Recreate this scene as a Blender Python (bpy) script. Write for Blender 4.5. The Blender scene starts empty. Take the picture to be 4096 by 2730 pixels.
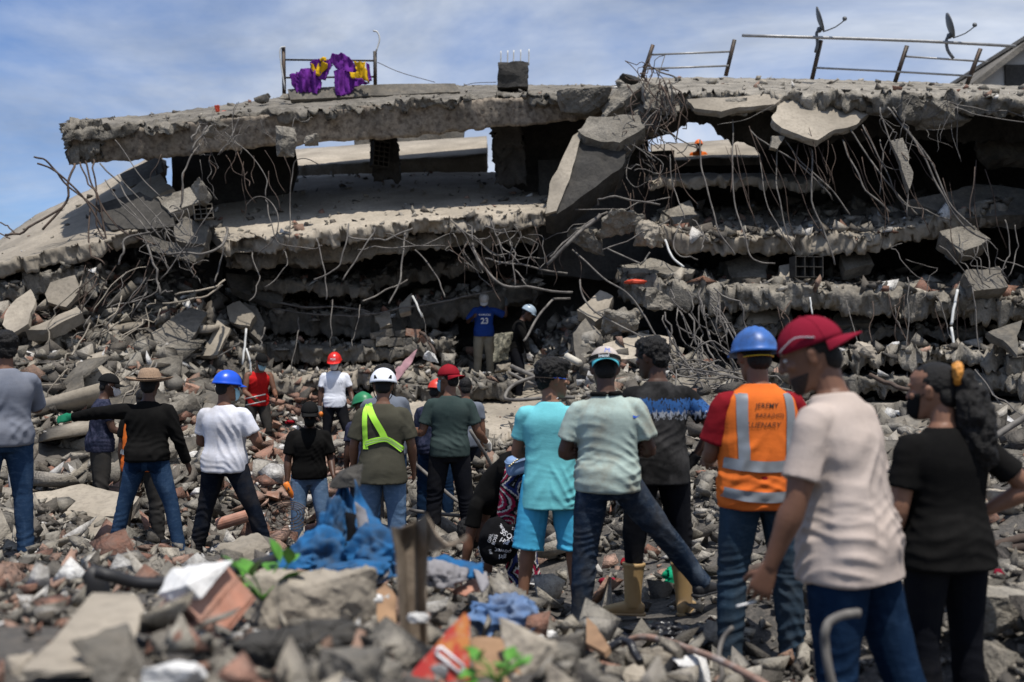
import bpy, bmesh, math, random
import numpy as np
from mathutils import Vector, Matrix, Euler
from mathutils.bvhtree import BVHTree
from mathutils.geometry import delaunay_2d_cdt

R = math.radians
SC = bpy.context.scene
COL = SC.collection
# ------------------------------------------------------------------ camera
F_PX = 4096 * 35.0 / 36.0            # focal length in pixels of the 4096 px wide photograph
HORIZON = 1450.0
CAM_Z = 1.70
PITCH = math.atan((HORIZON - 1365.0) / F_PX)
cam_data = bpy.data.cameras.new('camera')
cam = bpy.data.objects.new('camera', cam_data)
COL.objects.link(cam)
cam_data.lens = 35.0
cam_data.sensor_width = 36.0
cam_data.clip_start = 0.05
cam_data.clip_end = 3000.0
cam.location = (0, 0, CAM_Z)
cam.rotation_euler = (math.pi / 2 + PITCH, 0, 0)
cam_data.dof.use_dof = True
cam_data.dof.focus_distance = 9.5
cam_data.dof.aperture_fstop = 1.7
SC.camera = cam

# ------------------------------------------------------------------ sky, sun, exposure
SUN_EL, SUN_AZ = R(72), R(22)
S = Vector((math.sin(SUN_AZ) * math.cos(SUN_EL), -math.cos(SUN_AZ) * math.cos(SUN_EL), math.sin(SUN_EL)))
world = bpy.data.worlds.new('World')
SC.world = world
world.use_nodes = True
nt = world.node_tree
nt.nodes.clear()
def wn(t, **kw):
    n = nt.nodes.new(t)
    for k, v in kw.items():
        setattr(n, k, v)
    return n
wout = wn('ShaderNodeOutputWorld'); wbg = wn('ShaderNodeBackground')
sky = wn('ShaderNodeTexSky'); sky.sky_type = 'NISHITA'; sky.sun_disc = False
sky.sun_elevation = SUN_EL; sky.sun_rotation = math.atan2(S.x, S.y)
sky.air_density = 1.0; sky.dust_density = 0.6; sky.ozone_density = 1.6
tc = wn('ShaderNodeTexCoord'); sep = wn('ShaderNodeSeparateXYZ')
nt.links.new(tc.outputs['Generated'], sep.inputs[0])
def wm(op, a, b=None, clamp=False):
    n = wn('ShaderNodeMath', operation=op, use_clamp=clamp)
    for i, v in enumerate((a, b)):
        if v is None: continue
        if isinstance(v, (int, float)): n.inputs[i].default_value = v
        else: nt.links.new(v, n.inputs[i])
    return n.outputs[0]
zz = wm('ADD', wm('MAXIMUM', sep.outputs['Z'], 0.0), 0.22)
comb = wn('ShaderNodeCombineXYZ')
nt.links.new(wm('DIVIDE', sep.outputs['X'], zz), comb.inputs[0])
nt.links.new(wm('DIVIDE', sep.outputs['Y'], zz), comb.inputs[1])
def wnoise(scale, detail, rough, off, dist=0.0):
    mp = wn('ShaderNodeMapping'); mp.inputs['Location'].default_value = off
    nt.links.new(comb.outputs[0], mp.inputs[0])
    n = wn('ShaderNodeTexNoise'); n.inputs['Scale'].default_value = scale
    n.inputs['Detail'].default_value = detail; n.inputs['Roughness'].default_value = rough
    n.inputs['Distortion'].default_value = dist
    nt.links.new(mp.outputs[0], n.inputs['Vector'])
    return n.outputs['Fac']
n1 = wnoise(1.25, 8, 0.60, (3.1, 1.7, 0), 0.5)
n2 = wnoise(0.45, 3, 0.5, (8.2, 4.4, 0))
side = wm('MULTIPLY', wm('DIVIDE', sep.outputs['X'], zz), 0.11)       # the sky is cloudier towards +X
dens = wm('ADD', wm('ADD', wm('MULTIPLY', n1, 0.75), wm('MULTIPLY', n2, 0.35)), wm('MINIMUM', wm('MAXIMUM', side, -0.08), 0.10))
ramp = wn('ShaderNodeValToRGB')
ramp.color_ramp.elements[0].position = 0.42; ramp.color_ramp.elements[0].color = (0.10, 0.10, 0.10, 1)
ramp.color_ramp.elements[1].position = 0.62; ramp.color_ramp.elements[1].color = (0.95, 0.95, 0.95, 1)
nt.links.new(dens, ramp.inputs[0])
cshade = wn('ShaderNodeValToRGB')
cshade.color_ramp.elements[0].position = 0.35; cshade.color_ramp.elements[0].color = (11.0, 12.0, 13.8, 1)
cshade.color_ramp.elements[1].position = 0.68; cshade.color_ramp.elements[1].color = (4.1, 5.1, 7.0, 1)
nt.links.new(wnoise(1.5, 6, 0.6, (1.3, 7.7, 2.0), 0.4), cshade.inputs[0])
skym = wn('ShaderNodeMixRGB', blend_type='MULTIPLY'); skym.inputs[0].default_value = 1.0
skym.inputs[2].default_value = (1.22, 1.56, 2.10, 1)
nt.links.new(sky.outputs[0], skym.inputs[1])
mix = wn('ShaderNodeMixRGB')
nt.links.new(ramp.outputs[0], mix.inputs[0]); nt.links.new(skym.outputs[0], mix.inputs[1]); nt.links.new(cshade.outputs[0], mix.inputs[2])
nt.links.new(mix.outputs[0], wbg.inputs[0]); nt.links.new(wbg.outputs[0], wout.inputs[0])
wbg.inputs[1].default_value = 0.068

sun_data = bpy.data.lights.new('sun', 'SUN'); sun_data.energy = 5.0; sun_data.angle = R(0.55); sun_data.color = (1.0, 0.955, 0.89)
sun = bpy.data.objects.new('sun', sun_data); COL.objects.link(sun)
sun.rotation_euler = S.to_track_quat('Z', 'Y').to_euler(); sun.location = (5, -10, 30)
SC.view_settings.view_transform = 'Standard'; SC.view_settings.look = 'None'
SC.view_settings.gamma = 1.0; SC.view_settings.use_curve_mapping = False
SC.view_settings.exposure = -0.06
SC.render.engine = 'CYCLES'
SC.cycles.max_bounces = 5; SC.cycles.diffuse_bounces = 1; SC.cycles.glossy_bounces = 2
SC.cycles.transmission_bounces = 4; SC.cycles.use_denoising = True

# ------------------------------------------------------------------ helpers
def P(px, py, Y):
    """the point seen at photo pixel (px, py) that stands Y metres in front of the camera"""
    x = (px - 2048.0) / F_PX; z = -(py - 1365.0) / F_PX
    c, s = math.cos(PITCH), math.sin(PITCH)
    yy = c - s * z; zz_ = s + c * z
    k = Y / yy
    return Vector((x * k, Y, CAM_Z + zz_ * k))
def X(px, Y): return (px - 2048.0) / F_PX * Y

def _hash(ix, iy, iz, seed):
    h = (ix.astype(np.int64) * 374761393 + iy.astype(np.int64) * 668265263 + iz.astype(np.int64) * 1274126177 + seed * 974711) & 0xFFFFFFFF
    h = ((h ^ (h >> 13)) * 1274126177) & 0xFFFFFFFF
    h = (h ^ (h >> 16)) & 0xFFFFFFFF
    return h.astype(np.float64) / 2147483648.0 - 1.0
def vnoise(p, seed=0):
    p = np.asarray(p, float)
    i = np.floor(p).astype(np.int64); f = p - i
    u = f * f * (3 - 2 * f)
    r = 0
    for dx in (0, 1):
        wx = u[:, 0] if dx else 1 - u[:, 0]
        for dy in (0, 1):
            wy = u[:, 1] if dy else 1 - u[:, 1]
            for dz in (0, 1):
                wz = u[:, 2] if dz else 1 - u[:, 2]
                r = r + wx * wy * wz * _hash(i[:, 0] + dx, i[:, 1] + dy, i[:, 2] + dz, seed)
    return r
def fbm(p, scale=1.0, oct=4, seed=0, gain=0.5):
    p = np.asarray(p, float) * np.asarray(scale, float)
    a, s, t = 1.0, 0.0, 0.0
    for k in range(oct):
        s = s + a * vnoise(p * (2.03 ** k) + 17.3 * k, seed + k); t += a; a *= gain
    return s / t

def make_mesh(name, V, F, smooth=False):
    me = bpy.data.meshes.new(name)
    V = np.asarray(V, float)
    if isinstance(F, np.ndarray) and F.ndim == 2:
        n, k = F.shape
        me.vertices.add(len(V)); me.vertices.foreach_set('co', V.ravel())
        me.loops.add(n * k); me.loops.foreach_set('vertex_index', F.ravel().astype(np.int32))
        me.polygons.add(n); me.polygons.foreach_set('loop_start', np.arange(0, n * k, k, dtype=np.int32))
        me.update(calc_edges=True)
    else:
        me.from_pydata([tuple(v) for v in V], [], [tuple(int(i) for i in f) for f in F])
        me.update()
    if smooth:
        me.polygons.foreach_set('use_smooth', np.ones(len(me.polygons), bool))
    return me
def link(name, me, mat=None, parent=None):
    o = bpy.data.objects.new(name, me)
    COL.objects.link(o)
    if mat is not None and me is not None and len(me.materials) == 0:
        me.materials.append(mat)
    if parent is not None: o.parent = parent
    return o
def tag(o, label=None, cat=None, group=None, kind=None):
    if label: o['label'] = label
    if cat: o['category'] = cat
    if group: o['group'] = group
    if kind: o['kind'] = kind
    return o
def empty(name, loc=(0, 0, 0), rz=0.0):
    o = bpy.data.objects.new(name, None); COL.objects.link(o)
    o.location = loc; o.rotation_euler = (0, 0, rz); o.empty_display_size = 0.1
    return o

# ------------------------------------------------------------------ materials
def srgb(r, g, b):
    f = lambda c: c / 12.92 if c <= 0.04045 else ((c + 0.055) / 1.055) ** 2.4
    return (f(r / 255.0), f(g / 255.0), f(b / 255.0))
class MB:
    """small node builder"""
    def __init__(s, name, rough=0.85, metal=0.0, spec=0.3):
        s.m = bpy.data.materials.new(name); s.m.use_nodes = True
        s.nt = s.m.node_tree; s.b = s.nt.nodes['Principled BSDF']
        s.b.inputs['Roughness'].default_value = rough; s.b.inputs['Metallic'].default_value = metal
        s.b.inputs['Specular IOR Level'].default_value = spec
        s.tc = s.nt.nodes.new('ShaderNodeTexCoord')
    def n(s, t, **kw):
        x = s.nt.nodes.new(t)
        for k, v in kw.items(): setattr(x, k, v)
        return x
    def l(s, a, b): s.nt.links.new(a, b)
    def val(s, inp, v):
        if isinstance(v, (int, float)): inp.default_value = v
        elif isinstance(v, tuple): inp.default_value = v if len(v) == 4 or len(inp.default_value) == 3 else (*v, 1)
        else: s.l(v, inp)
    def math(s, op, a, b=0.0, clamp=False):
        x = s.n('ShaderNodeMath', operation=op, use_clamp=clamp); s.val(x.inputs[0], a); s.val(x.inputs[1], b); return x.outputs[0]
    def noise(s, scale, detail=4, rough=0.55, vec=None, mapscale=None, off=None):
        x = s.n('ShaderNodeTexNoise'); x.inputs['Scale'].default_value = scale; x.inputs['Detail'].default_value = detail
        x.inputs['Roughness'].default_value = rough
        v = vec if vec is not None else s.tc.outputs['Object']
        if mapscale is not None or off is not None:
            mp = s.n('ShaderNodeMapping')
            if mapscale: mp.inputs['Scale'].default_value = mapscale
            if off: mp.inputs['Location'].default_value = off
            s.l(v, mp.inputs[0]); v = mp.outputs[0]
        s.l(v, x.inputs['Vector']); return x.outputs['Fac']
    def ramp(s, fac, stops, interp='LINEAR'):
        x = s.n('ShaderNodeValToRGB'); cr = x.color_ramp; cr.interpolation = interp
        while len(cr.elements) < len(stops): cr.elements.new(0.5)
        for e, (p, c) in zip(cr.elements, stops):
            e.position = p; e.color = (*c, 1) if not isinstance(c, (int, float)) else (c, c, c, 1)
        s.l(fac, x.inputs[0]); return x.outputs[0]
    def mix(s, fac, a, b, mode='MIX'):
        x = s.n('ShaderNodeMixRGB', blend_type=mode); s.val(x.inputs[0], fac); s.val(x.inputs[1], a); s.val(x.inputs[2], b); return x.outputs[0]
    def bump(s, h, strength=0.5, dist=0.02):
        x = s.n('ShaderNodeBump'); x.inputs['Strength'].default_value = strength; x.inputs['Distance'].default_value = dist
        s.l(h, x.inputs['Height']); s.l(x.outputs[0], s.b.inputs['Normal'])
    def color(s, c): s.val(s.b.inputs['Base Color'], c); return s

def world_vec(b):
    g = b.n('ShaderNodeNewGeometry'); return g.outputs['Position']
def mat_concrete(name, c, var=0.35, scale=1.0, spots=0.0, tint=(0.36, 0.30, 0.22), bump=0.6, dust=0.25, bscale=18.0):
    b = MB(name, 0.92, 0, 0.2); v = world_vec(b)
    n1 = b.noise(0.9 * scale, 6, 0.62, v); n2 = b.noise(7.0 * scale, 5, 0.65, v, off=(4, 2, 9)); n3 = b.noise(bscale, 4, 0.6, v, off=(1, 8, 3))
    lo = tuple(x * (1 - var) for x in c); hi = tuple(min(0.9, x * (1 + var)) for x in c)
    col = b.ramp(n1, [(0.3, lo), (0.52, c), (0.72, hi)])
    col = b.mix(b.ramp(n2, [(0.42, 0.0), (0.68, dust)]), col, tint)
    col = b.mix(b.ramp(n3, [(0.30, 0.55), (0.55, 0.0)]), col, tuple(x * 0.55 for x in c))
    oi = b.n('ShaderNodeObjectInfo')
    br = b.math('ADD', b.math('MULTIPLY', oi.outputs['Random'], 0.36), 0.82)
    hs = b.n('ShaderNodeHueSaturation'); b.l(br, hs.inputs['Value']); b.l(col, hs.inputs['Color'])
    b.color(hs.outputs[0])
    b.bump(b.mix(0.5, n2, n3), bump, 0.03)
    return b.m
def mat_plain(name, c, rough=0.6, metal=0.0, var=0.12, scale=12.0, bump=0.0, spec=0.4, c2=None, amt=0.0, c2scale=3.0):
    b = MB(name, rough, metal, spec)
    n1 = b.noise(scale, 4)
    col = b.ramp(n1, [(0.3, tuple(x * (1 - var) for x in c)), (0.7, tuple(min(1, x * (1 + var)) for x in c))])
    if c2 is not None:
        n2 = b.noise(c2scale, 6, 0.65, off=(5, 1, 2))
        col = b.mix(b.ramp(n2, [(0.45, 0.0), (0.68, amt)]), col, c2)
    b.color(col)
    if bump: b.bump(n1, bump, 0.01)
    return b.m
def mat_cloth(name, c, c2=None, amt=0.35, c2scale=3.0, rough=0.95, bump=0.25, fold=0.5, streak=None):
    b = MB(name, rough, 0, 0.12)
    n1 = b.noise(2.5, 5, 0.6, off=(3, 3, 1)); n2 = b.noise(160, 2, 0.5); n3 = b.noise(9, 4, 0.6, mapscale=(1, 1, 0.4))
    col = b.ramp(n1, [(0.3, tuple(x * 0.86 for x in c)), (0.7, tuple(min(1, x * 1.1) for x in c))])
    if c2 is not None:
        n4 = b.noise(c2scale, 6, 0.68, off=(9, 5, 2))
        col = b.mix(b.ramp(n4, [(0.43, 0.0), (0.66, amt)]), col, c2)
    col = b.mix(b.ramp(n2, [(0.35, 0.12), (0.6, 0.0)]), col, tuple(x * 0.5 for x in c))
    b.color(col)
    n5 = b.noise(16, 3, 0.55, mapscale=(1, 1, 2.4), off=(6, 1, 8)); b.bump(b.mix(0.45, b.mix(0.25, n3, n2), n5), bump * 1.1, 0.012)
    b.b.inputs['Specular IOR Level'].default_value = 0.06
    return b.m
def mat_denim(name, c, fade, dirt=None):
    b = MB(name, 0.95, 0, 0.05)
    n1 = b.noise(3.2, 6, 0.62, mapscale=(1, 1, 0.55)); n2 = b.noise(14, 5, 0.7, mapscale=(1, 1, 2.6), off=(2, 2, 2)); n3 = b.noise(220, 2)
    col = b.ramp(n1, [(0.32, tuple(x * 0.65 for x in c)), (0.55, c), (0.74, fade)])
    col = b.mix(b.ramp(n2, [(0.5, 0.0), (0.75, 0.45)]), col, fade)
    if dirt is not None:
        col = b.mix(b.ramp(b.noise(2.1, 6, 0.7, off=(7, 0, 4)), [(0.46, 0.0), (0.7, 0.7)]), col, dirt)
    col = b.mix(b.ramp(n3, [(0.35, 0.25), (0.6, 0.0)]), col, tuple(x * 0.4 for x in c))
    b.color(col); b.bump(b.mix(0.3, n2, n3), 0.35, 0.012)
    return b.m
def mat_skin(name, c):
    b = MB(name, 0.52, 0, 0.38)
    n1 = b.noise(14, 4); n2 = b.noise(120, 3)
    b.color(b.ramp(n1, [(0.3, tuple(x * 0.82 for x in c)), (0.7, tuple(min(1, x * 1.12) for x in c))]))
    b.b.inputs['Subsurface Weight'].default_value = 0.0
    b.bump(n2, 0.12, 0.004)
    return b.m

M = {}
M['conc'] = mat_concrete('concrete', (0.135, 0.124, 0.107), 0.6, bump=0.9)
M['conc_tan'] = mat_concrete('concrete_tan', (0.315, 0.275, 0.22), 0.38, 0.9, dust=0.18, tint=(0.22, 0.20, 0.17), bump=0.35)
M['conc_dark'] = mat_concrete('concrete_dark_shade', (0.055, 0.052, 0.048), 0.4, tint=(0.20, 0.18, 0.15), dust=0.15)  # dark concrete; on inner surfaces the shade is put into this colour
M['conc_rough'] = mat_concrete('concrete_broken', (0.195, 0.178, 0.15), 0.65, 2.2, bump=1.2, dust=0.3, tint=(0.42, 0.37, 0.30), bscale=30)
M['plaster_stained'] = mat_concrete('plaster_stained', (0.33, 0.28, 0.22), 0.4, 1.6, tint=(0.05, 0.035, 0.03), dust=0.85, bump=0.3)
M['panel'] = mat_concrete('plaster_pale', (0.55, 0.53, 0.50), 0.1, 0.6, tint=(0.4, 0.38, 0.35), dust=0.2, bump=0.15)
M['brick'] = mat_concrete('clay_brick', (0.27, 0.145, 0.10), 0.25, 3.0, tint=(0.38, 0.33, 0.28), dust=0.55)
M['white'] = mat_concrete('plaster_white', (0.66, 0.65, 0.63), 0.12, 3.0, tint=(0.45, 0.42, 0.37), dust=0.3, bump=0.4)
M['dirt'] = mat_concrete('dusty_earth', (0.075, 0.070, 0.064), 0.45, 3.0, tint=(0.22, 0.19, 0.16), dust=0.45, bump=1.0, bscale=40)
M['rebar'] = mat_plain('rebar_dusty', (0.11, 0.10, 0.092), 0.75, 0.25, 0.4, 9, 0.2, c2=(0.26, 0.24, 0.21), amt=0.8, c2scale=5)
M['rebar_dark'] = mat_plain('rebar_rusted', (0.075, 0.055, 0.045), 0.8, 0.2, 0.4, 9, 0.2, c2=(0.15, 0.10, 0.07), amt=0.7)
M['conduit'] = mat_plain('conduit_pale', (0.55, 0.55, 0.53), 0.5, 0, 0.15, 6)
M['skin_d'] = mat_skin('skin_dark', (0.075, 0.036, 0.022))
M['skin_m'] = mat_skin('skin_brown', (0.16, 0.076, 0.045))
M['skin_l'] = mat_skin('skin_tan', (0.23, 0.115, 0.07))
M['hair'] = mat_plain('hair_black', (0.0065, 0.0055, 0.005), 0.6, 0, 0.4, 150, 0.9, spec=0.3)
M['metal_dark'] = mat_plain('steel_dark', (0.055, 0.048, 0.042), 0.6, 0.5, 0.3, 8, c2=(0.14, 0.08, 0.05), amt=0.6)
M['metal_grey'] = mat_plain('steel_grey', (0.30, 0.30, 0.30), 0.5, 0.5, 0.2, 8)
# ------------------------------------------------------------------ geometry builders
def catmull(pts, m):
    pts = [np.asarray(p, float) for p in pts]
    if len(pts) < 3 or m <= 1:
        out = []
        for a, b in zip(pts[:-1], pts[1:]):
            for k in range(m): out.append(a + (b - a) * k / m)
        out.append(pts[-1]); return np.array(out)
    q = [2 * pts[0] - pts[1]] + pts + [2 * pts[-1] - pts[-2]]
    out = []
    for i in range(1, len(q) - 2):
        for k in range(m):
            t = k / m
            out.append(0.5 * (2 * q[i] + (q[i + 1] - q[i - 1]) * t + (2 * q[i - 1] - 5 * q[i] + 4 * q[i + 1] - q[i + 2]) * t * t
                              + (-q[i - 1] + 3 * q[i] - 3 * q[i + 1] + q[i + 2]) * t ** 3))
    out.append(pts[-1]); return np.array(out)

class Acc:
    def __init__(s): s.V = []; s.F = []; s.n = 0
    def add(s, V, F):
        V = np.asarray(V, float)
        s.V.append(V); s.F += [tuple(i + s.n for i in f) for f in F]; s.n += len(V); return s
    def tube(s, pts, rads, side=(1, 0, 0), n=12, m=3, sup=2.0):
        k = len(pts)
        rr = [(r, r) if isinstance(r, (int, float)) else r for r in rads]
        A = catmull([np.concatenate([np.asarray(p, float), np.asarray(r, float)]) for p, r in zip(pts, rr)], m)
        C, Rr = A[:, :3], np.maximum(A[:, 3:], 1e-4)
        T = np.gradient(C, axis=0); T /= np.linalg.norm(T, axis=1)[:, None] + 1e-12
        side = np.asarray(side, float); V = []
        prev = side
        for c, r, t in zip(C, Rr, T):
            sv = side - side.dot(t) * t
            if np.linalg.norm(sv) < 0.15: sv = prev - prev.dot(t) * t
            sv /= np.linalg.norm(sv) + 1e-12; prev = sv
            bv = np.cross(t, sv)
            th = np.arange(n) * 2 * math.pi / n
            cx = np.sign(np.cos(th)) * np.abs(np.cos(th)) ** (2 / sup); cy = np.sign(np.sin(th)) * np.abs(np.sin(th)) ** (2 / sup)
            V.append(c + r[0] * cx[:, None] * sv + r[1] * cy[:, None] * bv)
        N = len(C); V = np.concatenate(V + [C[:1], C[-1:]])
        F = []
        for i in range(N - 1):
            for j in range(n):
                j2 = (j + 1) % n
                F.append((i * n + j, i * n + j2, (i + 1) * n + j2, (i + 1) * n + j))
        for j in range(n):
            j2 = (j + 1) % n
            F.append((N * n, j2, j)); F.append((N * n + 1, (N - 1) * n + j, (N - 1) * n + j2))
        return s.add(V, F)
    def ell(s, c, r, rot=None, nu=14, nv=9):
        V, F = [], []
        for i in range(nv + 1):
            ph = math.pi * i / nv
            for j in range(nu):
                th = 2 * math.pi * j / nu
                V.append((math.sin(ph) * math.cos(th), math.sin(ph) * math.sin(th), math.cos(ph)))
        V = np.array(V) * np.asarray(r, float)
        if rot is not None: V = V @ np.array(rot).T
        for i in range(nv):
            for j in range(nu):
                j2 = (j + 1) % nu
                F.append((i * nu + j, (i + 1) * nu + j, (i + 1) * nu + j2, i * nu + j2))
        return s.add(V + np.asarray(c, float), F)
    def box(s, c, h, rot=None):
        V = np.array([(x, y, z) for x in (-1, 1) for y in (-1, 1) for z in (-1, 1)], float) * np.asarray(h, float)
        if rot is not None: V = V @ np.array(rot).T
        return s.add(V + np.asarray(c, float), [(0, 1, 3, 2), (4, 6, 7, 5), (0, 4, 5, 1), (2, 3, 7, 6), (0, 2, 6, 4), (1, 5, 7, 3)])
    def verts(s): return np.concatenate(s.V)
    def mesh(s, name, smooth=True): return make_mesh(name, s.verts(), s.F, smooth)
    def xf(s, fn): s.V = [fn(s.verts())]; return s

_hulls = {}
def hull(seed, n=13, dims=(1, 1, 1), boxy=0.0):
    """angular convex fragment; returns verts, triangles"""
    key = (seed, n, dims, boxy)
    if key in _hulls: return _hulls[key]
    rg = random.Random(seed * 7 + 3)
    bm = bmesh.new()
    for i in range(n):
        v = Vector((rg.uniform(-1, 1), rg.uniform(-1, 1), rg.uniform(-1, 1)))
        if boxy and rg.random() < boxy:
            v = Vector([math.copysign(rg.uniform(0.8, 1), c) for c in v])
        elif v.length > 0: v = v.normalized() * rg.uniform(0.75, 1.0)
        bm.verts.new((v.x * dims[0], v.y * dims[1], v.z * dims[2]))
    r = bmesh.ops.convex_hull(bm, input=bm.verts)
    bmesh.ops.delete(bm, geom=[v for v in bm.verts if not v.link_faces], context='VERTS')
    bmesh.ops.triangulate(bm, faces=bm.faces)
    bm.verts.index_update()
    V = np.array([v.co for v in bm.verts]); F = np.array([[v.index for v in f.verts] for f in bm.faces], int)
    bm.free()
    _hulls[key] = (V, F)
    return V, F
def rock_mesh(name, seed, dims, n=16, boxy=0.3, cuts=4, rough=0.05, fine=14.0):
    """a larger broken block with worn edges and rough faces"""
    V, F = hull(seed, n, (1, 1, 1), boxy)
    bm = bmesh.new()
    vs = [bm.verts.new(v * np.array(dims)) for v in V]
    for f in F: bm.faces.new([vs[i] for i in f])
    big = max(dims)
    bmesh.ops.dissolve_limit(bm, angle_limit=R(14), verts=bm.verts, edges=bm.edges)
    bmesh.ops.bevel(bm, geom=list(bm.edges), offset=big * 0.05, segments=1, affect='EDGES', clamp_overlap=True)
    bmesh.ops.triangulate(bm, faces=bm.faces)
    L = big * 0.95 / (cuts + 1)
    for it in range(5):
        es = [e for e in bm.edges if e.calc_length() > L]
        if not es: break
        bmesh.ops.subdivide_edges(bm, edges=es, cuts=1)
        bmesh.ops.triangulate(bm, faces=[f for f in bm.faces if len(f.verts) > 3])
    bm.normal_update()
    co = np.array([v.co for v in bm.verts]); no = np.array([v.normal for v in bm.verts])
    d = fbm(co + seed * 3.7, 3.0 / big, 4, seed) * rough * big * 1.3 + fbm(co, fine, 3, seed + 9) * rough * 0.5 * min(big, 0.3)
    co = co + no * d[:, None]
    for v, c in zip(bm.verts, co): v.co = c
    me = bpy.data.meshes.new(name); bm.to_mesh(me); bm.free()
    return me

def strip_mesh(name, front, back, thick, nu=120, nv=16, nw=4, jag=0.12, rough=0.02, edge=0.35, seed=1, sides=True, notch=0.0):
    """slab whose top runs from the polyline `front` to the polyline `back` (lists of Vectors), broken along its edges"""
    def res(pl, n):
        pl = [np.array(p) for p in pl]
        d = [0]
        for a, b in zip(pl[:-1], pl[1:]): d.append(d[-1] + np.linalg.norm(b - a))
        t = np.linspace(0, d[-1], n)
        return np.stack([np.interp(t, d, [p[k] for p in pl]) for k in range(3)], 1)
    A, B = res(front, nu), res(back, nu)
    if hasattr(thick, '__len__'):
        fl = np.cumsum([0] + [(b_ - a_).length for a_, b_ in zip(front[:-1], front[1:])]); th = np.interp(np.linspace(0, fl[-1], nu), fl if len(fl) == len(thick) else np.linspace(0, fl[-1], len(thick)), thick)
    else: th = np.full(nu, thick)
    vs = np.linspace(0, 1, nv) ** 1.5
    top = A[:, None] + (B - A)[:, None] * vs[None, :, None]                     # nu,nv,3
    du = np.gradient(top, axis=0); dv = np.gradient(top, axis=1)
    nrm = np.cross(du, dv); nrm /= np.linalg.norm(nrm, axis=2)[..., None] + 1e-9
    if nrm[..., 2].mean() < 0: nrm = -nrm
    W = np.linspace(0, 1, nw + 1)
    G = top[:, :, None] - nrm[:, :, None] * (th[:, None, None, None] * W[None, None, :, None])   # nu,nv,nw+1,3
    fwd = (A - B); L = np.linalg.norm(fwd, axis=1)[:, None]; fwd = fwd / (L + 1e-9)
    flat = G.reshape(-1, 3)
    n1 = fbm(flat, 1.1, 3, seed).reshape(G.shape[:3]); n2 = fbm(flat, 5.0, 4, seed + 5).reshape(G.shape[:3]); n3 = fbm(flat, 16.0, 2, seed + 11).reshape(G.shape[:3])
    dist = (vs[None, :, None] * L[:, None])                                       # metres behind the front edge
    fall = np.clip(1 - dist / edge, 0, 1) ** 1.2
    under = 0.55 + 0.45 * W[None, None, :]
    c2 = np.floor(flat * np.array((9, 9, 14)) + np.stack([fbm(flat, 5, 2, seed + 41 + q) for q in range(3)], 1) * 1.1); ch2 = _hash(c2[:, 0], c2[:, 1], c2[:, 2], seed + 19).reshape(G.shape[:3]); pull = jag * (n1 * 1.5 + n2 * .35 * under + ch2 * .22 + n3 * 0.12 + .25) * .85
    cell = np.floor(flat * 6.5 + np.stack([fbm(flat, 2.5, 2, seed + 31 + q) for q in range(3)], 1) * 1.6); ch = _hash(cell[:, 0], cell[:, 1], cell[:, 2] * 0, seed + 7).reshape(G.shape[:3])
    pull = pull + jag * .65 * ch
    if notch:                                                                      # broken-out bites
        pull = pull + notch * np.clip(n1 * 2.0 - 0.5, 0, 1)
    G = G - fwd[:, None, None, :] * (np.clip(pull, -jag * 0.5, 9) * fall)[..., None]
    G = G + nrm[:, :, None] * ((n2 * rough + n3 * rough * 0.5 + ch * rough * .6 * fall) * (1 + 2.0 * fall))[..., None]
    if sides:
        ud = np.minimum(np.arange(nu), np.arange(nu)[::-1]); sf = np.clip(1 - ud / 4.0, 0, 1)[:, None, None]
        tx = np.gradient(A, axis=0); tx /= np.linalg.norm(tx, axis=1)[:, None] + 1e-9
        sg = np.where(np.arange(nu) < nu / 2, 1, -1)[:, None, None]
        G = G + tx[:, None, None, :] * (sf * sg * (np.abs(n2) + n3 * 0.5) * jag * 2)[..., None]
    nW = nw + 1
    idx = np.arange(nu * nv * nW).reshape(nu, nv, nW)
    F = []
    def quad(a, b, c, d): F.append(np.stack([a.ravel(), b.ravel(), c.ravel(), d.ravel()], 1))
    quad(idx[:-1, :-1, 0], idx[1:, :-1, 0], idx[1:, 1:, 0], idx[:-1, 1:, 0])
    quad(idx[:-1, :-1, -1], idx[:-1, 1:, -1], idx[1:, 1:, -1], idx[1:, :-1, -1])
    quad(idx[:-1, 0, :-1], idx[:-1, 0, 1:], idx[1:, 0, 1:], idx[1:, 0, :-1])
    quad(idx[:-1, -1, :-1], idx[1:, -1, :-1], idx[1:, -1, 1:], idx[:-1, -1, 1:])
    quad(idx[0, :-1, :-1], idx[0, 1:, :-1], idx[0, 1:, 1:], idx[0, :-1, 1:])
    quad(idx[-1, :-1, :-1], idx[-1, :-1, 1:], idx[-1, 1:, 1:], idx[-1, 1:, :-1])
    F = np.concatenate(F)
    used = np.unique(F); remap = np.full(nu * nv * nW, -1); remap[used] = np.arange(len(used))
    return make_mesh(name, G.reshape(-1, 3)[used], remap[F])

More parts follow.
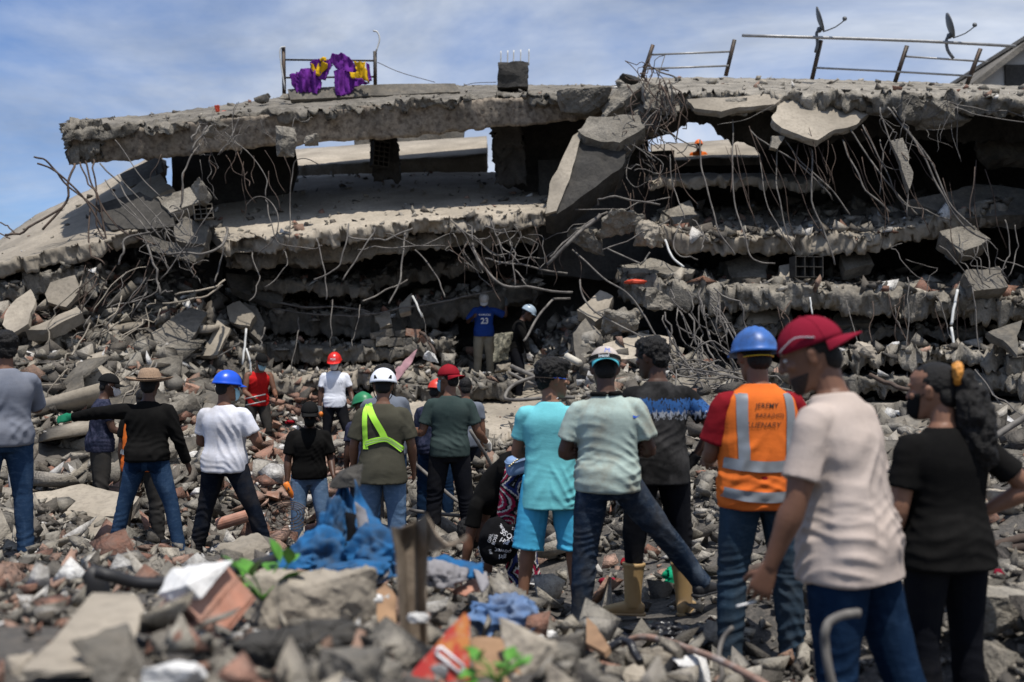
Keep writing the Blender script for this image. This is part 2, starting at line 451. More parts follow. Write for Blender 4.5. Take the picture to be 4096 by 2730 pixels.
def plate_mesh(name, pts, thick, res=0.12, jag=0.05, rough=0.012, seed=1, flipn=None):
    """broken flat panel: polygon of Vectors, extruded away from the viewer, with ragged edges"""
    pts = [Vector(p) for p in pts]
    n = Vector((0, 0, 0))
    for a, b in zip(pts, pts[1:] + pts[:1]): n += a.cross(b)
    n.normalize()
    c = sum(pts, Vector()) / len(pts)
    if n.dot(cam.location - c) < 0: n = -n
    u = (pts[1] - pts[0]); u -= u.dot(n) * n; u.normalize(); v = n.cross(u)
    q = [((p - c).dot(u), (p - c).dot(v)) for p in pts]
    h = [(p - c).dot(n) for p in pts]
    ring = []
    for (a, b) in zip(range(len(q)), list(range(1, len(q))) + [0]):
        A, B = np.array(q[a]), np.array(q[b]); L = np.linalg.norm(B - A); k = max(1, int(L / res))
        for i in range(k):
            ring.append(A + (B - A) * i / k)
    ring = np.array(ring)
    r3 = np.c_[ring, np.zeros(len(ring))]
    cen = ring.mean(0); dirs = ring - cen; dirs /= np.linalg.norm(dirs, axis=1)[:, None] + 1e-9
    ring = ring + dirs * (fbm(r3 + seed * 1.7, 1.2 / max(res, 0.05) * 0.25, 3, seed) * jag * 1.5 - jag * 0.3)[:, None]
    lo, hi = ring.min(0), ring.max(0)
    gx = np.arange(lo[0] + res / 2, hi[0], res); gy = np.arange(lo[1] + res / 2, hi[1], res)
    gr = np.array([(x, y) for x in gx for y in gy]) if len(gx) and len(gy) else np.zeros((0, 2))
    if len(gr): gr = gr + np.random.RandomState(seed).uniform(-0.25, 0.25, gr.shape) * res
    N = len(ring)
    vin = [Vector(p) for p in ring] + [Vector(p) for p in gr]
    vo, eo, fo, *_ = delaunay_2d_cdt(vin, [(i, (i + 1) % N) for i in range(N)], [list(range(N))], 1, 1e-5)
    V2 = np.array(vo); F = [tuple(f) for f in fo]
    cnt = {}
    for f in F:
        for a, b in zip(f, f[1:] + f[:1]): cnt[(a, b)] = 1
    bd = [(a, b) for (a, b) in cnt if (b, a) not in cnt]
    z = fbm(np.c_[V2, np.full(len(V2), seed)], 3.0, 3, seed) * rough
    top = np.c_[V2, z]; nV = len(V2)
    bot = np.c_[V2, np.full(nV, -thick) + fbm(np.c_[V2, np.full(nV, seed + 3.3)], 3.0, 3, seed) * rough * 2]
    bset = sorted({a for e in bd for a in e}); mid = {}
    mids = []
    rs = np.random.RandomState(seed + 1)
    for a in bset:
        mid[a] = 2 * nV + len(mids)
        d = (V2[a] - V2.mean(0)); d /= np.linalg.norm(d) + 1e-9
        mids.append((*(V2[a] + d * rs.uniform(-0.6, 0.9) * jag * 0.5), -thick * rs.uniform(0.35, 0.65)))
    for a in bset:
        d = (V2[a] - V2.mean(0)); d /= np.linalg.norm(d) + 1e-9
        bot[a, :2] -= d * rs.uniform(0, 1) * jag * 0.8
    allv = np.concatenate([top, bot, np.array(mids)]) if mids else np.concatenate([top, bot])
    faces = list(F) + [tuple(i + nV for i in reversed(f)) for f in F]
    for a, b in bd:
        faces.append((b, a, mid[a], mid[b])); faces.append((mid[b], mid[a], a + nV, b + nV))
    W = np.array(c) + allv[:, :1] * np.array(u) + allv[:, 1:2] * np.array(v) + allv[:, 2:3] * np.array(n)
    return make_mesh(name, W, faces)

def tube_mesh(name, pts, r, n=6, m=5, wob=0.0, seed=0, smooth=True):
    pts = [np.array(p, float) for p in pts]
    if wob:
        C = catmull(pts, m)
        C[1:-1] += np.stack([fbm(C[1:-1], 1.3, 2, seed + k) for k in range(3)], 1) * wob
        rk_ = np.random.RandomState(seed + 5); tt = np.linspace(0, 1, len(C))
        for _ in range(2): C += np.outer(np.clip(1 - np.abs(tt - rk_.uniform(.2, .8)) / .16, 0, 1), rk_.uniform(-1, 1, 3)) * wob * 1.1
        pts = list(C); m = 1
    a = Acc(); rr = r if hasattr(r, '__len__') else [r] * len(pts)
    d = np.array(pts[-1]) - np.array(pts[0])
    side = (0, 1, 0) if abs(d[1]) < 0.7 * np.linalg.norm(d) else (1, 0, 0)
    a.tube(pts, rr, side=side, n=n, m=m)
    return a.mesh(name, smooth)
# ------------------------------------------------------------------ the ground: a sheet of dusty debris that climbs to the ruin
CTRL = []   # (x, y, z)
def ctrl(px, py, Y): p = P(px, py, Y); CTRL.append((p.x, p.y, p.z))
def ctrlz(px, Y, z): CTRL.append((X(px, Y), Y, z))
for px, Y, z in [   # where people stand
        (20, 7.5, .20), (410, 11, -.10), (560, 9.7, -.15), (590, 8.6, 0), (900, 8.3, 0.0), (1030, 15.5, .20), (1345, 15.5, .15), (1240, 10.5, -.38),
        (1530, 8, 0), (1545, 9.2, 0), (1465, 10, -.2), (1800, 9.4, -.05), (1735, 10.8, -.1), (2195, 6.6, .05), (2100, 7.3, .06), (2380, 5.9, .10),
        (2890, 6.6, .25), (2630, 6.4, .10), (3010, 5.1, .12), (3350, 3.6, .10), (3770, 4.1, .08), (3700, 3.3, .12), (2700, 4.6, .18)]:
    ctrlz(px, Y, z)
for px, py, Y in [  # heap at the camera's feet
        (-500, 2600, 2.4), (300, 2640, 2.4), (800, 2680, 2.3), (1300, 2640, 2.4), (1800, 2730, 2.6), (600, 2420, 3.5), (100, 2380, 3.8), (1100, 2440, 3.4), (1500, 2480, 3.6),
        (300, 2310, 4.8), (700, 2300, 5.2), (-400, 2300, 5.0), (1300, 2330, 4.8), (1700, 2420, 4.6), (2050, 2560, 3.9), (2400, 2640, 3.9), (2700, 2720, 3.8),
        (600, 2270, 6.6), (200, 2250, 6.8), (1100, 2290, 6.4), (1650, 2330, 6.2), (-500, 2250, 7),
        # slope on the left
        (100, 2080, 9.5), (-500, 2000, 9.5), (250, 1900, 11.6), (-400, 1750, 11.5), (150, 1700, 13), (600, 1900, 12), (-400, 1450, 14), (200, 1480, 15), (700, 1700, 14), (-300, 1250, 16.5), (150, 1230, 17.2),
        (550, 1420, 16.4), (850, 1560, 15.8), (450, 1150, 18.6), (750, 1230, 18.4), (0, 1090, 18.8), (-500, 1080, 19.5), (700, 1020, 20.5), (200, 1000, 21), (950, 1350, 18.5),
        # middle: rubble under the slabs
        (1250, 1920, 12.8), (1250, 1840, 14.2), (1000, 1650, 16.6), (1250, 1620, 16.8), (1500, 1790, 13.4), (1600, 1730, 16), (1900, 1810, 13), (2000, 1740, 16), (2200, 1800, 13.6), (1850, 1730, 14.5), (2100, 1720, 15),
        (1150, 1545, 18.6), (1500, 1520, 18.6), (1750, 1520, 18.4), (1935, 1530, 18.9), (2000, 1560, 18.2), (2095, 1610, 17.3), (2200, 1570, 17.6), (2250, 1450, 18.8), (1200, 1450, 20.2), (1600, 1440, 20.2), (2000, 1420, 20.5), (2300, 1300, 20.5), (900, 1200, 21),
        (1200, 1400, 22.5), (1700, 1400, 22.8), (2200, 1350, 22.8),
        # right of the middle
        (2250, 1900, 10.2), (2420, 1800, 11.5), (2650, 1880, 10), (2850, 1900, 9.4), (2450, 1560, 14.8), (2750, 1640, 13.2), (3000, 1600, 14), (2400, 1400, 16.4), (2700, 1450, 16.6), (2350, 1250, 18.5), (2700, 1420, 19.5),
        (3200, 1720, 14.6), (3500, 1720, 15), (3900, 1710, 14.8), (4300, 1720, 14), (3200, 1690, 18), (3800, 1690, 18), (3300, 1650, 21), (4000, 1650, 21), (4500, 1660, 19), (3400, 1760, 12.2), (3900, 1740, 12.2), (2900, 1600, 17), (3050, 1560, 20),
        # right-hand heap
        (3950, 1950, 7.2), (4200, 1900, 7), (3650, 2100, 7), (3950, 2260, 5.6), (4200, 2300, 5.0), (3600, 2330, 5.8), (3950, 2480, 4.5), (4250, 2560, 3.8), (3300, 2350, 6), (4200, 1750, 10), (3600, 1800, 9.6)]:
    ctrl(px, py, Y)
for x in (-60, -25, 25, 60):
    for y in (-40, -8, 60): CTRL.append((x, y, 0.0))
for x in (-8, -3, 0, 3, 8): CTRL.append((x, 0.6, 0.35))
for x in (-9, 9): CTRL.append((x, 3, 0.4))
for x in (-12, -4, 4, 12): CTRL.append((x, 26, 3.0))
CT = np.array(CTRL)
def ground_z(xy):
    xy = np.atleast_2d(np.asarray(xy, float))
    d2 = (xy[:, None, 0] - CT[None, :, 0]) ** 2 + (xy[:, None, 1] - CT[None, :, 1]) ** 2
    w = 1.0 / (d2 + 0.06) ** 1.8
    return (w * CT[None, :, 2]).sum(1) / w.sum(1)
def ground_full(xy):
    xy = np.atleast_2d(np.asarray(xy, float))
    z = ground_z(xy); p3 = np.c_[xy, np.zeros(len(xy))]
    amp = np.clip((xy[:, 1] - 1.0) / 10, 0.25, 1.0) * np.clip((40 - np.abs(xy[:, 1])) / 10, 0, 1)
    return z + (fbm(p3, 0.9, 3, 3) * 0.10 + fbm(p3, 4.5, 3, 8) * 0.045) * amp
gx = np.concatenate([[-260, -120, -60, -35, -22], np.linspace(-15, 15, 260), [22, 35, 60, 120, 260]])
gy = np.concatenate([[-120, -40, -15, -5], np.linspace(-1, 24, 230), [28, 35, 60, 140, 420]])
GX, GY = np.meshgrid(gx, gy, indexing='ij')
gxy = np.c_[GX.ravel(), GY.ravel()]
gz = np.concatenate([ground_full(gxy[i:i + 8000]) for i in range(0, len(gxy), 8000)])
ii = np.arange(len(gx) * len(gy)).reshape(len(gx), len(gy))
gF = np.stack([ii[:-1, :-1].ravel(), ii[1:, :-1].ravel(), ii[1:, 1:].ravel(), ii[:-1, 1:].ravel()], 1)
ground = link('ground', make_mesh('ground', np.c_[gxy, gz], gF), M['dirt'])
tag(ground, 'uneven ground of grey dust and crushed concrete below the ruin', 'ground', kind='structure')
GRID_DX = None
def drop(px, py, Y0, lo=.72, hi=1.45):
    """distance at which the line of sight through (px, py) meets the ground, near Y0"""
    Ys = np.linspace(Y0 * lo, Y0 * hi, 160); pts = np.array([P(px, py, y) for y in Ys]); d = pts[:, 2] - ground_full(pts[:, :2])
    k = np.nonzero(d <= 0)[0]
    return float(Ys[k[0]]) if len(k) else float(Ys[int(np.argmin(d))])
def gz_at(x, y): return float(ground_full([[x, y]])[0])

# ------------------------------------------------------------------ the collapsed building
bld = empty('collapsed_building', (0, 17, 0))
tag(bld, 'pancaked concrete building with sagging grey slabs and hanging steel bars', 'building')
def bpart(name, me, mat):
    o = link(name, me, mat)
    o.parent = bld; o.matrix_parent_inverse = Matrix.Translation((0, -17, 0))
    return o
def L(*pts): return [P(*p) for p in pts]
def slab(name, front, back, thick, mat, **kw):
    return bpart(name, strip_mesh(name, L(*front), L(*back), thick, **kw), M[mat])
def plate(name, pts, thick, mat, **kw):
    return bpart(name, plate_mesh(name, L(*pts), thick, **kw), M[mat])

# roof
slab('roof_slab', [(245, 520, 17.0), (600, 502, 17.4), (900, 470, 17.8), (1200, 445, 18), (1600, 408, 18.2), (2000, 392, 18.4), (2500, 378, 18.6)],
     [(245, 484, 19), (600, 460, 20.5), (900, 420, 22), (1150, 386, 23.5), (1600, 350, 24.5), (2000, 340, 25), (2500, 342, 25.5)],
     0.15, 'conc_rough', nu=260, nv=26, nw=4, jag=0.18, rough=0.035, edge=0.8, seed=3, notch=0.35)
slab('edge_beam', [(258, 525, 17.12), (600, 508, 17.5), (900, 476, 17.9), (1200, 452, 18.1), (1600, 416, 18.32), (2000, 398, 18.55), (2450, 384, 18.75)],
     [(275, 523, 17.5), (610, 504, 17.85), (905, 472, 18.25), (1205, 448, 18.45), (1600, 412, 18.65), (2000, 394, 18.9), (2450, 380, 19.1)],
     [0.56, 0.55, 0.57, 0.56, 0.62, 0.50, 0.40], 'plaster_stained', nu=200, nv=5, nw=8, jag=0.05, rough=0.012, edge=0.3, seed=5)
slab('beam_end', [(248, 500, 16.95), (330, 495, 17.0), (420, 505, 17.1)], [(248, 490, 17.6), (330, 488, 17.6), (420, 495, 17.7)], [0.62, 0.66, 0.5], 'conc_rough', nu=40, nv=12, nw=14, jag=0.16, rough=0.05, edge=0.7, seed=8)
slab('roof_slab', [(2470, 385, 18.6), (2700, 378, 18.3), (2900, 372, 18.0), (3300, 372, 17.4), (3700, 378, 16.8), (4300, 395, 16)],
     [(2470, 312, 24), (2700, 310, 24), (2900, 311, 24), (3300, 318, 23.5), (3700, 330, 23), (4300, 355, 22)],
     0.3, 'conc_rough', nu=220, nv=24, nw=5, jag=0.2, rough=0.03, edge=0.9, seed=13, notch=0.5)
plate('roof_panel', [(1160, 400, 20.3), (1845, 368, 20.6), (1825, 332, 20.75), (1500, 340, 20.7), (1150, 356, 20.5)], 0.10, 'conc', res=0.2, jag=0.03, seed=4)
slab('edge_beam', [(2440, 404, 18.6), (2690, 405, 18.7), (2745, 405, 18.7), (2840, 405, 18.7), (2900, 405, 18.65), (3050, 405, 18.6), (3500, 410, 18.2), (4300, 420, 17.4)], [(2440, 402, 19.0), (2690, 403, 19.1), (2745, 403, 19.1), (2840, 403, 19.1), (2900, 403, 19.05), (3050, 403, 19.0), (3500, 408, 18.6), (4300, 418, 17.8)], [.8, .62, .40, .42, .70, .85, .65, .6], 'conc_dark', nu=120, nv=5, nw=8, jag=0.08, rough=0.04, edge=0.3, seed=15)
plate('hanging_panel', [(3085, 470, 17.35), (3110, 405, 17.7), (3250, 388, 17.75), (3410, 400, 17.7), (3482, 455, 17.4), (3440, 492, 17.2), (3345, 520, 17.05), (3270, 566, 16.85), (3190, 540, 16.95), (3120, 515, 17.1)], 0.14, 'conc_tan', res=0.09, jag=0.05, seed=6)
plate('hanging_panel', [(2740, 400, 17.8), (3080, 372, 17.8), (3150, 385, 17.75), (3100, 415, 17.5), (2960, 432, 17.45), (2880, 455, 17.4), (2770, 430, 17.5)], 0.12, 'conc_tan', res=0.09, jag=0.06, seed=7)
plate('hanging_panel', [(3420, 400, 17.6), (3560, 395, 17.5), (3640, 420, 17.2), (3560, 450, 17.1), (3470, 430, 17.3)], 0.14, 'conc_rough', res=0.09, jag=0.06, seed=17)
plate('hanging_panel', [(3085, 540, 17.2), (3140, 545, 17.2), (3110, 600, 17.1), (3080, 590, 17.1)], 0.12, 'conc_rough', res=0.06, jag=0.03, seed=27)
for i, (px, py, Y, d, sd) in enumerate([(2330, 430, 18.2, (.5, .35, .28), 3), (2480, 420, 18.2, (.45, .4, .35), 5), (2640, 400, 17.9, (.4, .35, .3), 9), (2560, 470, 18.2, (.3, .3, .35), 11), (3660, 440, 17, (.35, .3, .3), 15), (3800, 460, 16.9, (.5, .3, .25), 19),
                                        (1245, 560, 17.6, (.13, .1, .10), 21), (2900, 440, 17.9, (.4, .3, .2), 22)]):
    o = bpart('concrete_lump', rock_mesh('concrete_lump', sd, d, cuts=5, rough=0.12), M['conc_rough']); o.location = P(px, py, Y)
# rear edge seen through the gap, with daylight between it and the roof
slab('rear_slab', [(1150, 668, 24.0), (1500, 650, 24.2), (1950, 618, 24.4)], [(1150, 600, 27), (1500, 574, 27.2), (1950, 545, 27.4)], 0.46, 'conc_tan', nu=60, nv=6, jag=0.05, rough=0.01, seed=21)
plate('rear_wall', [(1420, 560, 27.6), (1860, 520, 27.6), (1850, 590, 27.6), (1420, 620, 27.6)], 0.2, 'conc', res=0.2, jag=0.06, seed=23)
slab('rear_slab', [(2600, 652, 24.0), (2900, 632, 24.0), (3150, 628, 24.0)], [(2600, 580, 27), (2900, 560, 27), (3150, 556, 27)], 0.55, 'conc_tan', nu=60, nv=6, jag=0.06, rough=0.01, seed=22)
# inner columns, and dark walls added to close off sky, shade in their colour
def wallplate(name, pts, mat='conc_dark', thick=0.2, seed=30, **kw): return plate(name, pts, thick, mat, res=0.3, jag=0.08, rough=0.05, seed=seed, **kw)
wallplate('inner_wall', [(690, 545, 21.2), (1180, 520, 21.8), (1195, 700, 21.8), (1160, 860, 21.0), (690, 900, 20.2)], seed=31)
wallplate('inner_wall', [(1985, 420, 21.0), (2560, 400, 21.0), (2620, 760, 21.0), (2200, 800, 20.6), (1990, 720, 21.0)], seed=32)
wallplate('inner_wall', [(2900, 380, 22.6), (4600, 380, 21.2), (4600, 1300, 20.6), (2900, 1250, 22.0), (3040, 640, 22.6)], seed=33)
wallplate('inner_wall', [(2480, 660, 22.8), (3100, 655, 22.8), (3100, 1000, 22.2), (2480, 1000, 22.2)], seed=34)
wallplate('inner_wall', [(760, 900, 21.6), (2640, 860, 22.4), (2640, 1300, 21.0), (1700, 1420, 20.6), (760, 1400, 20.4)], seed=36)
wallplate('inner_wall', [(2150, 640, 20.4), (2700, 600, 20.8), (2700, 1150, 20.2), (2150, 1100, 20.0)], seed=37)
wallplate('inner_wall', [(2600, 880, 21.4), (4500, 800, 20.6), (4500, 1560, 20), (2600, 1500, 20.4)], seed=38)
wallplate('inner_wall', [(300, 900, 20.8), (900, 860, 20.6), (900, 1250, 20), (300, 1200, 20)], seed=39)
wallplate('side_wall', [(4330, 380, 15.6), (4330, 380, 22), (4330, 1500, 21), (4330, 1500, 15)], seed=35)
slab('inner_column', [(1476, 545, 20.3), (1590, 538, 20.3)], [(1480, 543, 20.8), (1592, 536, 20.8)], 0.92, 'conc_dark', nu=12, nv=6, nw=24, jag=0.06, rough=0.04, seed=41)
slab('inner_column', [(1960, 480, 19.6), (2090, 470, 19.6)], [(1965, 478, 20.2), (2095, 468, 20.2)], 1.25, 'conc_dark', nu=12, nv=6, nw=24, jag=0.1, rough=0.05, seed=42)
# the leaning column head; its shaded front and lit side are coloured in
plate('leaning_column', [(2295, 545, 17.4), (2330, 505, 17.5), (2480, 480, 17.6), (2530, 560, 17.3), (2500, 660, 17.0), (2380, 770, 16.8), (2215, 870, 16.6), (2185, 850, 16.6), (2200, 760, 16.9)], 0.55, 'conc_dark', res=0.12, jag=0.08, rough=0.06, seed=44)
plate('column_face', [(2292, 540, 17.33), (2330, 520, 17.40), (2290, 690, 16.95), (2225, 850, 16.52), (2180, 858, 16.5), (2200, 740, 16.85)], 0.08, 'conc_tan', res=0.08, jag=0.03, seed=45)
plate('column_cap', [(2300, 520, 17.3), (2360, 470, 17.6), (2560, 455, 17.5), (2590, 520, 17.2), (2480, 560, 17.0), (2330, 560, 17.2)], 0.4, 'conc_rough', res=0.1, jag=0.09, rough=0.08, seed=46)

# floor slabs, left half
slab('floor_slab', [(880, 960, 17.3), (1000, 972, 17.2), (1200, 945, 17.3), (1450, 905, 17.5), (1700, 880, 17.8), (2000, 862, 18.0), (2190, 840, 18.2)],
     [(700, 770, 22.6), (950, 740, 22.8), (1200, 705, 23.4), (1450, 695, 23.6), (1700, 690, 24), (2000, 690, 24), (2300, 700, 24)],
     0.26, 'conc_tan', nu=260, nv=30, nw=5, jag=0.2, rough=0.02, edge=0.55, seed=51, notch=0.5)
slab('floor_beam', [(900, 1010, 17.9), (1300, 985, 18.0), (1700, 930, 18.3), (2150, 905, 18.6)], [(900, 1005, 18.4), (1300, 980, 18.5), (1700, 925, 18.8), (2150, 900, 19.1)], 0.30, 'conc_rough', nu=120, nv=6, nw=6, jag=0.12, rough=0.04, seed=52)
slab('fallen_slab', [(1440, 1125, 19.4), (1700, 1075, 19.5), (2000, 1010, 19.8)], [(1420, 1095, 21.0), (1700, 1045, 21.2), (2010, 985, 21.4)], 0.24, 'conc', nu=80, nv=10, jag=0.16, rough=0.03, seed=53)
slab('fallen_slab', [(1020, 1235, 19.0), (1300, 1262, 18.9), (1560, 1262, 18.9), (1800, 1200, 19.3), (2150, 1130, 19.8)], [(1020, 1190, 21), (1300, 1205, 21), (1560, 1200, 21), (1800, 1150, 21.2), (2150, 1090, 21.5)], 0.40, 'conc', nu=140, nv=12, nw=6, jag=0.14, rough=0.05, seed=54)
slab('fallen_slab', [(1000, 1120, 18.7), (1250, 1128, 18.6), (1500, 1150, 18.6)], [(1000, 1085, 21), (1250, 1090, 21), (1500, 1110, 21)], 0.2, 'conc', nu=90, nv=10, nw=4, jag=0.16, rough=0.03, seed=151)
slab('fallen_slab', [(1010, 1375, 18.3), (1250, 1392, 18.0), (1500, 1400, 18.1), (1820, 1360, 18.4)], [(1010, 1340, 20.3), (1250, 1350, 20.2), (1500, 1350, 20.2), (1820, 1310, 20.3)], 0.26, 'conc', nu=120, nv=10, nw=5, jag=0.16, rough=0.04, seed=152)
slab('fallen_slab', [(960, 1480, 17.3), (1150, 1520, 17.0), (1400, 1500, 17.0), (1720, 1490, 17.0)], [(960, 1445, 19), (1150, 1465, 19), (1400, 1450, 19), (1720, 1445, 19)], 0.22, 'conc_tan', nu=120, nv=10, nw=4, jag=0.14, rough=0.03, seed=55)
slab('fallen_slab', [(1560, 1555, 16.0), (1820, 1560, 15.9), (2050, 1540, 16.0)], [(1560, 1500, 17.6), (1820, 1500, 17.6), (2050, 1490, 17.8)], 0.24, 'conc', nu=80, nv=10, nw=4, jag=0.12, rough=0.03, seed=56)
slab('fallen_slab', [(1430, 1720, 14.0), (1600, 1745, 13.8), (1850, 1760, 13.7), (2080, 1745, 13.8), (2260, 1740, 14.2)], [(1500, 1520, 17.6), (1700, 1515, 17.8), (1850, 1510, 18.2), (2050, 1500, 18.8), (2200, 1500, 18.6)], 0.32, 'conc_tan', nu=180, nv=30, nw=5, jag=0.2, rough=0.035, edge=0.5, seed=57, notch=0.3)
slab('fallen_slab', [(1900, 1840, 12.4), (2150, 1880, 12.2), (2450, 1830, 12.2)], [(1900, 1800, 13.5), (2150, 1800, 13.5), (2450, 1770, 13.6)], 0.3, 'conc', nu=80, nv=10, nw=5, jag=0.12, rough=0.05, seed=58)
# big sloping slab and broken panels on the left
slab('fallen_slab', [(-260, 1110, 16.2), (0, 1052, 16.3), (250, 1000, 16.6), (480, 940, 17.0), (640, 890, 17.6)], [(-260, 1060, 20.4), (0, 960, 20.6), (140, 860, 21), (400, 738, 21), (640, 605, 21)], 0.24, 'conc_tan', nu=160, nv=20, nw=4, jag=0.12, rough=0.015, edge=0.4, seed=61)
slab('fallen_slab', [(-260, 1180, 16.4), (0, 1150, 16.4), (250, 1090, 16.6), (420, 1080, 16.8)], [(-260, 1130, 18), (0, 1100, 18), (250, 1050, 18), (420, 1040, 18)], 0.3, 'conc_rough', nu=100, nv=10, nw=5, jag=0.2, rough=0.06, seed=62)
for sd, pts, th, mt in [
        (63, [(10, 1300, 15.6), (30, 1230, 15.9), (120, 1150, 16.2), (145, 1200, 16.0), (115, 1300, 15.6), (40, 1330, 15.4)], .12, 'conc_tan'),
        (64, [(180, 1180, 16.4), (200, 1130, 16.5), (300, 1100, 16.6), (320, 1160, 16.5), (265, 1230, 16.3), (190, 1210, 16.3)], .14, 'conc_tan'),
        (65, [(95, 1320, 15.6), (310, 1230, 16.2), (330, 1250, 16.0), (200, 1320, 15.6)], .2, 'conc_tan'),
        (66, [(380, 815, 17.6), (560, 770, 17.9), (680, 830, 17.6), (700, 905, 17.3), (440, 930, 17.2)], .5, 'conc_dark'),
        (67, [(690, 905, 17.0), (740, 865, 17.2), (835, 905, 17.0), (820, 985, 16.8), (700, 965, 16.8)], .3, 'conc'),
        (68, [(560, 930, 17.3), (700, 970, 16.9), (820, 990, 16.8), (780, 1050, 16.8), (600, 1000, 17)], .2, 'conc_rough'),
        (69, [(440, 800, 18.8), (560, 730, 19.3), (640, 690, 19.5), (700, 760, 18.8), (500, 830, 18.3)], .2, 'conc_tan'),
        (70, [(480, 700, 20.0), (640, 620, 20.6), (660, 690, 19.8), (520, 745, 19.4)], .25, 'conc'),
        (71, [(620, 790, 17.8), (760, 740, 18.0), (810, 810, 17.6), (680, 850, 17.4)], .2, 'conc_rough'),
        (72, [(905, 1225, 18.1), (960, 1205, 18.2), (1015, 1260, 18.0), (1000, 1305, 17.8), (920, 1290, 17.9)], .14, 'conc_tan'),
        (73, [(970, 1200, 18.4), (1030, 1230, 18.4), (1065, 1290, 18.2), (1040, 1370, 17.9), (990, 1330, 18.0)], .16, 'conc'),
        (74, [(795, 1430, 17.0), (870, 1280, 17.6), (925, 1305, 17.5), (870, 1420, 17.1)], .12, 'conc_tan'),
        (75, [(900, 1090, 19.0), (1150, 1120, 19.2), (1130, 1200, 18.8), (1080, 1215, 18.7), (920, 1150, 18.8)], .2, 'conc'),
        (76, [(600, 1330, 16.9), (760, 1230, 17.6), (830, 1250, 17.6), (740, 1400, 16.8), (640, 1420, 16.6)], .2, 'conc'),
        (77, [(340, 1500, 15.5), (520, 1380, 16.0), (600, 1420, 16), (470, 1540, 15.4)], .2, 'conc_rough'),
        (78, [(600, 1480, 16), (700, 1440, 16.3), (760, 1480, 16.2), (680, 1540, 15.8)], .16, 'conc'),
        (79, [(1120, 1010, 18.6), (1420, 1020, 18.8), (1390, 1060, 18.6), (1150, 1050, 18.5)], .2, 'conc_dark'),
        (80, [(1590, 1215, 18.6), (1650, 1170, 18.8), (1640, 1240, 18.4), (1600, 1255, 18.4)], .1, 'conc_tan'),
        (81, [(1495, 1265, 18.4), (1560, 1245, 18.5), (1575, 1300, 18.3), (1520, 1315, 18.2)], .1, 'conc_tan'),
        (82, [(2290, 1330, 16.2), (2340, 1280, 16.5), (2400, 1330, 16.3), (2390, 1450, 15.9), (2300, 1470, 15.8)], .4, 'conc'),
        (83, [(2310, 1240, 16.9), (2400, 1160, 17.2), (2460, 1180, 17.1), (2440, 1250, 16.8), (2380, 1290, 16.6)], .25, 'conc_tan'),
        (84, [(2400, 1380, 16.0), (2560, 1330, 16.3), (2700, 1350, 16.2), (2640, 1420, 15.8), (2450, 1440, 15.7)], .2, 'conc_tan'),
        (85, [(60, 1980, 10.6), (330, 1930, 10.9), (560, 1990, 10.6), (500, 2060, 10.2), (120, 2080, 10.1)], .12, 'conc_tan'),
        (86, [(100, 2070, 10.0), (360, 2050, 10.2), (540, 2090, 9.9), (420, 2150, 9.6), (160, 2150, 9.6)], .1, 'conc_tan'),
        (87, [(2640, 1850, 9.6), (2760, 1830, 9.9), (2900, 1850, 9.9), (2900, 1960, 9.3), (2660, 1960, 9.3)], .25, 'conc_rough')]:
    plate('broken_panel', pts, th, mt, res=0.1, jag=0.05, rough=0.03, seed=sd)
# floor slabs, right half
slab('floor_slab', [(2590, 715, 18.8), (2900, 715, 18.7), (3080, 722, 18.7), (3320, 738, 19)], [(2590, 695, 21), (2900, 692, 21), (3080, 695, 21), (3320, 705, 21)], 0.15, 'conc_tan', nu=90, nv=10, nw=3, jag=0.16, rough=0.03, seed=91, notch=0.4)
slab('floor_slab', [(2620, 905, 17.6), (2800, 950, 17.3), (3050, 952, 17.2), (3300, 948, 17.2), (3500, 932, 17.2), (3750, 870, 17.4), (4050, 800, 17.6)], [(2600, 835, 22), (2800, 830, 22.3), (3050, 815, 22.5), (3300, 805, 22.5), (3500, 795, 22.4), (3750, 775, 22.2), (4050, 740, 22)],
     0.3, 'conc_tan', nu=200, nv=24, nw=5, jag=0.16, rough=0.03, edge=0.5, seed=92, notch=0.2)
slab('floor_slab', [(2480, 1120, 17.2), (2700, 1130, 16.9), (2900, 1150, 16.8), (3300, 1155, 16.6), (3700, 1180, 16.4), (4350, 1215, 16)], [(2480, 1060, 21), (2700, 1070, 21), (2900, 1080, 21), (3300, 1075, 21), (3700, 1090, 20.5), (4350, 1110, 20)],
     0.36, 'conc_rough', nu=240, nv=20, nw=6, jag=0.15, rough=0.05, edge=0.6, seed=93, notch=0.3)
slab('floor_slab', [(2850, 1300, 17.0), (3200, 1310, 17.0), (3600, 1320, 16.8), (4350, 1330, 16.4)], [(2850, 1270, 20), (3200, 1275, 20), (3600, 1280, 19.8), (4350, 1290, 19.4)], 0.14, 'conc', nu=120, nv=10, nw=4, jag=0.2, rough=0.06, seed=94)
slab('floor_slab', [(3250, 1420, 15.6), (3600, 1410, 15.6), (4350, 1420, 15.2)], [(3250, 1385, 18), (3600, 1375, 18), (4350, 1385, 17.6)], 0.2, 'conc_rough', nu=100, nv=10, nw=4, jag=0.2, rough=0.08, seed=95)
slab('floor_slab', [(2820, 1500, 15.9), (3150, 1510, 15.7), (3500, 1505, 15.6), (4350, 1510, 15.0)], [(2820, 1460, 18.6), (3150, 1465, 18.6), (3500, 1460, 18.4), (4350, 1460, 18)], 0.24, 'conc_rough', nu=140, nv=10, nw=5, jag=0.2, rough=0.05, seed=96)
slab('floor_slab', [(3000, 1620, 14.9), (3400, 1630, 14.8), (4350, 1625, 14.2)], [(3000, 1580, 17.4), (3400, 1585, 17.4), (4350, 1580, 17)], 0.26, 'conc', nu=120, nv=10, nw=5, jag=0.18, rough=0.05, seed=97)
wallplate('inner_wall', [(2700, 1450, 20.6), (4500, 1430, 20.0), (4500, 1780, 19), (2700, 1750, 19.6)], seed=40)
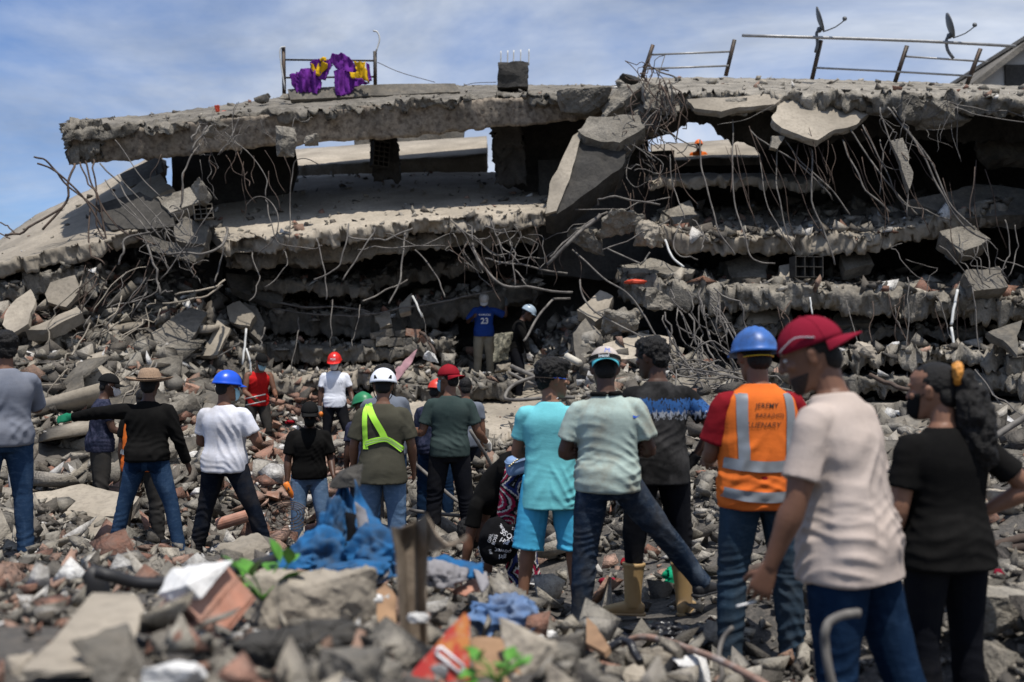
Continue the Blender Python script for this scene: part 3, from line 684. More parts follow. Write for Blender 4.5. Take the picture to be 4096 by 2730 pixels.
wallplate('inner_wall', [(800, 1350, 20.9), (2500, 1300, 21), (2500, 1600, 20.6), (800, 1560, 20.4)], seed=47)
for sd, pts, th, mt in [
        (101, [(2990, 1240, 17.3), (3150, 1235, 17.3), (3160, 1300, 17.1), (2980, 1300, 17.1)], .3, 'conc_tan'),
        (102, [(3340, 1250, 17.2), (3480, 1250, 17.2), (3500, 1300, 17.0), (3330, 1300, 17.0)], .3, 'conc'),
        (103, [(2900, 1050, 18), (2990, 1010, 18.2), (3080, 1030, 18.1), (3070, 1110, 17.6), (2930, 1110, 17.6)], .4, 'conc_rough'),
        (104, [(3110, 1060, 17.6), (3170, 1050, 17.6), (3180, 1130, 17.3), (3110, 1130, 17.3)], .3, 'conc_tan'),
        (105, [(3360, 1020, 17.8), (3470, 1010, 17.8), (3500, 1060, 17.6), (3380, 1080, 17.5)], .25, 'conc_rough'),
        (106, [(3560, 560, 16.6), (3610, 540, 16.6), (3660, 700, 16.4), (3640, 760, 16.3), (3600, 650, 16.5)], .14, 'conc_rough'),
        (107, [(3760, 930, 16.8), (3900, 900, 16.9), (3960, 960, 16.6), (3840, 1010, 16.4)], .3, 'conc_rough'),
        (108, [(3860, 1080, 16.2), (4000, 1060, 16.2), (4030, 1150, 16.0), (3900, 1160, 15.9)], .3, 'conc'),
        (109, [(3900, 560, 18.5), (4200, 540, 18.2), (4200, 640, 18), (3960, 640, 18.2)], .3, 'conc'),
        (110, [(3640, 800, 18.0), (3900, 740, 18.2), (4200, 760, 17.8), (4100, 860, 17.4), (3800, 870, 17.5)], .3, 'conc'),
        (111, [(2650, 840, 18.6), (2760, 800, 18.9), (2800, 860, 18.4), (2700, 900, 18.2)], .3, 'conc_rough'),
        (112, [(3960, 1330, 15.2), (4090, 1280, 15.4), (4070, 1420, 14.9)], .12, 'conc'),
        (113, [(2480, 1060, 17.4), (2600, 1040, 17.6), (2790, 1080, 17.3), (2780, 1100, 17.2), (2500, 1100, 17.2)], .14, 'conc_rough')]:
    plate('broken_panel', pts, th, mt, res=0.1, jag=0.06, rough=0.04, seed=sd)
# masonry blocks with hollow cells
def hollow_block(px, py, Y, w, h, nx, nz, rot, mat, parent=None, depth=0.12):
    a = Acc(); t = 0.014
    for i in range(nx + 1): a.box((-w / 2 + i * w / nx, 0, 0), (t / 2, depth, h / 2))
    for j in range(nz + 1): a.box((0, 0.001, -h / 2 + j * h / nz), (w / 2 + t / 2, depth - 0.002, t / 2))
    a.box((0, depth * 0.9, 0), (w / 2, 0.008, h / 2))
    o = bpart('hollow_block', a.mesh('hollow_block', False), M[mat]); o.location = P(px, py, Y); o.rotation_euler = rot
    return o
hollow_block(813, 850, 17.0, 0.30, 0.24, 3, 3, (0, R(-8), R(20)), 'conc')
hollow_block(1520, 620, 20.1, 0.32, 0.5, 3, 5, (0, R(4), R(25)), 'conc_dark')
hollow_block(3225, 1070, 17.2, 0.5, 0.35, 3, 2, (0, 0, R(10)), 'conc_dark')
# brick courses under the slab in the middle
rb = random.Random(5)
bv, bf = np.array([(x, y, z) for x in (-1, 1) for y in (-1, 1) for z in (-1, 1)], float), [(0, 1, 3, 2), (4, 6, 7, 5), (0, 4, 5, 1), (2, 3, 7, 6), (0, 2, 6, 4), (1, 5, 7, 3)]
brick_me = []
for k in range(5):
    v = bv * np.array((0.125, 0.07, 0.07)) + np.random.RandomState(k).uniform(-0.025, 0.025, (8, 3))
    me = make_mesh('brick', v, bf); me.materials.append(M['brick' if k < 3 else 'conc']); brick_me.append(me)
for row in range(2):
    for c in range(4 if row else 5):
        o = bpart('brick', brick_me[rb.randrange(5)], None)
        o.location = P(1475 + c * 52 + (row % 2) * 25 + rb.uniform(-8, 8), 1375 - row * 34 + rb.uniform(-8, 8) - c * 3, 18.35 + rb.uniform(-.08, .08))
        o.rotation_euler = (rb.uniform(-.08, .08), rb.uniform(-.15, .12), rb.uniform(-.15, .15))

# column stub with bars on the roof
plate('column_stub', [(1985, 350, 20.6), (1990, 250, 20.6), (2050, 243, 20.6), (2118, 243, 20.6), (2115, 350, 20.6)], 0.6, 'conc_dark', res=0.07, jag=0.05, rough=0.09, seed=121)
for px in (2003, 2030, 2054, 2082, 2115):
    bpart('starter_bar', tube_mesh('starter_bar', L((px, 262, 20.75), (px + 1, 205 - (px - 2003) * .06, 20.75)), 0.016), M['conduit'])
# ------------------------------------------------------------------ steel bars
def bar(pts, r=0.014, mat='rebar', wob=0.03, name='steel_bar', seed=None):
    r *= 0.66
    return bpart(name, tube_mesh(name, L(*pts), r, 6, 6, wob, seed if seed is not None else int(pts[0][0]) + int(pts[0][1])), M[mat])
BARS = [
    # bundle at the broken end of the left beam
    ([(300, 655, 17.1), (270, 720, 16.9), (255, 820, 16.8), (170, 920, 16.7)], .030, 'rebar_dark'),
    ([(340, 640, 17.2), (380, 780, 17.1), (470, 900, 17), (620, 980, 16.9)], .024, 'rebar_dark'),
    ([(135, 628, 16.6), (200, 655, 16.8), (260, 730, 16.9), (400, 850, 17)], .026, 'rebar_dark'),
    ([(150, 655, 16.5), (230, 690, 16.7), (330, 790, 16.9), (420, 930, 17)], .026, 'rebar_dark'),
    ([(320, 650, 17.1), (360, 730, 17), (400, 800, 17), (440, 1010, 16.9)], .022, 'rebar_dark'),
    ([(375, 640, 17.2), (385, 720, 17.1), (400, 900, 17), (450, 1000, 16.9)], .022, 'rebar_dark'),
    ([(400, 655, 17.1), (470, 750, 17), (560, 850, 16.9), (650, 960, 16.8)], .022, 'rebar'),
    ([(250, 830, 16.7), (90, 920, 16.4), (20, 940, 16.3)], .03, 'rebar_dark'),
    ([(0, 890, 18), (60, 935, 18)], .02, 'rebar_dark'), ([(-10, 925, 18), (40, 955, 18)], .02, 'rebar_dark'),
    ([(360, 830, 17), (360, 1000, 16.8), (420, 1060, 16.7)], .02, 'rebar_dark'),
    ([(600, 930, 16.7), (500, 960, 16.6), (475, 1060, 16.5)], .028, 'rebar'),
    ([(590, 980, 16.5), (620, 1070, 16.4), (640, 1180, 16.3)], .03, 'rebar'), ([(640, 1180, 16.3), (690, 1165, 16.3)], .02, 'rebar'),
    ([(420, 720, 16.9), (520, 860, 16.8), (620, 970, 16.7), (680, 1080, 16.6)], .016, 'rebar'), ([(440, 760, 16.9), (560, 880, 16.8), (640, 990, 16.7)], .016, 'rebar'),
    ([(470, 700, 17), (600, 830, 16.9), (700, 950, 16.8)], .016, 'rebar'), ([(850, 830, 16.6), (760, 960, 16.5), (640, 1120, 16.4)], .016, 'rebar'),
    ([(460, 560, 17.2), (560, 700, 17), (650, 800, 16.9)], .014, 'rebar'),
    # hanging at the left
    ([(800, 575, 17.3), (760, 640, 17.1), (735, 720, 17), (720, 830, 16.9)], .022, 'rebar'), ([(800, 505, 17.3), (770, 570, 17.1)], .026, 'rebar'), ([(830, 505, 17.3), (765, 615, 17)], .026, 'rebar'),
    ([(900, 530, 17.3), (1000, 620, 17.1), (1050, 700, 17), (1062, 800, 16.9)], .014, 'rebar'),
    ([(1062, 800, 16.9), (1075, 880, 16.7), (1120, 960, 16.6), (1250, 1000, 16.6), (1290, 985, 16.6)], .014, 'rebar'),
    ([(985, 825, 16.9), (1020, 790, 16.8), (1090, 820, 16.8), (1110, 880, 16.7), (1090, 960, 16.7), (1030, 1020, 16.8)], .014, 'rebar'),
    ([(1280, 660, 17.2), (1220, 635, 17), (1180, 660, 17), (1163, 740, 16.9), (1160, 830, 16.9), (1155, 960, 16.8), (1130, 1020, 16.9)], .014, 'rebar'),
    ([(955, 470, 17.3), (920, 560, 17.2), (875, 620, 17.1)], .02, 'rebar'), ([(870, 620, 17.2), (900, 600, 17.1), (950, 540, 17.2)], .01, 'rebar'),
    ([(800, 640, 17), (810, 720, 17), (870, 800, 16.9)], .008, 'rebar'), ([(835, 640, 17), (850, 700, 17), (860, 800, 16.9)], .008, 'rebar'),
    ([(1180, 470, 17.4), (1170, 530, 17.2), (1200, 560, 17.2)], .008, 'rebar'), ([(1250, 470, 17.6), (1210, 490, 17.4), (1170, 470, 17.4)], .008, 'rebar'),
    ([(670, 1020, 16.6), (760, 1010, 16.5), (860, 1000, 16.5), (895, 950, 16.8), (905, 910, 17)], .034, 'rebar'),
    ([(900, 950, 16.9), (880, 1060, 16.7), (860, 1130, 16.6)], .02, 'rebar'), ([(900, 1120, 16.8), (820, 1160, 16.5), (700, 1180, 16.4)], .024, 'conc_tan'), ([(890, 1140, 16.8), (810, 1190, 16.5), (650, 1215, 16.4)], .024, 'conc_tan'),
    # in front of the left floor slab and the void under it
    ([(1010, 1010, 17), (1030, 1120, 16.8), (1020, 1180, 16.7), (995, 1205, 16.6)], .016, 'rebar'), ([(1135, 1000, 17), (1140, 1070, 16.8), (1060, 1150, 16.7)], .014, 'rebar'),
    ([(1265, 955, 16.9), (1290, 1080, 16.7), (1305, 1200, 16.6)], .018, 'rebar'), ([(1395, 895, 17), (1370, 1000, 16.8), (1330, 1080, 16.7), (1255, 1120, 16.6)], .022, 'rebar'),
    ([(1500, 910, 17), (1440, 1010, 16.8), (1372, 1120, 16.6)], .022, 'rebar'), ([(1620, 930, 17.2), (1610, 1000, 17), (1600, 1120, 16.8), (1555, 1215, 16.7)], .024, 'rebar'),
    ([(1390, 945, 17.1), (1480, 955, 17), (1560, 940, 17), (1650, 915, 17.2)], .026, 'rebar'), ([(1430, 1000, 17), (1600, 985, 17), (1780, 985, 17.3)], .02, 'rebar'), ([(1540, 935, 17), (1660, 985, 16.9), (1800, 935, 17.2)], .012, 'rebar'),
    ([(1660, 1000, 17.4), (1740, 1100, 17.2), (1780, 1190, 17.1)], .02, 'rebar'), ([(1630, 1120, 18), (1530, 1170, 17.6), (1450, 1205, 17.4)], .024, 'rebar'),
    ([(1090, 1210, 18.6), (1300, 1235, 18.4), (1480, 1250, 18.4)], .03, 'rebar'), ([(1090, 1235, 18.6), (1300, 1255, 18.4), (1480, 1262, 18.3)], .022, 'rebar'), ([(1420, 1262, 18.3), (1700, 1220, 18.4), (1990, 1160, 18.8)], .03, 'rebar'),
    ([(1330, 1200, 17.6), (1325, 1320, 17.4), (1322, 1395, 17.4)], .016, 'rebar'), ([(1195, 1270, 17.8), (1190, 1350, 17.6), (1165, 1480, 17.4)], .014, 'rebar'), ([(1440, 1220, 17.6), (1420, 1330, 17.4), (1410, 1390, 17.3)], .014, 'rebar'),
    ([(1660, 1180, 17.6), (1700, 1320, 17.4), (1700, 1430, 17.3)], .01, 'rebar'), ([(1680, 1330, 17.8), (1740, 1420, 17.4)], .05, 'rebar_dark'), ([(1650, 1185, 18.2), (1690, 1270, 18)], .035, 'conduit'),
    ([(1060, 1310, 17.4), (1040, 1395, 17.2)], .024, 'rebar'), ([(985, 1315, 17.2), (970, 1460, 17)], .030, 'conduit'), ([(985, 1395, 17.1), (1000, 1440, 17), (1005, 1500, 17)], .028, 'conduit'), ([(870, 1430, 16.8), (960, 1370, 16.9)], .022, 'rebar'),
    # the tangle in the middle
    ([(1890, 975, 17.2), (1930, 1060, 16.8), (2000, 1130, 16.6), (2120, 1165, 16.5), (2290, 1170, 16.6)], .034, 'rebar'), ([(1940, 1035, 17), (2060, 1065, 16.8), (2270, 1095, 16.8)], .028, 'rebar'),
    ([(2280, 1195, 16.8), (2200, 1215, 16.5), (2140, 1290, 16.2), (2095, 1365, 16)], .034, 'rebar'), ([(2190, 1060, 16.6), (2280, 960, 16.6), (2400, 860, 16.8)], .05, 'rebar'), ([(2200, 1030, 16.6), (2300, 930, 16.7), (2430, 850, 16.9)], .03, 'rebar'),
    ([(1800, 880, 17.2), (1900, 960, 17), (1990, 1010, 16.9), (2060, 1000, 17)], .016, 'rebar'), ([(1960, 880, 17.3), (2000, 990, 17), (2080, 1060, 16.8)], .02, 'rebar'), ([(2040, 960, 17), (2050, 1060, 16.8), (2060, 1150, 16.7)], .02, 'rebar'),
    ([(2060, 1080, 16.8), (2110, 1150, 16.6)], .018, 'rebar'), ([(1990, 1060, 16.9), (2110, 1030, 16.8), (2230, 1005, 16.9)], .014, 'rebar'), ([(1820, 900, 17.2), (1950, 1010, 17), (2010, 1030, 16.9)], .02, 'rebar'),
    ([(2390, 820, 16.7), (2400, 785, 16.6), (2500, 800, 16.6), (2640, 820, 16.8)], .026, 'rebar'), ([(2180, 960, 16.9), (2260, 920, 16.8), (2400, 880, 16.9)], .012, 'rebar'), ([(2300, 840, 16.8), (2500, 830, 16.8), (2680, 790, 17)], .016, 'rebar'),
    ([(2410, 1000, 16.5), (2560, 940, 16.6), (2680, 880, 16.8)], .018, 'rebar'), ([(2430, 995, 16.5), (2560, 1050, 16.3), (2580, 1040, 16.3), (2600, 1010, 16.3)], .022, 'rebar'), ([(2660, 960, 16.7), (2690, 1030, 16.5), (2735, 1070, 16.4)], .03, 'conduit'),
    ([(2290, 1000, 16.9), (2360, 1060, 16.6), (2460, 1140, 16.4), (2560, 1230, 16.2), (2640, 1370, 15.9), (2700, 1480, 15.6)], .024, 'rebar'), ([(2320, 1120, 16.7), (2340, 1190, 16.5), (2450, 1290, 16.1), (2620, 1380, 15.8), (2690, 1490, 15.5)], .024, 'rebar'),
    ([(2730, 880, 17), (2700, 980, 16.8), (2730, 1030, 16.6), (2790, 1040, 16.6)], .02, 'rebar'), ([(2770, 880, 17), (2810, 960, 16.8), (2800, 1010, 16.7)], .018, 'rebar'),
    # curtain of bars under the right roof
    ([(2800, 560, 17.6), (2820, 720, 17.3), (2870, 900, 17), (2940, 1020, 16.8)], .022, 'rebar'), ([(2930, 480, 17.7), (2935, 700, 17.3), (2960, 880, 17), (2990, 1010, 16.8), (3040, 1050, 16.7), (3100, 1055, 16.7)], .02, 'rebar'),
    ([(3000, 520, 17.5), (3060, 580, 17.3), (3200, 660, 17.1), (3330, 800, 17)], .020, 'rebar'), ([(3110, 560, 17.4), (3110, 760, 17.1), (3150, 920, 16.9), (3180, 1010, 16.8)], .018, 'rebar'), ([(3140, 560, 17.3), (3280, 720, 17), (3400, 860, 16.9)], .018, 'rebar'),
    ([(3240, 590, 17.2), (3250, 700, 17), (3290, 900, 16.8), (3340, 1060, 16.7)], .022, 'rebar'), ([(3370, 560, 17.2), (3400, 640, 17), (3470, 760, 16.8), (3560, 850, 16.7)], .022, 'rebar'), ([(3400, 520, 17.2), (3480, 640, 17), (3600, 780, 16.8), (3670, 860, 16.7)], .022, 'rebar'),
    ([(3520, 430, 17), (3560, 560, 16.8), (3620, 740, 16.6), (3630, 870, 16.5)], .018, 'rebar'), ([(3550, 430, 17), (3650, 560, 16.8), (3740, 740, 16.6), (3850, 900, 16.4), (3960, 960, 16.3)], .024, 'rebar'), ([(3570, 430, 17), (3700, 600, 16.8), (3790, 800, 16.5), (3900, 920, 16.3)], .024, 'rebar'),
    ([(3450, 500, 17.1), (3530, 650, 16.9), (3600, 800, 16.7), (3700, 850, 16.6), (3800, 880, 16.6)], .018, 'rebar'), ([(2680, 620, 17.4), (2690, 730, 17.2), (2740, 880, 16.9)], .016, 'rebar'), ([(3520, 560, 17.2), (3530, 700, 17), (3520, 780, 16.9)], .014, 'rebar'),
    ([(3040, 640, 17.4), (3060, 760, 17.1), (3100, 900, 16.9), (3170, 1000, 16.8)], .014, 'rebar'), ([(3100, 420, 17.5), (3000, 470, 17.4), (2870, 500, 17.4)], .01, 'rebar'), ([(3800, 430, 16.6), (3950, 470, 16.4), (4150, 500, 16.2)], .014, 'rebar'),
    ([(3800, 410, 16.6), (4000, 440, 16.4), (4150, 470, 16.2)], .014, 'rebar'), ([(4020, 880, 15.8), (4040, 1000, 15.7), (4010, 1100, 15.6)], .014, 'rebar'), ([(4060, 900, 15.8), (4070, 1000, 15.7), (4030, 1110, 15.6)], .012, 'rebar'), ([(3940, 960, 15.9), (3960, 1100, 15.7)], .012, 'rebar'),
    # below the right floors
    ([(3630, 1110, 16.2), (3640, 1250, 16), (3630, 1420, 15.8), (3630, 1560, 15.6)], .014, 'rebar'), ([(3830, 1160, 16), (3815, 1230, 15.9), (3805, 1300, 15.8)], .036, 'conduit'), ([(3805, 1310, 15.8), (3822, 1450, 15.6)], .034, 'conduit'), ([(3890, 1150, 15.9), (3910, 1350, 15.7), (3930, 1500, 15.5), (4000, 1620, 15.2)], .016, 'rebar'),
    ([(3385, 1200, 16.4), (3420, 1330, 16.2), (3460, 1480, 16)], .014, 'rebar'), ([(3240, 1190, 16.6), (3250, 1260, 16.5)], .022, 'conduit'), ([(3580, 1220, 16.3), (3610, 1340, 16.1)], .014, 'rebar'), ([(3740, 1180, 16.2), (3790, 1330, 16), (3830, 1400, 15.8)], .014, 'rebar'),
    ([(3480, 1500, 14.5), (3640, 1560, 14)], .05, 'rebar_dark'), ([(3900, 1480, 14.6), (4000, 1600, 14), (4120, 1680, 13.5)], .016, 'rebar'), ([(3900, 1520, 14.5), (3960, 1640, 14), (4000, 1760, 13.5)], .014, 'rebar'),
]
for pts, r, mt in BARS: bar(pts, r, mt, wob=0.05 if mt != 'conduit' else 0.008)
rt = random.Random(77)
def tangle(n, cx, cy, sx, sy, Y0, Y1, dx, dy, r=(0.009, 0.02), mat=('rebar', 'rebar', 'rebar_dark'), curl=0.35):
    for i in range(n):
        px, py, Y = cx + rt.uniform(-sx, sx), cy + rt.uniform(-sy, sy), rt.uniform(Y0, Y1)
        k = rt.uniform(0.5, 1.2); ax, ay = dx * k + rt.uniform(-60, 60), dy * k + rt.uniform(-50, 50)
        bx, by = rt.uniform(-1, 1) * curl * 160, rt.uniform(-1, 1) * curl * 160
        bar([(px, py, Y), (px + ax * .5 + bx, py + ay * .5 + by, Y - .15), (px + ax, py + ay, Y - rt.uniform(0, .5))], rt.uniform(*r), rt.choice(mat), 0.12, seed=i * 3 + int(cx))
tangle(34, 2590, 340, 90, 70, 17.4, 18.3, 20, 190, (.010, .022), ('rebar', 'rebar_dark', 'rebar_dark'), 0.7)
tangle(22, 2560, 520, 90, 60, 17.2, 18, 30, 120, (.010, .018), ('rebar', 'rebar', 'rebar_dark'), 0.9)
tangle(26, 2760, 1240, 110, 90, 15.2, 16.2, 130, 260, (.012, .022), ('rebar',), 0.3)
tangle(20, 2750, 1500, 140, 60, 13.6, 15, 260, 40, (.012, .022), ('rebar',), 0.5)
tangle(20, 470, 1180, 180, 120, 15.8, 16.6, -190, 240, (.010, .02), ('rebar', 'conc_tan', 'rebar'), 0.2)
tangle(20, 450, 1500, 200, 120, 13.6, 15, -200, 190, (.010, .02), ('rebar', 'conc_tan'), 0.2)
tangle(16, 950, 520, 170, 30, 17.1, 17.5, 10, 90, (.004, .008), ('rebar',), 0.8)
tangle(14, 640, 900, 120, 70, 16.5, 17, 120, 160, (.008, .014), ('rebar',), 0.5)
tangle(12, 1950, 930, 200, 40, 16.8, 17.2, 60, 150, (.008, .016), ('rebar',), 0.6)
tangle(12, 3650, 480, 140, 40, 16.6, 17, 60, 120, (.006, .012), ('rebar',), 0.8)
tangle(10, 3800, 1000, 200, 60, 15.8, 16.4, 80, 160, (.008, .014), ('rebar',), 0.5)
wa = Acc()
for n_, cx, cy, sx, sy, Y0, Y1, dx, dy in [(46, 3250, 560, 420, 60, 16.9, 17.4, 110, 330), (26, 3700, 650, 260, 90, 16.4, 17, 60, 300), (26, 2050, 960, 300, 60, 16.7, 17.3, 40, 200), (24, 900, 640, 260, 60, 16.9, 17.3, 20, 190), (26, 2620, 700, 140, 120, 16.9, 17.6, 40, 220), (24, 3400, 1200, 500, 40, 16.0, 16.4, 30, 220), (22, 560, 1050, 250, 90, 16.2, 16.7, -120, 220)]:
    for i in range(int(n_ * .5)):
        px, py, Y = cx + rt.uniform(-sx, sx), cy + rt.uniform(-sy, sy), rt.uniform(Y0, Y1); k = rt.uniform(.35, 1.15); ax, ay = dx * k + rt.uniform(-70, 70), dy * k + rt.uniform(-40, 40)
        q = [P(px, py, Y), P(px + ax * .35 + rt.uniform(-16, 16), py + ay * .35, Y - .1), P(px + ax * .7 + rt.uniform(-22, 22), py + ay * .7 + rt.uniform(-10, 10), Y - .15), P(px + ax, py + ay, Y - rt.uniform(0, .4))]
        wa.tube(q, [rt.uniform(.004, .010)] * 4, side=(0, 1, 0), n=5, m=3)
bpart('wire_tangle', wa.mesh('wire_tangle'), M['rebar_dark'])['kind'] = 'stuff'
# ------------------------------------------------------------------ a pale neighbouring building beyond the ruin, top right
nb = empty('neighbour_building', (X(4200, 34), 34, 0)); tag(nb, 'pale grey gabled building behind the rooftop railing at far right', 'building')
def npart(name, me, mat):
    o = link(name, me, mat, nb); o.matrix_parent_inverse = Matrix.Translation(-nb.location); return o
a = Acc(); q = [P(3905, 345, 34), P(4110, 185, 34), P(4500, 330, 34)]
zb = 0.0
pr = [Vector((q[0].x, 34, zb)), Vector((q[2].x, 34, zb)), q[2], q[1], q[0]]
vv = [tuple(v) for v in pr] + [(v.x, 44, v.z) for v in pr]
npart('wall', make_mesh('wall', np.array(vv), [(0, 1, 2, 3, 4), (9, 8, 7, 6, 5), (0, 5, 6, 1), (1, 6, 7, 2), (4, 9, 5, 0)]), M['panel'])
for s_, (A_, B_) in enumerate(((q[0], q[1]), (q[1], q[2]))):
    d = (B_ - A_).normalized(); u = Vector((-d.z, 0, d.x)) * 0.18
    A2, B2 = A_ - d * 0.3 + u * .1, B_ + d * (0.0 if s_ == 0 else .3) + u * .1
    vs = []
    for y in (33.5, 44.5):
        for p in (A2, B2, B2 + u, A2 + u): vs.append((p.x, y, p.z))
    npart('roof', make_mesh('roof', np.array(vs), [(0, 1, 2, 3), (7, 6, 5, 4), (0, 4, 5, 1), (1, 5, 6, 2), (2, 6, 7, 3), (3, 7, 4, 0)]), M['conc'])
wp = P(4010, 330, 34)
npart('window', Acc().box((X(4085, 33.95), 33.97, P(0, 320, 34).z), (0.45, 0.05, 0.5)).mesh('window', False), M['conc_dark'])
# ------------------------------------------------------------------ loose rubble
def in_zone(px, Y): return 950 < px < 1480 and 8.5 < Y < 17
PAL = {'pale': [(.29, .265, .22), (.35, .315, .26), (.23, .212, .18), (.40, .37, .32)], 'grey': [(.105, .096, .084), (.155, .143, .123), (.07, .065, .058), (.22, .203, .172), (.32, .29, .245), (.13, .115, .097)], 'brick': [(.30, .165, .12), (.24, .125, .09), (.36, .23, .175), (.28, .18, .135)],
       'white': [(.62, .61, .59), (.52, .50, .47)], 'dark': [(.06, .055, .05), (.10, .09, .08)]}
_rub = MB('loose_rubble', 0.95, 0, 0.15)
_at = _rub.n('ShaderNodeAttribute'); _at.attribute_name = 'chip_colour'
_wv = world_vec(_rub); _rn = _rub.noise(22, 5, 0.65, _wv)
_rub.color(_rub.mix(_rub.ramp(_rn, [(0.35, 0.5), (0.6, 0.0)]), _at.outputs['Color'], (.13, .115, .10)))
_rub.bump(_rub.noise(45, 4, 0.6, _wv), 0.8, 0.02)
rs = np.random.RandomState(11)
def scatter(name, pts, sizes, cols, flat, protos, seed=0):
    """many small chips joined into one mesh"""
    rg = np.random.RandomState(seed); Vs, Fs, Cs = [], [], []; off = 0
    for p, s, c, fl in zip(pts, sizes, cols, flat):
        v, f = protos[rg.randint(len(protos))]
        d = np.array((rg.uniform(.7, 1.3), rg.uniform(.6, 1.0), rg.uniform(.35, .9) * fl)) * s
        e = Euler((rg.normal(0, .45), rg.normal(0, .45), rg.uniform(0, 6.28))).to_matrix()
        w = (v * d) @ np.array(e).T + p
        Vs.append(w); Fs.append(f + off); Cs.append(np.tile(np.r_[np.array(c) * rg.uniform(.75, 1.25), 1], (len(v), 1))); off += len(v)
    me = make_mesh(name, np.concatenate(Vs), np.concatenate(Fs))
    ca = me.color_attributes.new('chip_colour', 'FLOAT_COLOR', 'POINT'); ca.data.foreach_set('color', np.concatenate(Cs).ravel())
    return link(name, me, _rub.m)
def pick_col(px, Y, u, v):
    if in_zone(px, Y): k = 'brick' if u < .55 else 'grey' if u < .92 else 'white'
    elif Y < 7 and px < 1900: k = 'brick' if u < .22 else 'grey' if u < .85 else 'white' if u < .93 else 'dark'
    elif px > 2500 and Y < 6.5: k = 'brick' if u < .04 else 'grey' if u < .8 else 'dark'
    else: k = 'brick' if u < .09 else 'grey' if u < .95 else 'white'
    L_ = PAL['pale' if k == 'grey' and v < (.62 if Y < 6.8 and px < 2950 else .55 if 950 < px < 3100 else .38) else k]; return L_[int(v * 7.3 * len(L_)) % len(L_)]
small = [hull(100 + k, 5 + k % 3, (1, 1, 1), 0.45) for k in range(36)]
N = 68000
px = rs.uniform(-500, 4700, N); iy = rs.uniform(1 / 21.5, 1 / 1.7, N); Yv = 1 / iy
# more chips further away, where the slope faces the viewer
far = rs.rand(N) < 0.62; Yv[far] = rs.uniform(8, 21, far.sum())
xy = np.c_[(px - 2048) / F_PX * Yv, Yv]
zv = np.concatenate([ground_full(xy[i:i + 8000]) for i in range(0, N, 8000)])
sz = np.clip(np.exp(rs.normal(math.log(14), 0.62, N)), 5, 60) * Yv / F_PX
sz = np.where(Yv < 6, sz * np.interp(Yv, [2, 6], [1.9, 1.1]), sz); sz = np.where((px < 950) & (Yv > 11), sz * 1.3, sz) * 1.22; sz = np.clip(sz, 0.010, 0.2)
keep = ~((px > 1470) & (px < 2200) & (Yv > 13.7) & (Yv < 18.3))  & ~((Yv < 4.2) & (rs.rand(N) < .45)) & ~((Yv < 3.1) & (rs.rand(N) < .6))
keep &= ~((px > 340) & (px < 1120) & (Yv > 2.8) & (Yv < 3.9) & (sz > .022)) & ~((px > 1590) & (px < 2140) & (Yv > 2.1) & (Yv < 3.1) & (sz > .018)) & ~((px < 640) & (Yv < 2.75) & (sz > .02))
keep &= ~((px > 2370) & (px < 2760) & (Yv > 5.4) & (Yv < 6.3) & (sz > .022))
px, Yv, xy, zv, sz = px[keep], Yv[keep], xy[keep], zv[keep], sz[keep]; N = len(px)
uu, v_ = rs.rand(N), rs.rand(N)
cols = [pick_col(a, b, c, d) for a, b, c, d in zip(px, Yv, uu, v_)]
tag(scatter('rubble', np.c_[xy, zv + sz * rs.uniform(-.1, 1.1, N)], sz, cols, np.ones(N), small, 3), 'small grey and brick-red chips of rubble covering the ground', 'rubble', kind='stuff')

# chunks one can pick out, each an object of its own
CH_MATS = ['conc', 'conc_tan', 'conc_rough', 'brick', 'white']
chunk_me = {}
def chunk_mesh(kind, k, nm):
    key = (kind, k, nm)
    if key not in chunk_me:
        V, F = hull(300 + k, 8, (1, .72, .5) if k % 2 else (1, .8, .22), .5)
        me = make_mesh(nm, V, F); me.materials.append(M[kind]); chunk_me[key] = me
    return chunk_me[key]
rc = random.Random(41)
ZONES = [  # px range, Y range, count, size range in photo pixels, weights of materials, label, group
    ((-100, 900), (11, 17.5), 62, (26, 70), (5, 3, 4, 0, 0), 'jagged grey concrete chunk on the steep debris slope at the left', 'concrete chunks on the left slope'),
    ((960, 1480), (9.5, 16.5), 60, (16, 42), (1, 2, 1, 0, 0), 'dusty concrete fragment among the broken bricks in the middle', 'concrete fragments among the bricks'),
    ((1500, 2300), (11, 18), 40, (16, 44), (4, 3, 3, 0, 0), 'grey concrete fragment around the cracked flat slab', 'fragments around the cracked slab'),
    ((2300, 3150), (9, 16.5), 48, (22, 60), (4, 2, 5, 0, 0), 'grey concrete chunk in the debris between the standing men and the ruin', 'chunks behind the standing men'),
    ((3550, 4150), (4.2, 9), 26, (40, 110), (3, 1, 4, 0, 0), 'grey concrete block in the heap beside the woman in black', 'blocks beside the woman in black'),
    ((1900, 3200), (4.6, 8), 34, (18, 46), (4, 1, 4, 0, 0), 'small grey concrete lump on the ground around the standing men', 'lumps around the standing men'),
    ((0, 1900), (2.9, 6.5), 34, (30, 80), (3, 3, 3, 0, 1), 'out-of-focus concrete lump on the near heap at the left', 'lumps on the near heap')]
PEOPLE_AT = [(22, 7.5), (405, 11), (592, 8.6), (902, 8.3), (1030, 15.5), (1340, 15.4), (1238, 10.5), (1532, 8), (1800, 9.4), (1935, 19), (2095, 17.4), (2200, 6.6), (2112, 7.3), (2632, 6.15), (2432, 5.8), (3035, 5.1)]
def clear(a, Y): return not any(abs(a - q) < 90 and w - 2.6 < Y < w + .2 for q, w in PEOPLE_AT) and not (1460 < a < 2210 and 13.6 < Y < 18.4)
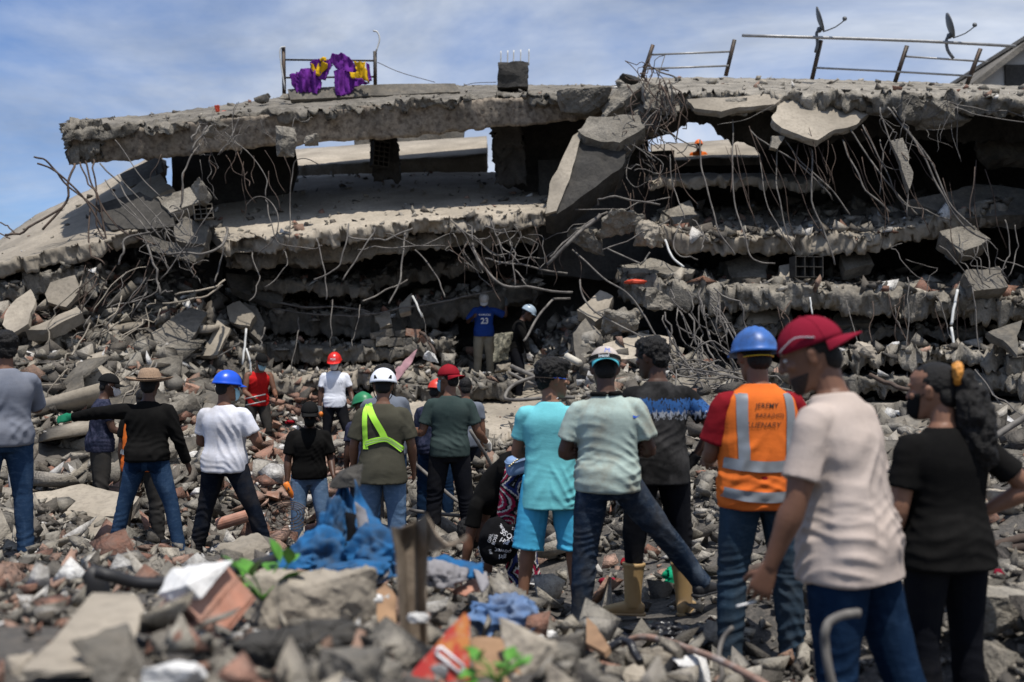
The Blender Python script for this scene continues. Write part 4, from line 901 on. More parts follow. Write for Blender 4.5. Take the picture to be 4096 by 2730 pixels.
LANDMARKS = [(22, 7.5, 'the leftmost man'), (405, 11, 'the dark-capped masked man'), (592, 8.6, 'the straw-hatted man'), (902, 8.3, 'the bright blue helmet'), (1030, 15.5, 'the man in red tank top'), (1340, 15.4, 'the man in red hard hat'),
    (1238, 10.5, 'the man in black polo'), (1532, 8, 'the white-helmeted man'), (1800, 9.4, 'the man in dark green tee'), (1935, 19, 'the man in blue jersey'), (2095, 17.4, 'the grey-helmeted man'), (2200, 6.6, 'the curly-haired young man'), (2632, 6.15, 'the man in rubber boots'),
    (2432, 5.8, 'the man in mint tee'), (3035, 5.1, 'the man in orange vest'), (3392, 3.62, 'the man in beige tee'), (3775, 4.12, 'the woman in black'), (1240, 3.2, 'the large pale block'), (1640, 3.0, 'the bent steel profile'), (430, 2.5, 'the tan plaster sheet'), (760, 3.3, 'the hollow clay block'), (1350, 4.3, 'the blue jacket')]
def where(a, Y):
    q, w, nm = min(LANDMARKS, key=lambda t: abs(t[0] - a) / 500 + abs(t[1] - Y) / 6)
    rel = 'behind' if Y > w + .3 else 'in front of' if Y < w - .3 else 'beside'
    sd = '' if abs(a - q) < 60 else (', to the right' if a > q else ', to the left')
    far = 'well ' if abs(Y - w) > 3 and rel != 'beside' else ''
    return far + rel + ' ' + nm + (sd if len(nm.split()) < 6 else '')
def sizeword(s, Y):
    k = s * F_PX / Y
    return 'tiny' if k < 14 else 'small' if k < 24 else 'middling' if k < 40 else 'large' if k < 70 else 'huge'
COLW = {'conc': 'grey', 'conc_tan': 'tan', 'conc_rough': 'rough', 'brick': 'brick-red', 'white': 'white'}
def place_chunk(name, me, p, s, label, cat, group, ez=None):
    o = link(name, me); o.location = p; o.scale = (s, s, s)
    o.rotation_euler = (rc.gauss(0, .35), rc.gauss(0, .35), rc.uniform(0, 6.28)) if ez is None else ez
    return tag(o, label, cat, group)
for (p0, p1), (y0, y1), n, (s0, s1), wts, lab, grp in ZONES:
    for i in range(n):
        Y = 1 / rc.uniform(1 / y1, 1 / y0) if y0 < 8 else rc.uniform(y0, y1)
        a = rc.uniform(p0, p1); x = X(a, Y); s = rc.uniform(s0, s1) * Y / F_PX * 0.8
        if not clear(a, Y): s *= .35
        k = rc.choices(CH_MATS, wts)[0]
        place_chunk('concrete_chunk', chunk_mesh(k, rc.randrange(14), 'concrete_chunk'), (x, Y, gz_at(x, Y) + s * .22), s, '%s %s concrete chunk %s' % (sizeword(s, Y), COLW[k], where(a, Y)), 'concrete', 'loose concrete chunks')
def brick_frag(k):
    key = ('bf', k)
    if key not in chunk_me:
        rg = np.random.RandomState(k)
        v = bv * np.array((1, .5, .36)) + rg.uniform(-.16, .16, (8, 3))
        me = make_mesh('brick', v, bf); me.materials.append(M['brick']); chunk_me[key] = me
    return chunk_me[key]
for i in range(170):
    Y = rc.uniform(9.2, 16.2); a = rc.gauss(1210, 120) if i % 4 else rc.uniform(600, 2300); x = X(a, Y); s = rc.uniform(.05, .13)
    place_chunk('brick', brick_frag(i % 12), (x, Y, gz_at(x, Y) + s * .3), s, '%s broken red brick %s' % (sizeword(s, Y), where(a, Y)), 'brick', 'broken bricks in the middle')
for i in range(30):
    Y = 1 / rc.uniform(1 / 6.5, 1 / 3.0); a = rc.uniform(100, 1500); x = X(a, Y); s = rc.uniform(14, 34) * Y / F_PX
    place_chunk('brick', brick_frag(i % 12), (x, Y, gz_at(x, Y) + s * .3), s, '%s blurred red brick fragment %s' % (sizeword(s, Y), where(a, Y)), 'brick', 'bricks on the near heap')

# debris lying on the slabs
def on_slab(name_, k_):  # k-th part of that name
    return [o for o in bld.children if o.name.split('.')[0] == name_][k_]
def slab_debris(o, n, smin, smax, seed, front_bias=0.5, col=None):
    me = o.data; vs = np.array([v.co for v in me.vertices]); rg = np.random.RandomState(seed)
    bvh = BVHTree.FromPolygons([Vector(v) for v in vs], [tuple(p.vertices) for p in me.polygons])
    lo, hi = vs.min(0), vs.max(0); pts, ss, cc = [], [], []
    while len(pts) < n:
        x = rg.uniform(lo[0], hi[0]); y = lo[1] + (hi[1] - lo[1]) * rg.rand() ** (1 + 2 * front_bias)
        h = bvh.ray_cast(Vector((x, y, hi[2] + 1)), Vector((0, 0, -1)))
        if h[0] is None: n -= 1; continue
        s = math.exp(rg.uniform(math.log(smin), math.log(smax))); pts.append((x, y, h[0].z + s * .2)); ss.append(s); cc.append(pick_col(0, 30, rg.rand(), rg.rand()))
    q = scatter('debris', np.array(pts), ss, cc, np.ones(len(pts)), small, seed)
    q.parent = bld; q.matrix_parent_inverse = Matrix.Translation((0, -17, 0)); q['kind'] = 'stuff'
slab_debris(on_slab('floor_slab', 0), 500, .02, .12, 1)
slab_debris(on_slab('floor_slab', 2), 1100, .03, .20, 2, .6)
slab_debris(on_slab('floor_slab', 3), 1300, .03, .26, 3, .8)
slab_debris(on_slab('floor_slab', 4), 700, .03, .22, 4, .8)
slab_debris(on_slab('floor_slab', 5), 500, .03, .2, 5, .8)
slab_debris(on_slab('floor_slab', 6), 400, .03, .2, 8, .8)
slab_debris(on_slab('roof_slab', 0), 350, .015, .09, 6, .4)
slab_debris(on_slab('roof_slab', 1), 300, .02, .12, 7, .4)
for k, (n, a, b) in enumerate([(120, .03, .14), (700, .03, .2), (150, .03, .16), (300, .03, .18), (450, .02, .12), (300, .02, .14), (220, .01, .06), (350, .02, .14), (150, .01, .08), (300, .03, .16)]):
    slab_debris(on_slab('fallen_slab', k), n, a, b, 20 + k, .3)

# larger slab pieces leaning on the slopes
LEAN = [((-60, 880), (11.8, 17.8), 58, (.26, .75), 'slab piece sliding down the debris slope at the left', 'slab pieces on the left slope', (-.5, -.9)),
        ((2280, 3150), (10.5, 16.3), 26, (.22, .5), 'slab piece in the debris between the standing men and the ruin', 'slab pieces behind the standing men', (.2, -1)),
        ((3500, 4150), (6.5, 13), 14, (.22, .5), 'slab piece in the heap at the right edge', 'slab pieces at the right edge', (.1, -1)),
        ((980, 1500), (12, 17), 10, (.2, .4), 'slab piece above the broken bricks in the middle', 'slab pieces above the bricks', (0, -1))]
for (p0, p1), (y0, y1), n, (s0, s1), lab, grp, (dx, dy) in LEAN:
    for i in range(n):
        Y = rc.uniform(y0, y1); a = rc.uniform(p0, p1); x = X(a, Y); s = rc.uniform(s0, s1); z = gz_at(x, Y)
        if not clear(a, Y): continue
        k = rc.randrange(8); key = ('lean', k, i % 3)
        if key not in chunk_me:
            V, F = hull(500 + k, 10, (1, .66, .13), .75); me = make_mesh('concrete_wedge', V, F); me.materials.append(M[['conc', 'conc_tan', 'conc_rough'][i % 3]]); chunk_me[key] = me
        o = link('concrete_wedge', chunk_me[key]); o.location = (x, Y, z + s * .12); o.scale = (s, s, s)
        o.rotation_euler = (rc.uniform(.2, .9), rc.gauss(0, .3), math.atan2(dy, dx) + math.pi / 2 + rc.gauss(0, .5))
        tag(o, '%s %s concrete slab piece %s' % (sizeword(s * .8, Y), ('grey', 'tan', 'rough')[i % 3], where(a, Y)), 'concrete', 'leaning slab pieces')
# ------------------------------------------------------------------ people
def nrm(v): v = np.asarray(v, float); return v / (np.linalg.norm(v) + 1e-12)
def rotx(a): return np.array(Matrix.Rotation(a, 3, 'X'))
def rotz(a): return np.array(Matrix.Rotation(a, 3, 'Z'))
def roty(a): return np.array(Matrix.Rotation(a, 3, 'Y'))
TMP = bpy.data.collections.new('tmp_build')
def remesh_all(jobs):
    """jobs: (Acc, voxel, smooth iterations) -> list of evaluated meshes"""
    objs = []
    COL.children.link(TMP)
    for acc, vox, it in jobs:
        me = acc.mesh('raw', False); o = bpy.data.objects.new('raw', me); TMP.objects.link(o)
        m = o.modifiers.new('r', 'REMESH'); m.mode = 'VOXEL'; m.voxel_size = vox; m.use_smooth_shade = True
        if it:
            s = o.modifiers.new('s', 'SMOOTH'); s.factor = 0.5; s.iterations = it
        objs.append(o)
    dg = bpy.context.evaluated_depsgraph_get(); out = []
    for o in objs: out.append(bpy.data.meshes.new_from_object(o.evaluated_get(dg)))
    for o in objs:
        me = o.data; bpy.data.objects.remove(o); bpy.data.meshes.remove(me)
    COL.children.unlink(TMP)
    return out
def get_co(me):
    a = np.empty(len(me.vertices) * 3); me.vertices.foreach_get('co', a); return a.reshape(-1, 3)
def get_no(me):
    a = np.empty(len(me.vertices) * 3); me.vertex_normals.foreach_get('vector', a); return a.reshape(-1, 3)
def set_co(me, co): me.vertices.foreach_set('co', co.ravel()); me.update()
def displace(me, fn):
    co, no = get_co(me), get_no(me); set_co(me, co + no * fn(co)[:, None])
def ridge(n): return 1 - 2 * np.abs(n)
def fset(c, ang, lam, seed, warp=.05, dens=2.4, bias=.1):
    """a family of roughly parallel creases running at angle `ang` from the horizontal"""
    x = c[:, 0] + c[:, 1] * .7; w = fbm(c + seed * 1.3, 3.2, 3, seed) * warp * 1.5
    u = (c[:, 2] * math.cos(ang) - x * math.sin(ang) + w) / lam
    mask = np.clip(fbm(np.c_[x * 1.2, c[:, 1], c[:, 2]] + seed, 3.4, 2, seed + 21) * dens + bias, 0, 1)
    return (0.5 + 0.5 * np.cos(2 * math.pi * u + 3 * vnoise(c * 5 + seed, seed + 2))) ** 1.7 * mask
def folds_shirt(amp, seed, hem=0.86, H=1.7):
    def fn(c):
        s = seed * 3.1; h = c[:, 2] - hem
        low = np.exp(-((h - .10) / .13) ** 2); mid = np.exp(-((h - .30) / .16) ** 2); sd = np.sign(c[:, 0] + .02 * math.sin(seed))
        a = np.where(c[:, 0] > .01 * (seed % 3 - 1), fset(c, R(-58), .075, seed), fset(c, R(58), .075, seed + 3)) * (mid + .5 * low)
        b = fset(c, R(12 if seed % 2 else -14), .048, seed + 5, .06, 2.6, .25) * low
        b2 = fset(c, R(-28 if seed % 2 else 25), .060, seed + 8, .06, 2.4, .05) * (low + .6 * mid)
        v = ridge(vnoise(np.c_[c[:, 0] * 6 + s, c[:, 1] * 6, c[:, 2] * 1.4 + s], seed + 9)) * np.clip(h / .1, 0, 1) * np.clip((.52 - h) / .2, .15, 1)
        big = fbm(np.c_[c[:, 0], c[:, 1], c[:, 2] * .6] + s, 5.5, 2, seed + 7)
        return amp * (1.15 * a + .75 * b + .8 * b2 + .6 * v + .9 * big)
    return fn
def folds_pants(amp, seed, knee, ank):
    def fn(c):
        s = seed * 2.3; g = lambda z, q: np.exp(-((c[:, 2] - z) / q) ** 2)
        w = np.clip(g(knee - .02, .11) + g(ank + .05, .12) + .8 * g(knee + .40, .07), 0, 1)
        a = fset(c, R(16), .058, seed, .12, 3.0, -.05); a2 = fset(c, R(-24), .070, seed + 4, .12, 3.0, -.1)
        b = ridge(vnoise(np.c_[c[:, 0] * 9 + c[:, 2] * 2 + s, c[:, 1] * 9, c[:, 2] * 3 + s], seed + 2))
        return amp * ((a + a2) * (w + .12) * .62 + .5 * b * (1 - .5 * w) + .5 * fbm(c + s, 8, 2, seed))
    return fn

HEAD = [(-.118, .020, .045, .080), (-.106, .040, .005, .092), (-.082, .053, -.040, .094), (-.052, .063, -.074, .093), (-.022, .069, -.090, .091), (.010, .073, -.098, .087),
        (.040, .076, -.101, .093), (.070, .074, -.096, .090), (.094, .063, -.081, .073), (.111, .041, -.054, .045), (.120, .014, -.022, .014)]
def head_acc(acc, T, fem=False):
    h = Acc()
    pts = [(0, (a + b) / 2, z) for z, w, a, b in HEAD]; rad = [(w, (b - a) / 2) for z, w, a, b in HEAD]
    # rings stacked along z: side = x
    V = []; n = 24
    for (p, r) in zip(pts, rad):
        th = np.arange(n) * 2 * math.pi / n
        V.append(np.c_[r[0] * np.sign(np.cos(th)) * np.abs(np.cos(th)) ** .85, p[1] + r[1] * np.sin(th), np.full(n, p[2])])
    N = len(V); F = []
    for i in range(N - 1):
        for j in range(n): F.append((i * n + j, i * n + (j + 1) % n, (i + 1) * n + (j + 1) % n, (i + 1) * n + j))
    F.append(tuple(reversed(range(n)))); F.append(tuple(range((N - 1) * n, N * n)))
    h.add(np.concatenate(V), F)
    h.tube([(0, .086, .034), (0, .098, .010), (0, .112, -.016), (0, .103, -.026)], [.007, .009, .012, .008], n=10, m=2)
    for s in (-1, 1):
        h.ell((s * .011, .100, -.021), (.009, .010, .008)); h.ell((s * .033, .083, .036), (.024, .011, .008)); h.ell((s * .046, .070, -.012), (.020, .018, .018))
        e = roty(s * .15) @ rotz(s * -.45)
        h.ell((s * .079, -.008, -.004), (.008, .019, .031), e); h.ell((s * .082, -.013, .010), (.008, .017, .018), e)
    h.ell((0, .093, -.058), (.023, .009, .0065)); h.ell((0, .091, -.069), (.020, .009, .0065)); h.ell((0, .080, -.100), (.022, .015, .014))
    acc.add(T(h.verts()), h.F)
def hair_acc(T, style):
    h = Acc()
    if style == 'curly':
        h.ell((0, -.022, .068), (.108, .118, .092)); h.ell((0, .040, .100), (.088, .068, .052)); h.ell((0, -.072, .0), (.076, .052, .074))
    elif style == 'thick':
        h.ell((0, -.020, .050), (.092, .106, .092)); h.ell((0, -.065, -.018), (.072, .048, .064)); h.ell((0, .020, .090), (.076, .070, .048))
    elif style == 'under':
        h.ell((0, -.022, .030), (.079, .093, .070)); h.ell((0, -.065, -.022), (.066, .042, .056))
    else:
        h.ell((0, -.020, .040), (.0815, .0955, .0875)); h.ell((0, -.065, -.022), (.066, .042, .060)); h.ell((0, -.005, .075), (.070, .080, .052))
    h.xf(T); return h
def hand_acc(acc, w, d, n, s, sc=1.0, curl=0.45, fat=1.0, spread=1.0, thumb=None):
    """w wrist, d along the hand, n palm normal, s towards the thumb"""
    w, d, n, s = map(np.asarray, (w, nrm(d), nrm(n), nrm(s)))
    L = .092 * sc
    acc.tube([w - d * .02, w + d * L * .35, w + d * L * .8, w + d * L * 1.02], [(.026 * fat, .019 * fat), (.037 * fat, .017 * fat), (.041 * fat, .014 * fat), (.036 * fat, .011 * fat)], side=s, n=12, m=2, sup=2.6)
    for off, ln, k in ((.034, .071, 1.0), (.0118, .080, 1.05), (-.011, .074, 1.15), (-.0335, .058, 1.3)):
        p = w + d * (L * (.96 - abs(off) * 1.6)) + s * off; pts = [p - d * .015, p]; a = curl * .6 * k; dd = d + s * off * 2.2 * spread
        for f in (.46, .30, .24):
            u = nrm(dd) * math.cos(a) + n * math.sin(a); pts.append(pts[-1] + u * ln * sc * f); a += curl * k
        acc.tube(pts, [.0080 * fat * sc, .0082 * fat * sc, .0076 * fat * sc, .0070 * fat * sc, .0056 * fat * sc], side=s, n=8, m=2)
    p = w + d * L * .28 + s * .030; u = nrm(d * .75 + s * .6 + n * .35) if thumb is None else nrm(thumb)
    u2 = nrm(u + d * .4 + n * .2)
    acc.tube([p - s * .012, p + u * .030, p + u * .030 + u2 * .028, p + u * .030 + u2 * .050], [.013 * fat, .0115 * fat, .010 * fat, .007 * fat], side=n, n=8, m=2)

def dome(center, rx, ry, rz, zcut, nu=28, nv=10, flare=0.0, front=0.0, thick=.004):
    """shell of a cap or helmet, open below, in head coordinates"""
    V, F = [], []
    for shell in (0, 1):
        k = 1 - shell * thick / rx
        for i in range(nv + 1):
            ph = math.acos(zcut / rz) * i / nv if False else (math.pi / 2 + math.asin(min(.95, max(-.95, -zcut / rz)))) * i / nv
            for j in range(nu):
                th = 2 * math.pi * j / nu
                V.append((center[0] + math.sin(ph) * math.cos(th) * rx * k, center[1] + math.sin(ph) * math.sin(th) * ry * k, center[2] + math.cos(ph) * rz * k))
    n1 = (nv + 1) * nu
    for sh in (0, 1):
        for i in range(nv):
            for j in range(nu):
                a, b, c, d = i * nu + j, (i + 1) * nu + j, (i + 1) * nu + (j + 1) % nu, i * nu + (j + 1) % nu
                F.append(tuple(x + sh * n1 for x in ((a, b, c, d) if sh == 0 else (d, c, b, a))))
    for j in range(nu):
        a, b = nv * nu + j, nv * nu + (j + 1) % nu; F.append((a, a + n1, b + n1, b))
    return np.array(V), F
def visor(center, rx, ry, z, reach, half=62, droop=.03, rise=.0, thick=.004, n=16, m=5):
    V, F = [], []
    for sh in (0, 1):
        for i in range(m + 1):
            for j in range(n + 1):
                th = R(90 - half + 2 * half * j / n); t = i / m
                pro = math.cos(R((j / n - .5) * 180)) ** .6 if 0 < j < n else 0.0
                ex = reach * t * pro
                V.append((center[0] + math.cos(th) * (rx * .985 + ex * .25), center[1] + math.sin(th) * ry * .985 + ex, z - droop * (abs(j / n - .5) * 2) ** 2 * t - rise * t - sh * thick))
    k = (m + 1) * (n + 1)
    for i in range(m):
        for j in range(n):
            a = i * (n + 1) + j; F.append((a, a + 1, a + n + 2, a + n + 1)); F.append((a + k, a + n + 1 + k, a + n + 2 + k, a + 1 + k))
    for j in range(n):
        a = m * (n + 1) + j; F.append((a, a + 1, a + 1 + k, a + k))
    return np.array(V), F

DOWN = ((.14, -.02, -1), (.02, .22, -1))
class Person:
    def __init__(s, label, px, Y, gz, H=1.70, yaw=0, lean=0, side=0, twist=0, armR=DOWN, armL=None, legR=((.07, .02, -1), (.03, -.03, -1)), legL=None, head=(0, 0, 0), skin='skin_m', vox=.009,
                 bulk=1.0, ptilt=0, footR=8, footL=8, curl=(.45, .45), palm=(None, None), fem=False, group=None, hands=(True, True)):
        s.H = H; k = s.k = H / 1.75; s.bulk = bulk; s.vox = vox; s.label = label; s.skin = skin; s.curl = curl; s.palm = palm
        armL = armL if armL is not None else tuple((-a[0], a[1], a[2]) for a in armR)
        legL = legL if legL is not None else tuple((-a[0], a[1], a[2]) for a in legR)
        s.root = empty('person', (X(px, Y), Y, gz), R(yaw)); tag(s.root, label, 'person', group)
        thigh, shin = .43 * k, .42 * k
        def leg(d, sx):
            hip = np.array((sx * .092 * k, 0, -.03 * k)); kn = hip + nrm(d[0]) * thigh; an = kn + nrm(d[1]) * shin; return hip, kn, an
        LR, LL = leg(legR, 1), leg(legL, -1)
        low = min(LR[2][2], LL[2][2]); pz = .085 * k - low
        s.pel = np.array((0, 0, pz)); mid = (LR[2] + LL[2]) / 2 if False else np.zeros(3)
        s.legs = {1: [p + s.pel for p in LR], -1: [p + s.pel for p in LL]}
        s.footyaw = {1: -R(footR), -1: R(footL)}
        # spine
        s.lean, s.side, s.twist, s.ptilt = R(lean), R(side), R(twist), R(ptilt)
        s.sp = {}
        t, p = 0.0, s.pel.copy(); s._st = [(0.0, p.copy(), s.rot(0))]
        while t < .64 * k:
            t += .02 * k; p = p + s.rot(t) @ np.array((0, 0, .02 * k)); s._st.append((t, p.copy(), s.rot(t)))
        s.arms = {}
        for sx, d in ((1, armR), (-1, armL)):
            sh = s.tp(sx * .176 * bulk ** .5, -.012, .428); el = sh + nrm(d[0]) * .285 * k; wr = el + nrm(d[1]) * .245 * k
            s.arms[sx] = (sh, el, wr)
        hp = s.tp(0, .012, .575)
        s.headR = rotz(R(head[0])) @ rotx(-R(head[1])) @ roty(R(head[2]))
        nb = s.tp(0, .0, .52)
        s.hc = nb + s.rot(.5 * k) @ np.array((0, .008, .058 * k)) + s.headR @ np.array((0, .022, .090)) * k
        s.jobs = []; s.parts = {}
    def rot(s, t):
        f = min(1, max(0, (t / s.k + .02) / .30)); a = s.ptilt + s.lean * f
        return rotz(s.twist * f) @ roty(s.side * f) @ rotx(-a)
    def at(s, t):
        if t <= 0: return s.pel + s.rot(0) @ np.array((0, 0, t)), s.rot(0)
        i = min(len(s._st) - 1, int(t / (.02 * s.k))); t0, p0, r0 = s._st[i]; return p0 + r0 @ np.array((0, 0, t - t0)), r0
    def tp(s, x, y, z):
        p, r = s.at(z * s.k); return p + r @ np.array((x * s.k, y * s.k, 0))
    def HT(s, V, rz=0.0):
        return (np.asarray(V) @ rotz(rz).T * s.k * 1.035) @ s.headR.T + s.hc
    def torso(s, acc, rings, sup=2.3):
        V, F, n = [], [], 26
        zs = catmull([np.array(r, float) for r in rings], 3)
        for z, a, b, yo in zs:
            p, r = s.at(z * s.k); th = np.arange(n) * 2 * math.pi / n
            cx = np.sign(np.cos(th)) * np.abs(np.cos(th)) ** (2 / sup); cy = np.sign(np.sin(th)) * np.abs(np.sin(th)) ** (2 / sup)
            V.append(p + (np.c_[a * s.k * cx, (b * cy + yo) * s.k, np.zeros(n)]) @ r.T)
        N = len(V)
        for i in range(N - 1):
            for j in range(n): F.append((i * n + j, i * n + (j + 1) % n, (i + 1) * n + (j + 1) % n, (i + 1) * n + j))
        F.append(tuple(reversed(range(n)))); F.append(tuple(range((N - 1) * n, N * n)))
        acc.add(np.concatenate(V), F)
    def body(s, gloves=(False, False)):
        k, a, b = s.k, Acc(), s.bulk
        s.torso(a, [(-.10, .12, .09, 0), (-.02, .155 * b, .105 * b, 0), (.06, .15 * b, .10 * b, 0), (.14, .135 * b, .095 * b, 0), (.24, .145 * b, .10 * b, 0), (.34, .155 * b, .104 * b, -.003), (.40, .148, .092, -.010), (.445, .118, .078, -.016), (.485, .082, .062, -.016), (.525, .060, .056, -.010)])
        a.tube([s.tp(0, -.012, .47), s.tp(0, -.006, .535), s.hc + s.headR @ np.array((0, -.03, -.06)) * k, s.hc + s.headR @ np.array((0, -.025, -.02)) * k], [.062 * k, .056 * k, .054 * k, .05 * k], n=14)
        head_acc(a, s.HT)
        for i, sx in enumerate((1, -1)):
            sh, el, wr = s.arms[sx]; g = b ** .6
            a.tube([s.tp(sx * .10, -.012, .415), sh, sh + (el - sh) * .35, sh + (el - sh) * .75, el, el + (wr - el) * .25, el + (wr - el) * .6, wr],
                   [.048 * k, .050 * k * g, .051 * k * g, .044 * k * g, .040 * k, .043 * k * g, .034 * k, (.028 * k, .022 * k)], side=(0, 1, 0), n=14)
            if not gloves[i]: s.hand(a, i)
            hip, kn, an = s.legs[sx]
            a.tube([hip + np.array((0, 0, .05)), hip + (kn - hip) * .2, hip + (kn - hip) * .6, kn, kn + (an - kn) * .3, kn + (an - kn) * .65, an, an + np.array((0, 0, -.05))], [.085 * k, .084 * k, .068 * k, .052 * k, .053 * k, .042 * k, .034 * k, .034 * k], n=14)
        s.job('body', a, .0052 if s.vox < .008 else s.vox * .85, 3, M[s.skin])
    def hand(s, a, i, fat=1.0):
        sx = (1, -1)[i]; sh, el, wr = s.arms[sx]; d = nrm(wr - el)
        n = s.palm[i] if s.palm[i] is not None else (-sx, .1, 0)
        n = np.asarray(n, float) - np.dot(n, d) * d
        if np.linalg.norm(n) < .1: n = np.cross(d, (0, 1, 0))
        n = nrm(n); sd = np.cross(d, n) * (1 if sx > 0 else -1)
        if sd[1] < -.2: pass
        hand_acc(a, wr, d, n, sd, s.k, s.curl[i], fat)
        s.handpos = getattr(s, 'handpos', {}); s.handpos[i] = (wr + d * .10 * s.k + n * .03, d, n, sd)
    def job(s, name, acc, vox, it, mat, fn=None, lab=None): s.jobs.append((name, acc, vox, it, mat, fn, lab))
    def glove(s, i, mat):
        a = Acc(); s.hand(a, i, 1.18); sx = (1, -1)[i]; sh, el, wr = s.arms[sx]; d = nrm(wr - el)
        a.tube([wr - d * .045, wr, wr + d * .03], [.036 * s.k, .036 * s.k, .034 * s.k], side=(0, 1, 0), n=12, m=2)
        s.job('glove', a, .0065 if s.vox < .011 else .009, 2, M[mat])
    def shirt(s, mat, sleeve=.62, hem=-.09, loose=1.0, amp=.007, seed=1, name='shirt', neck=True, sl_r=1.0, flare=1.0, tank=False, vnar=0.0):
        a, b, k, e = Acc(), s.bulk, s.k, loose
        r = [(hem, .184 * b * e * flare, .146 * b * e * flare, -.004), (hem + .05, .184 * b * e * flare, .145 * b * e, -.004), (min(.05, hem + .14), .182 * b * e, .142 * b * e, -.004), (.14, .163 * b * e, .114 * b * e, 0), (.25, .168 * b * e, .118 * b * e, 0),
             (.34, .184 * b * e, .124 * e * b, -.003), (.40, .184 * b, .116 * e, -.008), (.445, .156 * b, .100, -.015), (.485, .105, .080, -.016), (.512, .078, .070, -.010)]
        if tank: r = r[:-3] + [(.43, .15, .10, -.01), (.48, .10, .08, -.012)]
        s.torso(a, r)
        if sleeve > 0:
            for sx in (1, -1):
                sh, el, wr = s.arms[sx]; q = sl_r
                if sleeve <= 1:
                    en = sh + (el - sh) * sleeve
                    dn = s.rot(.45 * k) @ np.array((0, 0, -.003 * k)); g = b ** .5
                    a.tube([s.tp(sx * .09, -.012, .41), sh + dn, sh + dn * .55 + (en - sh) * .45, sh + (en - sh) * .8, en], [.070 * k, .060 * k * g, .060 * k * q * g, .062 * k * q * g, .065 * k * q * g], side=(0, 1, 0), n=16)
                else:
                    dn = s.rot(.45 * k) @ np.array((0, 0, -.002 * k)); a.tube([s.tp(sx * .09, -.012, .41), sh + dn, sh + (el - sh) * .5, el, el + (wr - el) * .5, wr], [.068 * k, .063 * k * q, .060 * k * q, .053 * k * q, .046 * k * q, .038 * k * q], side=(0, 1, 0), n=14)
        s.job(name, a, s.vox, 9 if s.vox < .01 else 5, M[mat], folds_shirt(amp, seed, s.pel[2] + hem * k))
    def pants(s, mat, length=1.0, loose=1.0, amp=.006, seed=1, name='trousers', waist=.075, hemr=1.0):
        a, k, b, e = Acc(), s.k, s.bulk ** .7, loose
        e1 = min(e, 1.0); s.torso(a, [(-.12, .125 * b, .105 * b * e1, -.004), (-.06, .162 * b, .121 * b * e1, -.006), (.0, .165 * b, .122 * b, -.004), (waist, .156 * b, .112 * b, 0)])
        for sx in (1, -1):
            hip, kn, an = s.legs[sx]
            up = hip + np.array((0, 0, .03))
            if 1 < length < 2:
                en = kn + (an - kn) * (length - 1); pts = [up, hip + (kn - hip) * .2, hip + (kn - hip) * .6, kn, en]; rad = [.096 * b, .100 * min(e, 1.04) * b, (.098 if length < 1.4 else .083) * e, (.096 if length < 1.4 else .069) * e, (.100 if length < 1.4 else .046) * e]
            elif length == 1:
                pts = [up, hip + (kn - hip) * .2, hip + (kn - hip) * .6, kn, kn + (an - kn) * .4, kn + (an - kn) * .8, an + (an - kn) * .04]
                rad = [.096 * b, .098 * min(e, 1.03) * b, .083 * e, .068 * e, .066 * e, .058 * e * hemr, .062 * e * hemr]
            else:
                en = hip + (kn - hip) * length; pts = [up, hip + (en - hip) * .25, hip + (en - hip) * .6, en]; rad = [.10 * b, .106 * e * b, .103 * e, .106 * e]
            a.tube(pts, [r * k for r in rad], side=(1, 0, 0), n=16)
        s.job(name, a, s.vox, 4, M[mat], folds_pants(amp, seed, s.legs[1][1][2], s.legs[1][2][2] + .06))
    def vest(s, mat, seed=1, hem=-.10):
        a, b = Acc(), s.bulk * 1.09
        s.torso(a, [(hem, .185 * b, .135 * b, 0), (-.02, .185 * b, .135 * b, 0), (.10, .172 * b, .124 * b, 0), (.25, .176 * b, .126 * b, 0), (.34, .178 * b, .126 * b, -.004), (.41, .166 * b, .118 * b, -.012), (.458, .150 * b, .104 * b, -.016), (.50, .112, .088, -.016), (.525, .085, .075, -.012)])
        s.job('vest', a, s.vox, 4, M[mat], (lambda q: (lambda c: q(c) * np.clip((s.pel[2] + .30 - c[:, 2]) / .1, .12, 1)))(folds_shirt(.008, seed, s.pel[2] + hem * s.k)))
    def shoes(s, mat, sole=None, boots=False):
        for sx in (1, -1):
            hip, kn, an = s.legs[sx]; k = s.k; f = rotz(s.footyaw[sx]); a = Acc(); z0 = -.080 * k
            T = lambda q: an + f @ (np.array(q) * k)
            a.tube([T((0, -.075, -.045)), T((0, -.055, -.042)), T((0, 0, -.035)), T((0, .07, -.043)), T((0, .14, -.053)), T((0, .185, -.060)), T((0, .20, -.064))], [(.018 * k, .026 * k), (.036 * k, .036 * k), (.040 * k, .045 * k), (.044 * k, .038 * k), (.046 * k, .028 * k), (.034 * k, .020 * k), (.012 * k, .012 * k)], side=f @ np.array((1, 0, 0)), n=14, m=2, sup=2.6)
            if boots:
                d = nrm(kn - an); a.tube([an + np.array((0, 0, -.03)), an + d * .08, an + d * .17, an + d * .235], [.052 * k, .056 * k, .064 * k, .072 * k], n=16, m=2); a.tube([an + d * .222, an + d * .24], [.076 * k, .076 * k], n=16, m=1)
            else: a.tube([T((0, 0, -.05)), T((0, -.005, .0)), T((0, -.008, .03))], [.040 * k, .040 * k, .038 * k], n=12, m=2)
            s.job('boot' if boots else 'shoe', a, .008, 2, M[mat])
            a2 = Acc(); a2.tube([T((0, -.082, -.074)), T((0, -.06, -.074)), T((0, .05, -.074)), T((0, .13, -.074)), T((0, .19, -.072)), T((0, .208, -.068))], [(.02 * k, .010 * k), (.040 * k, .011 * k), (.042 * k, .011 * k), (.050 * k, .011 * k), (.036 * k, .011 * k), (.012 * k, .008 * k)], side=f @ np.array((1, 0, 0)), n=12, m=2, sup=3)
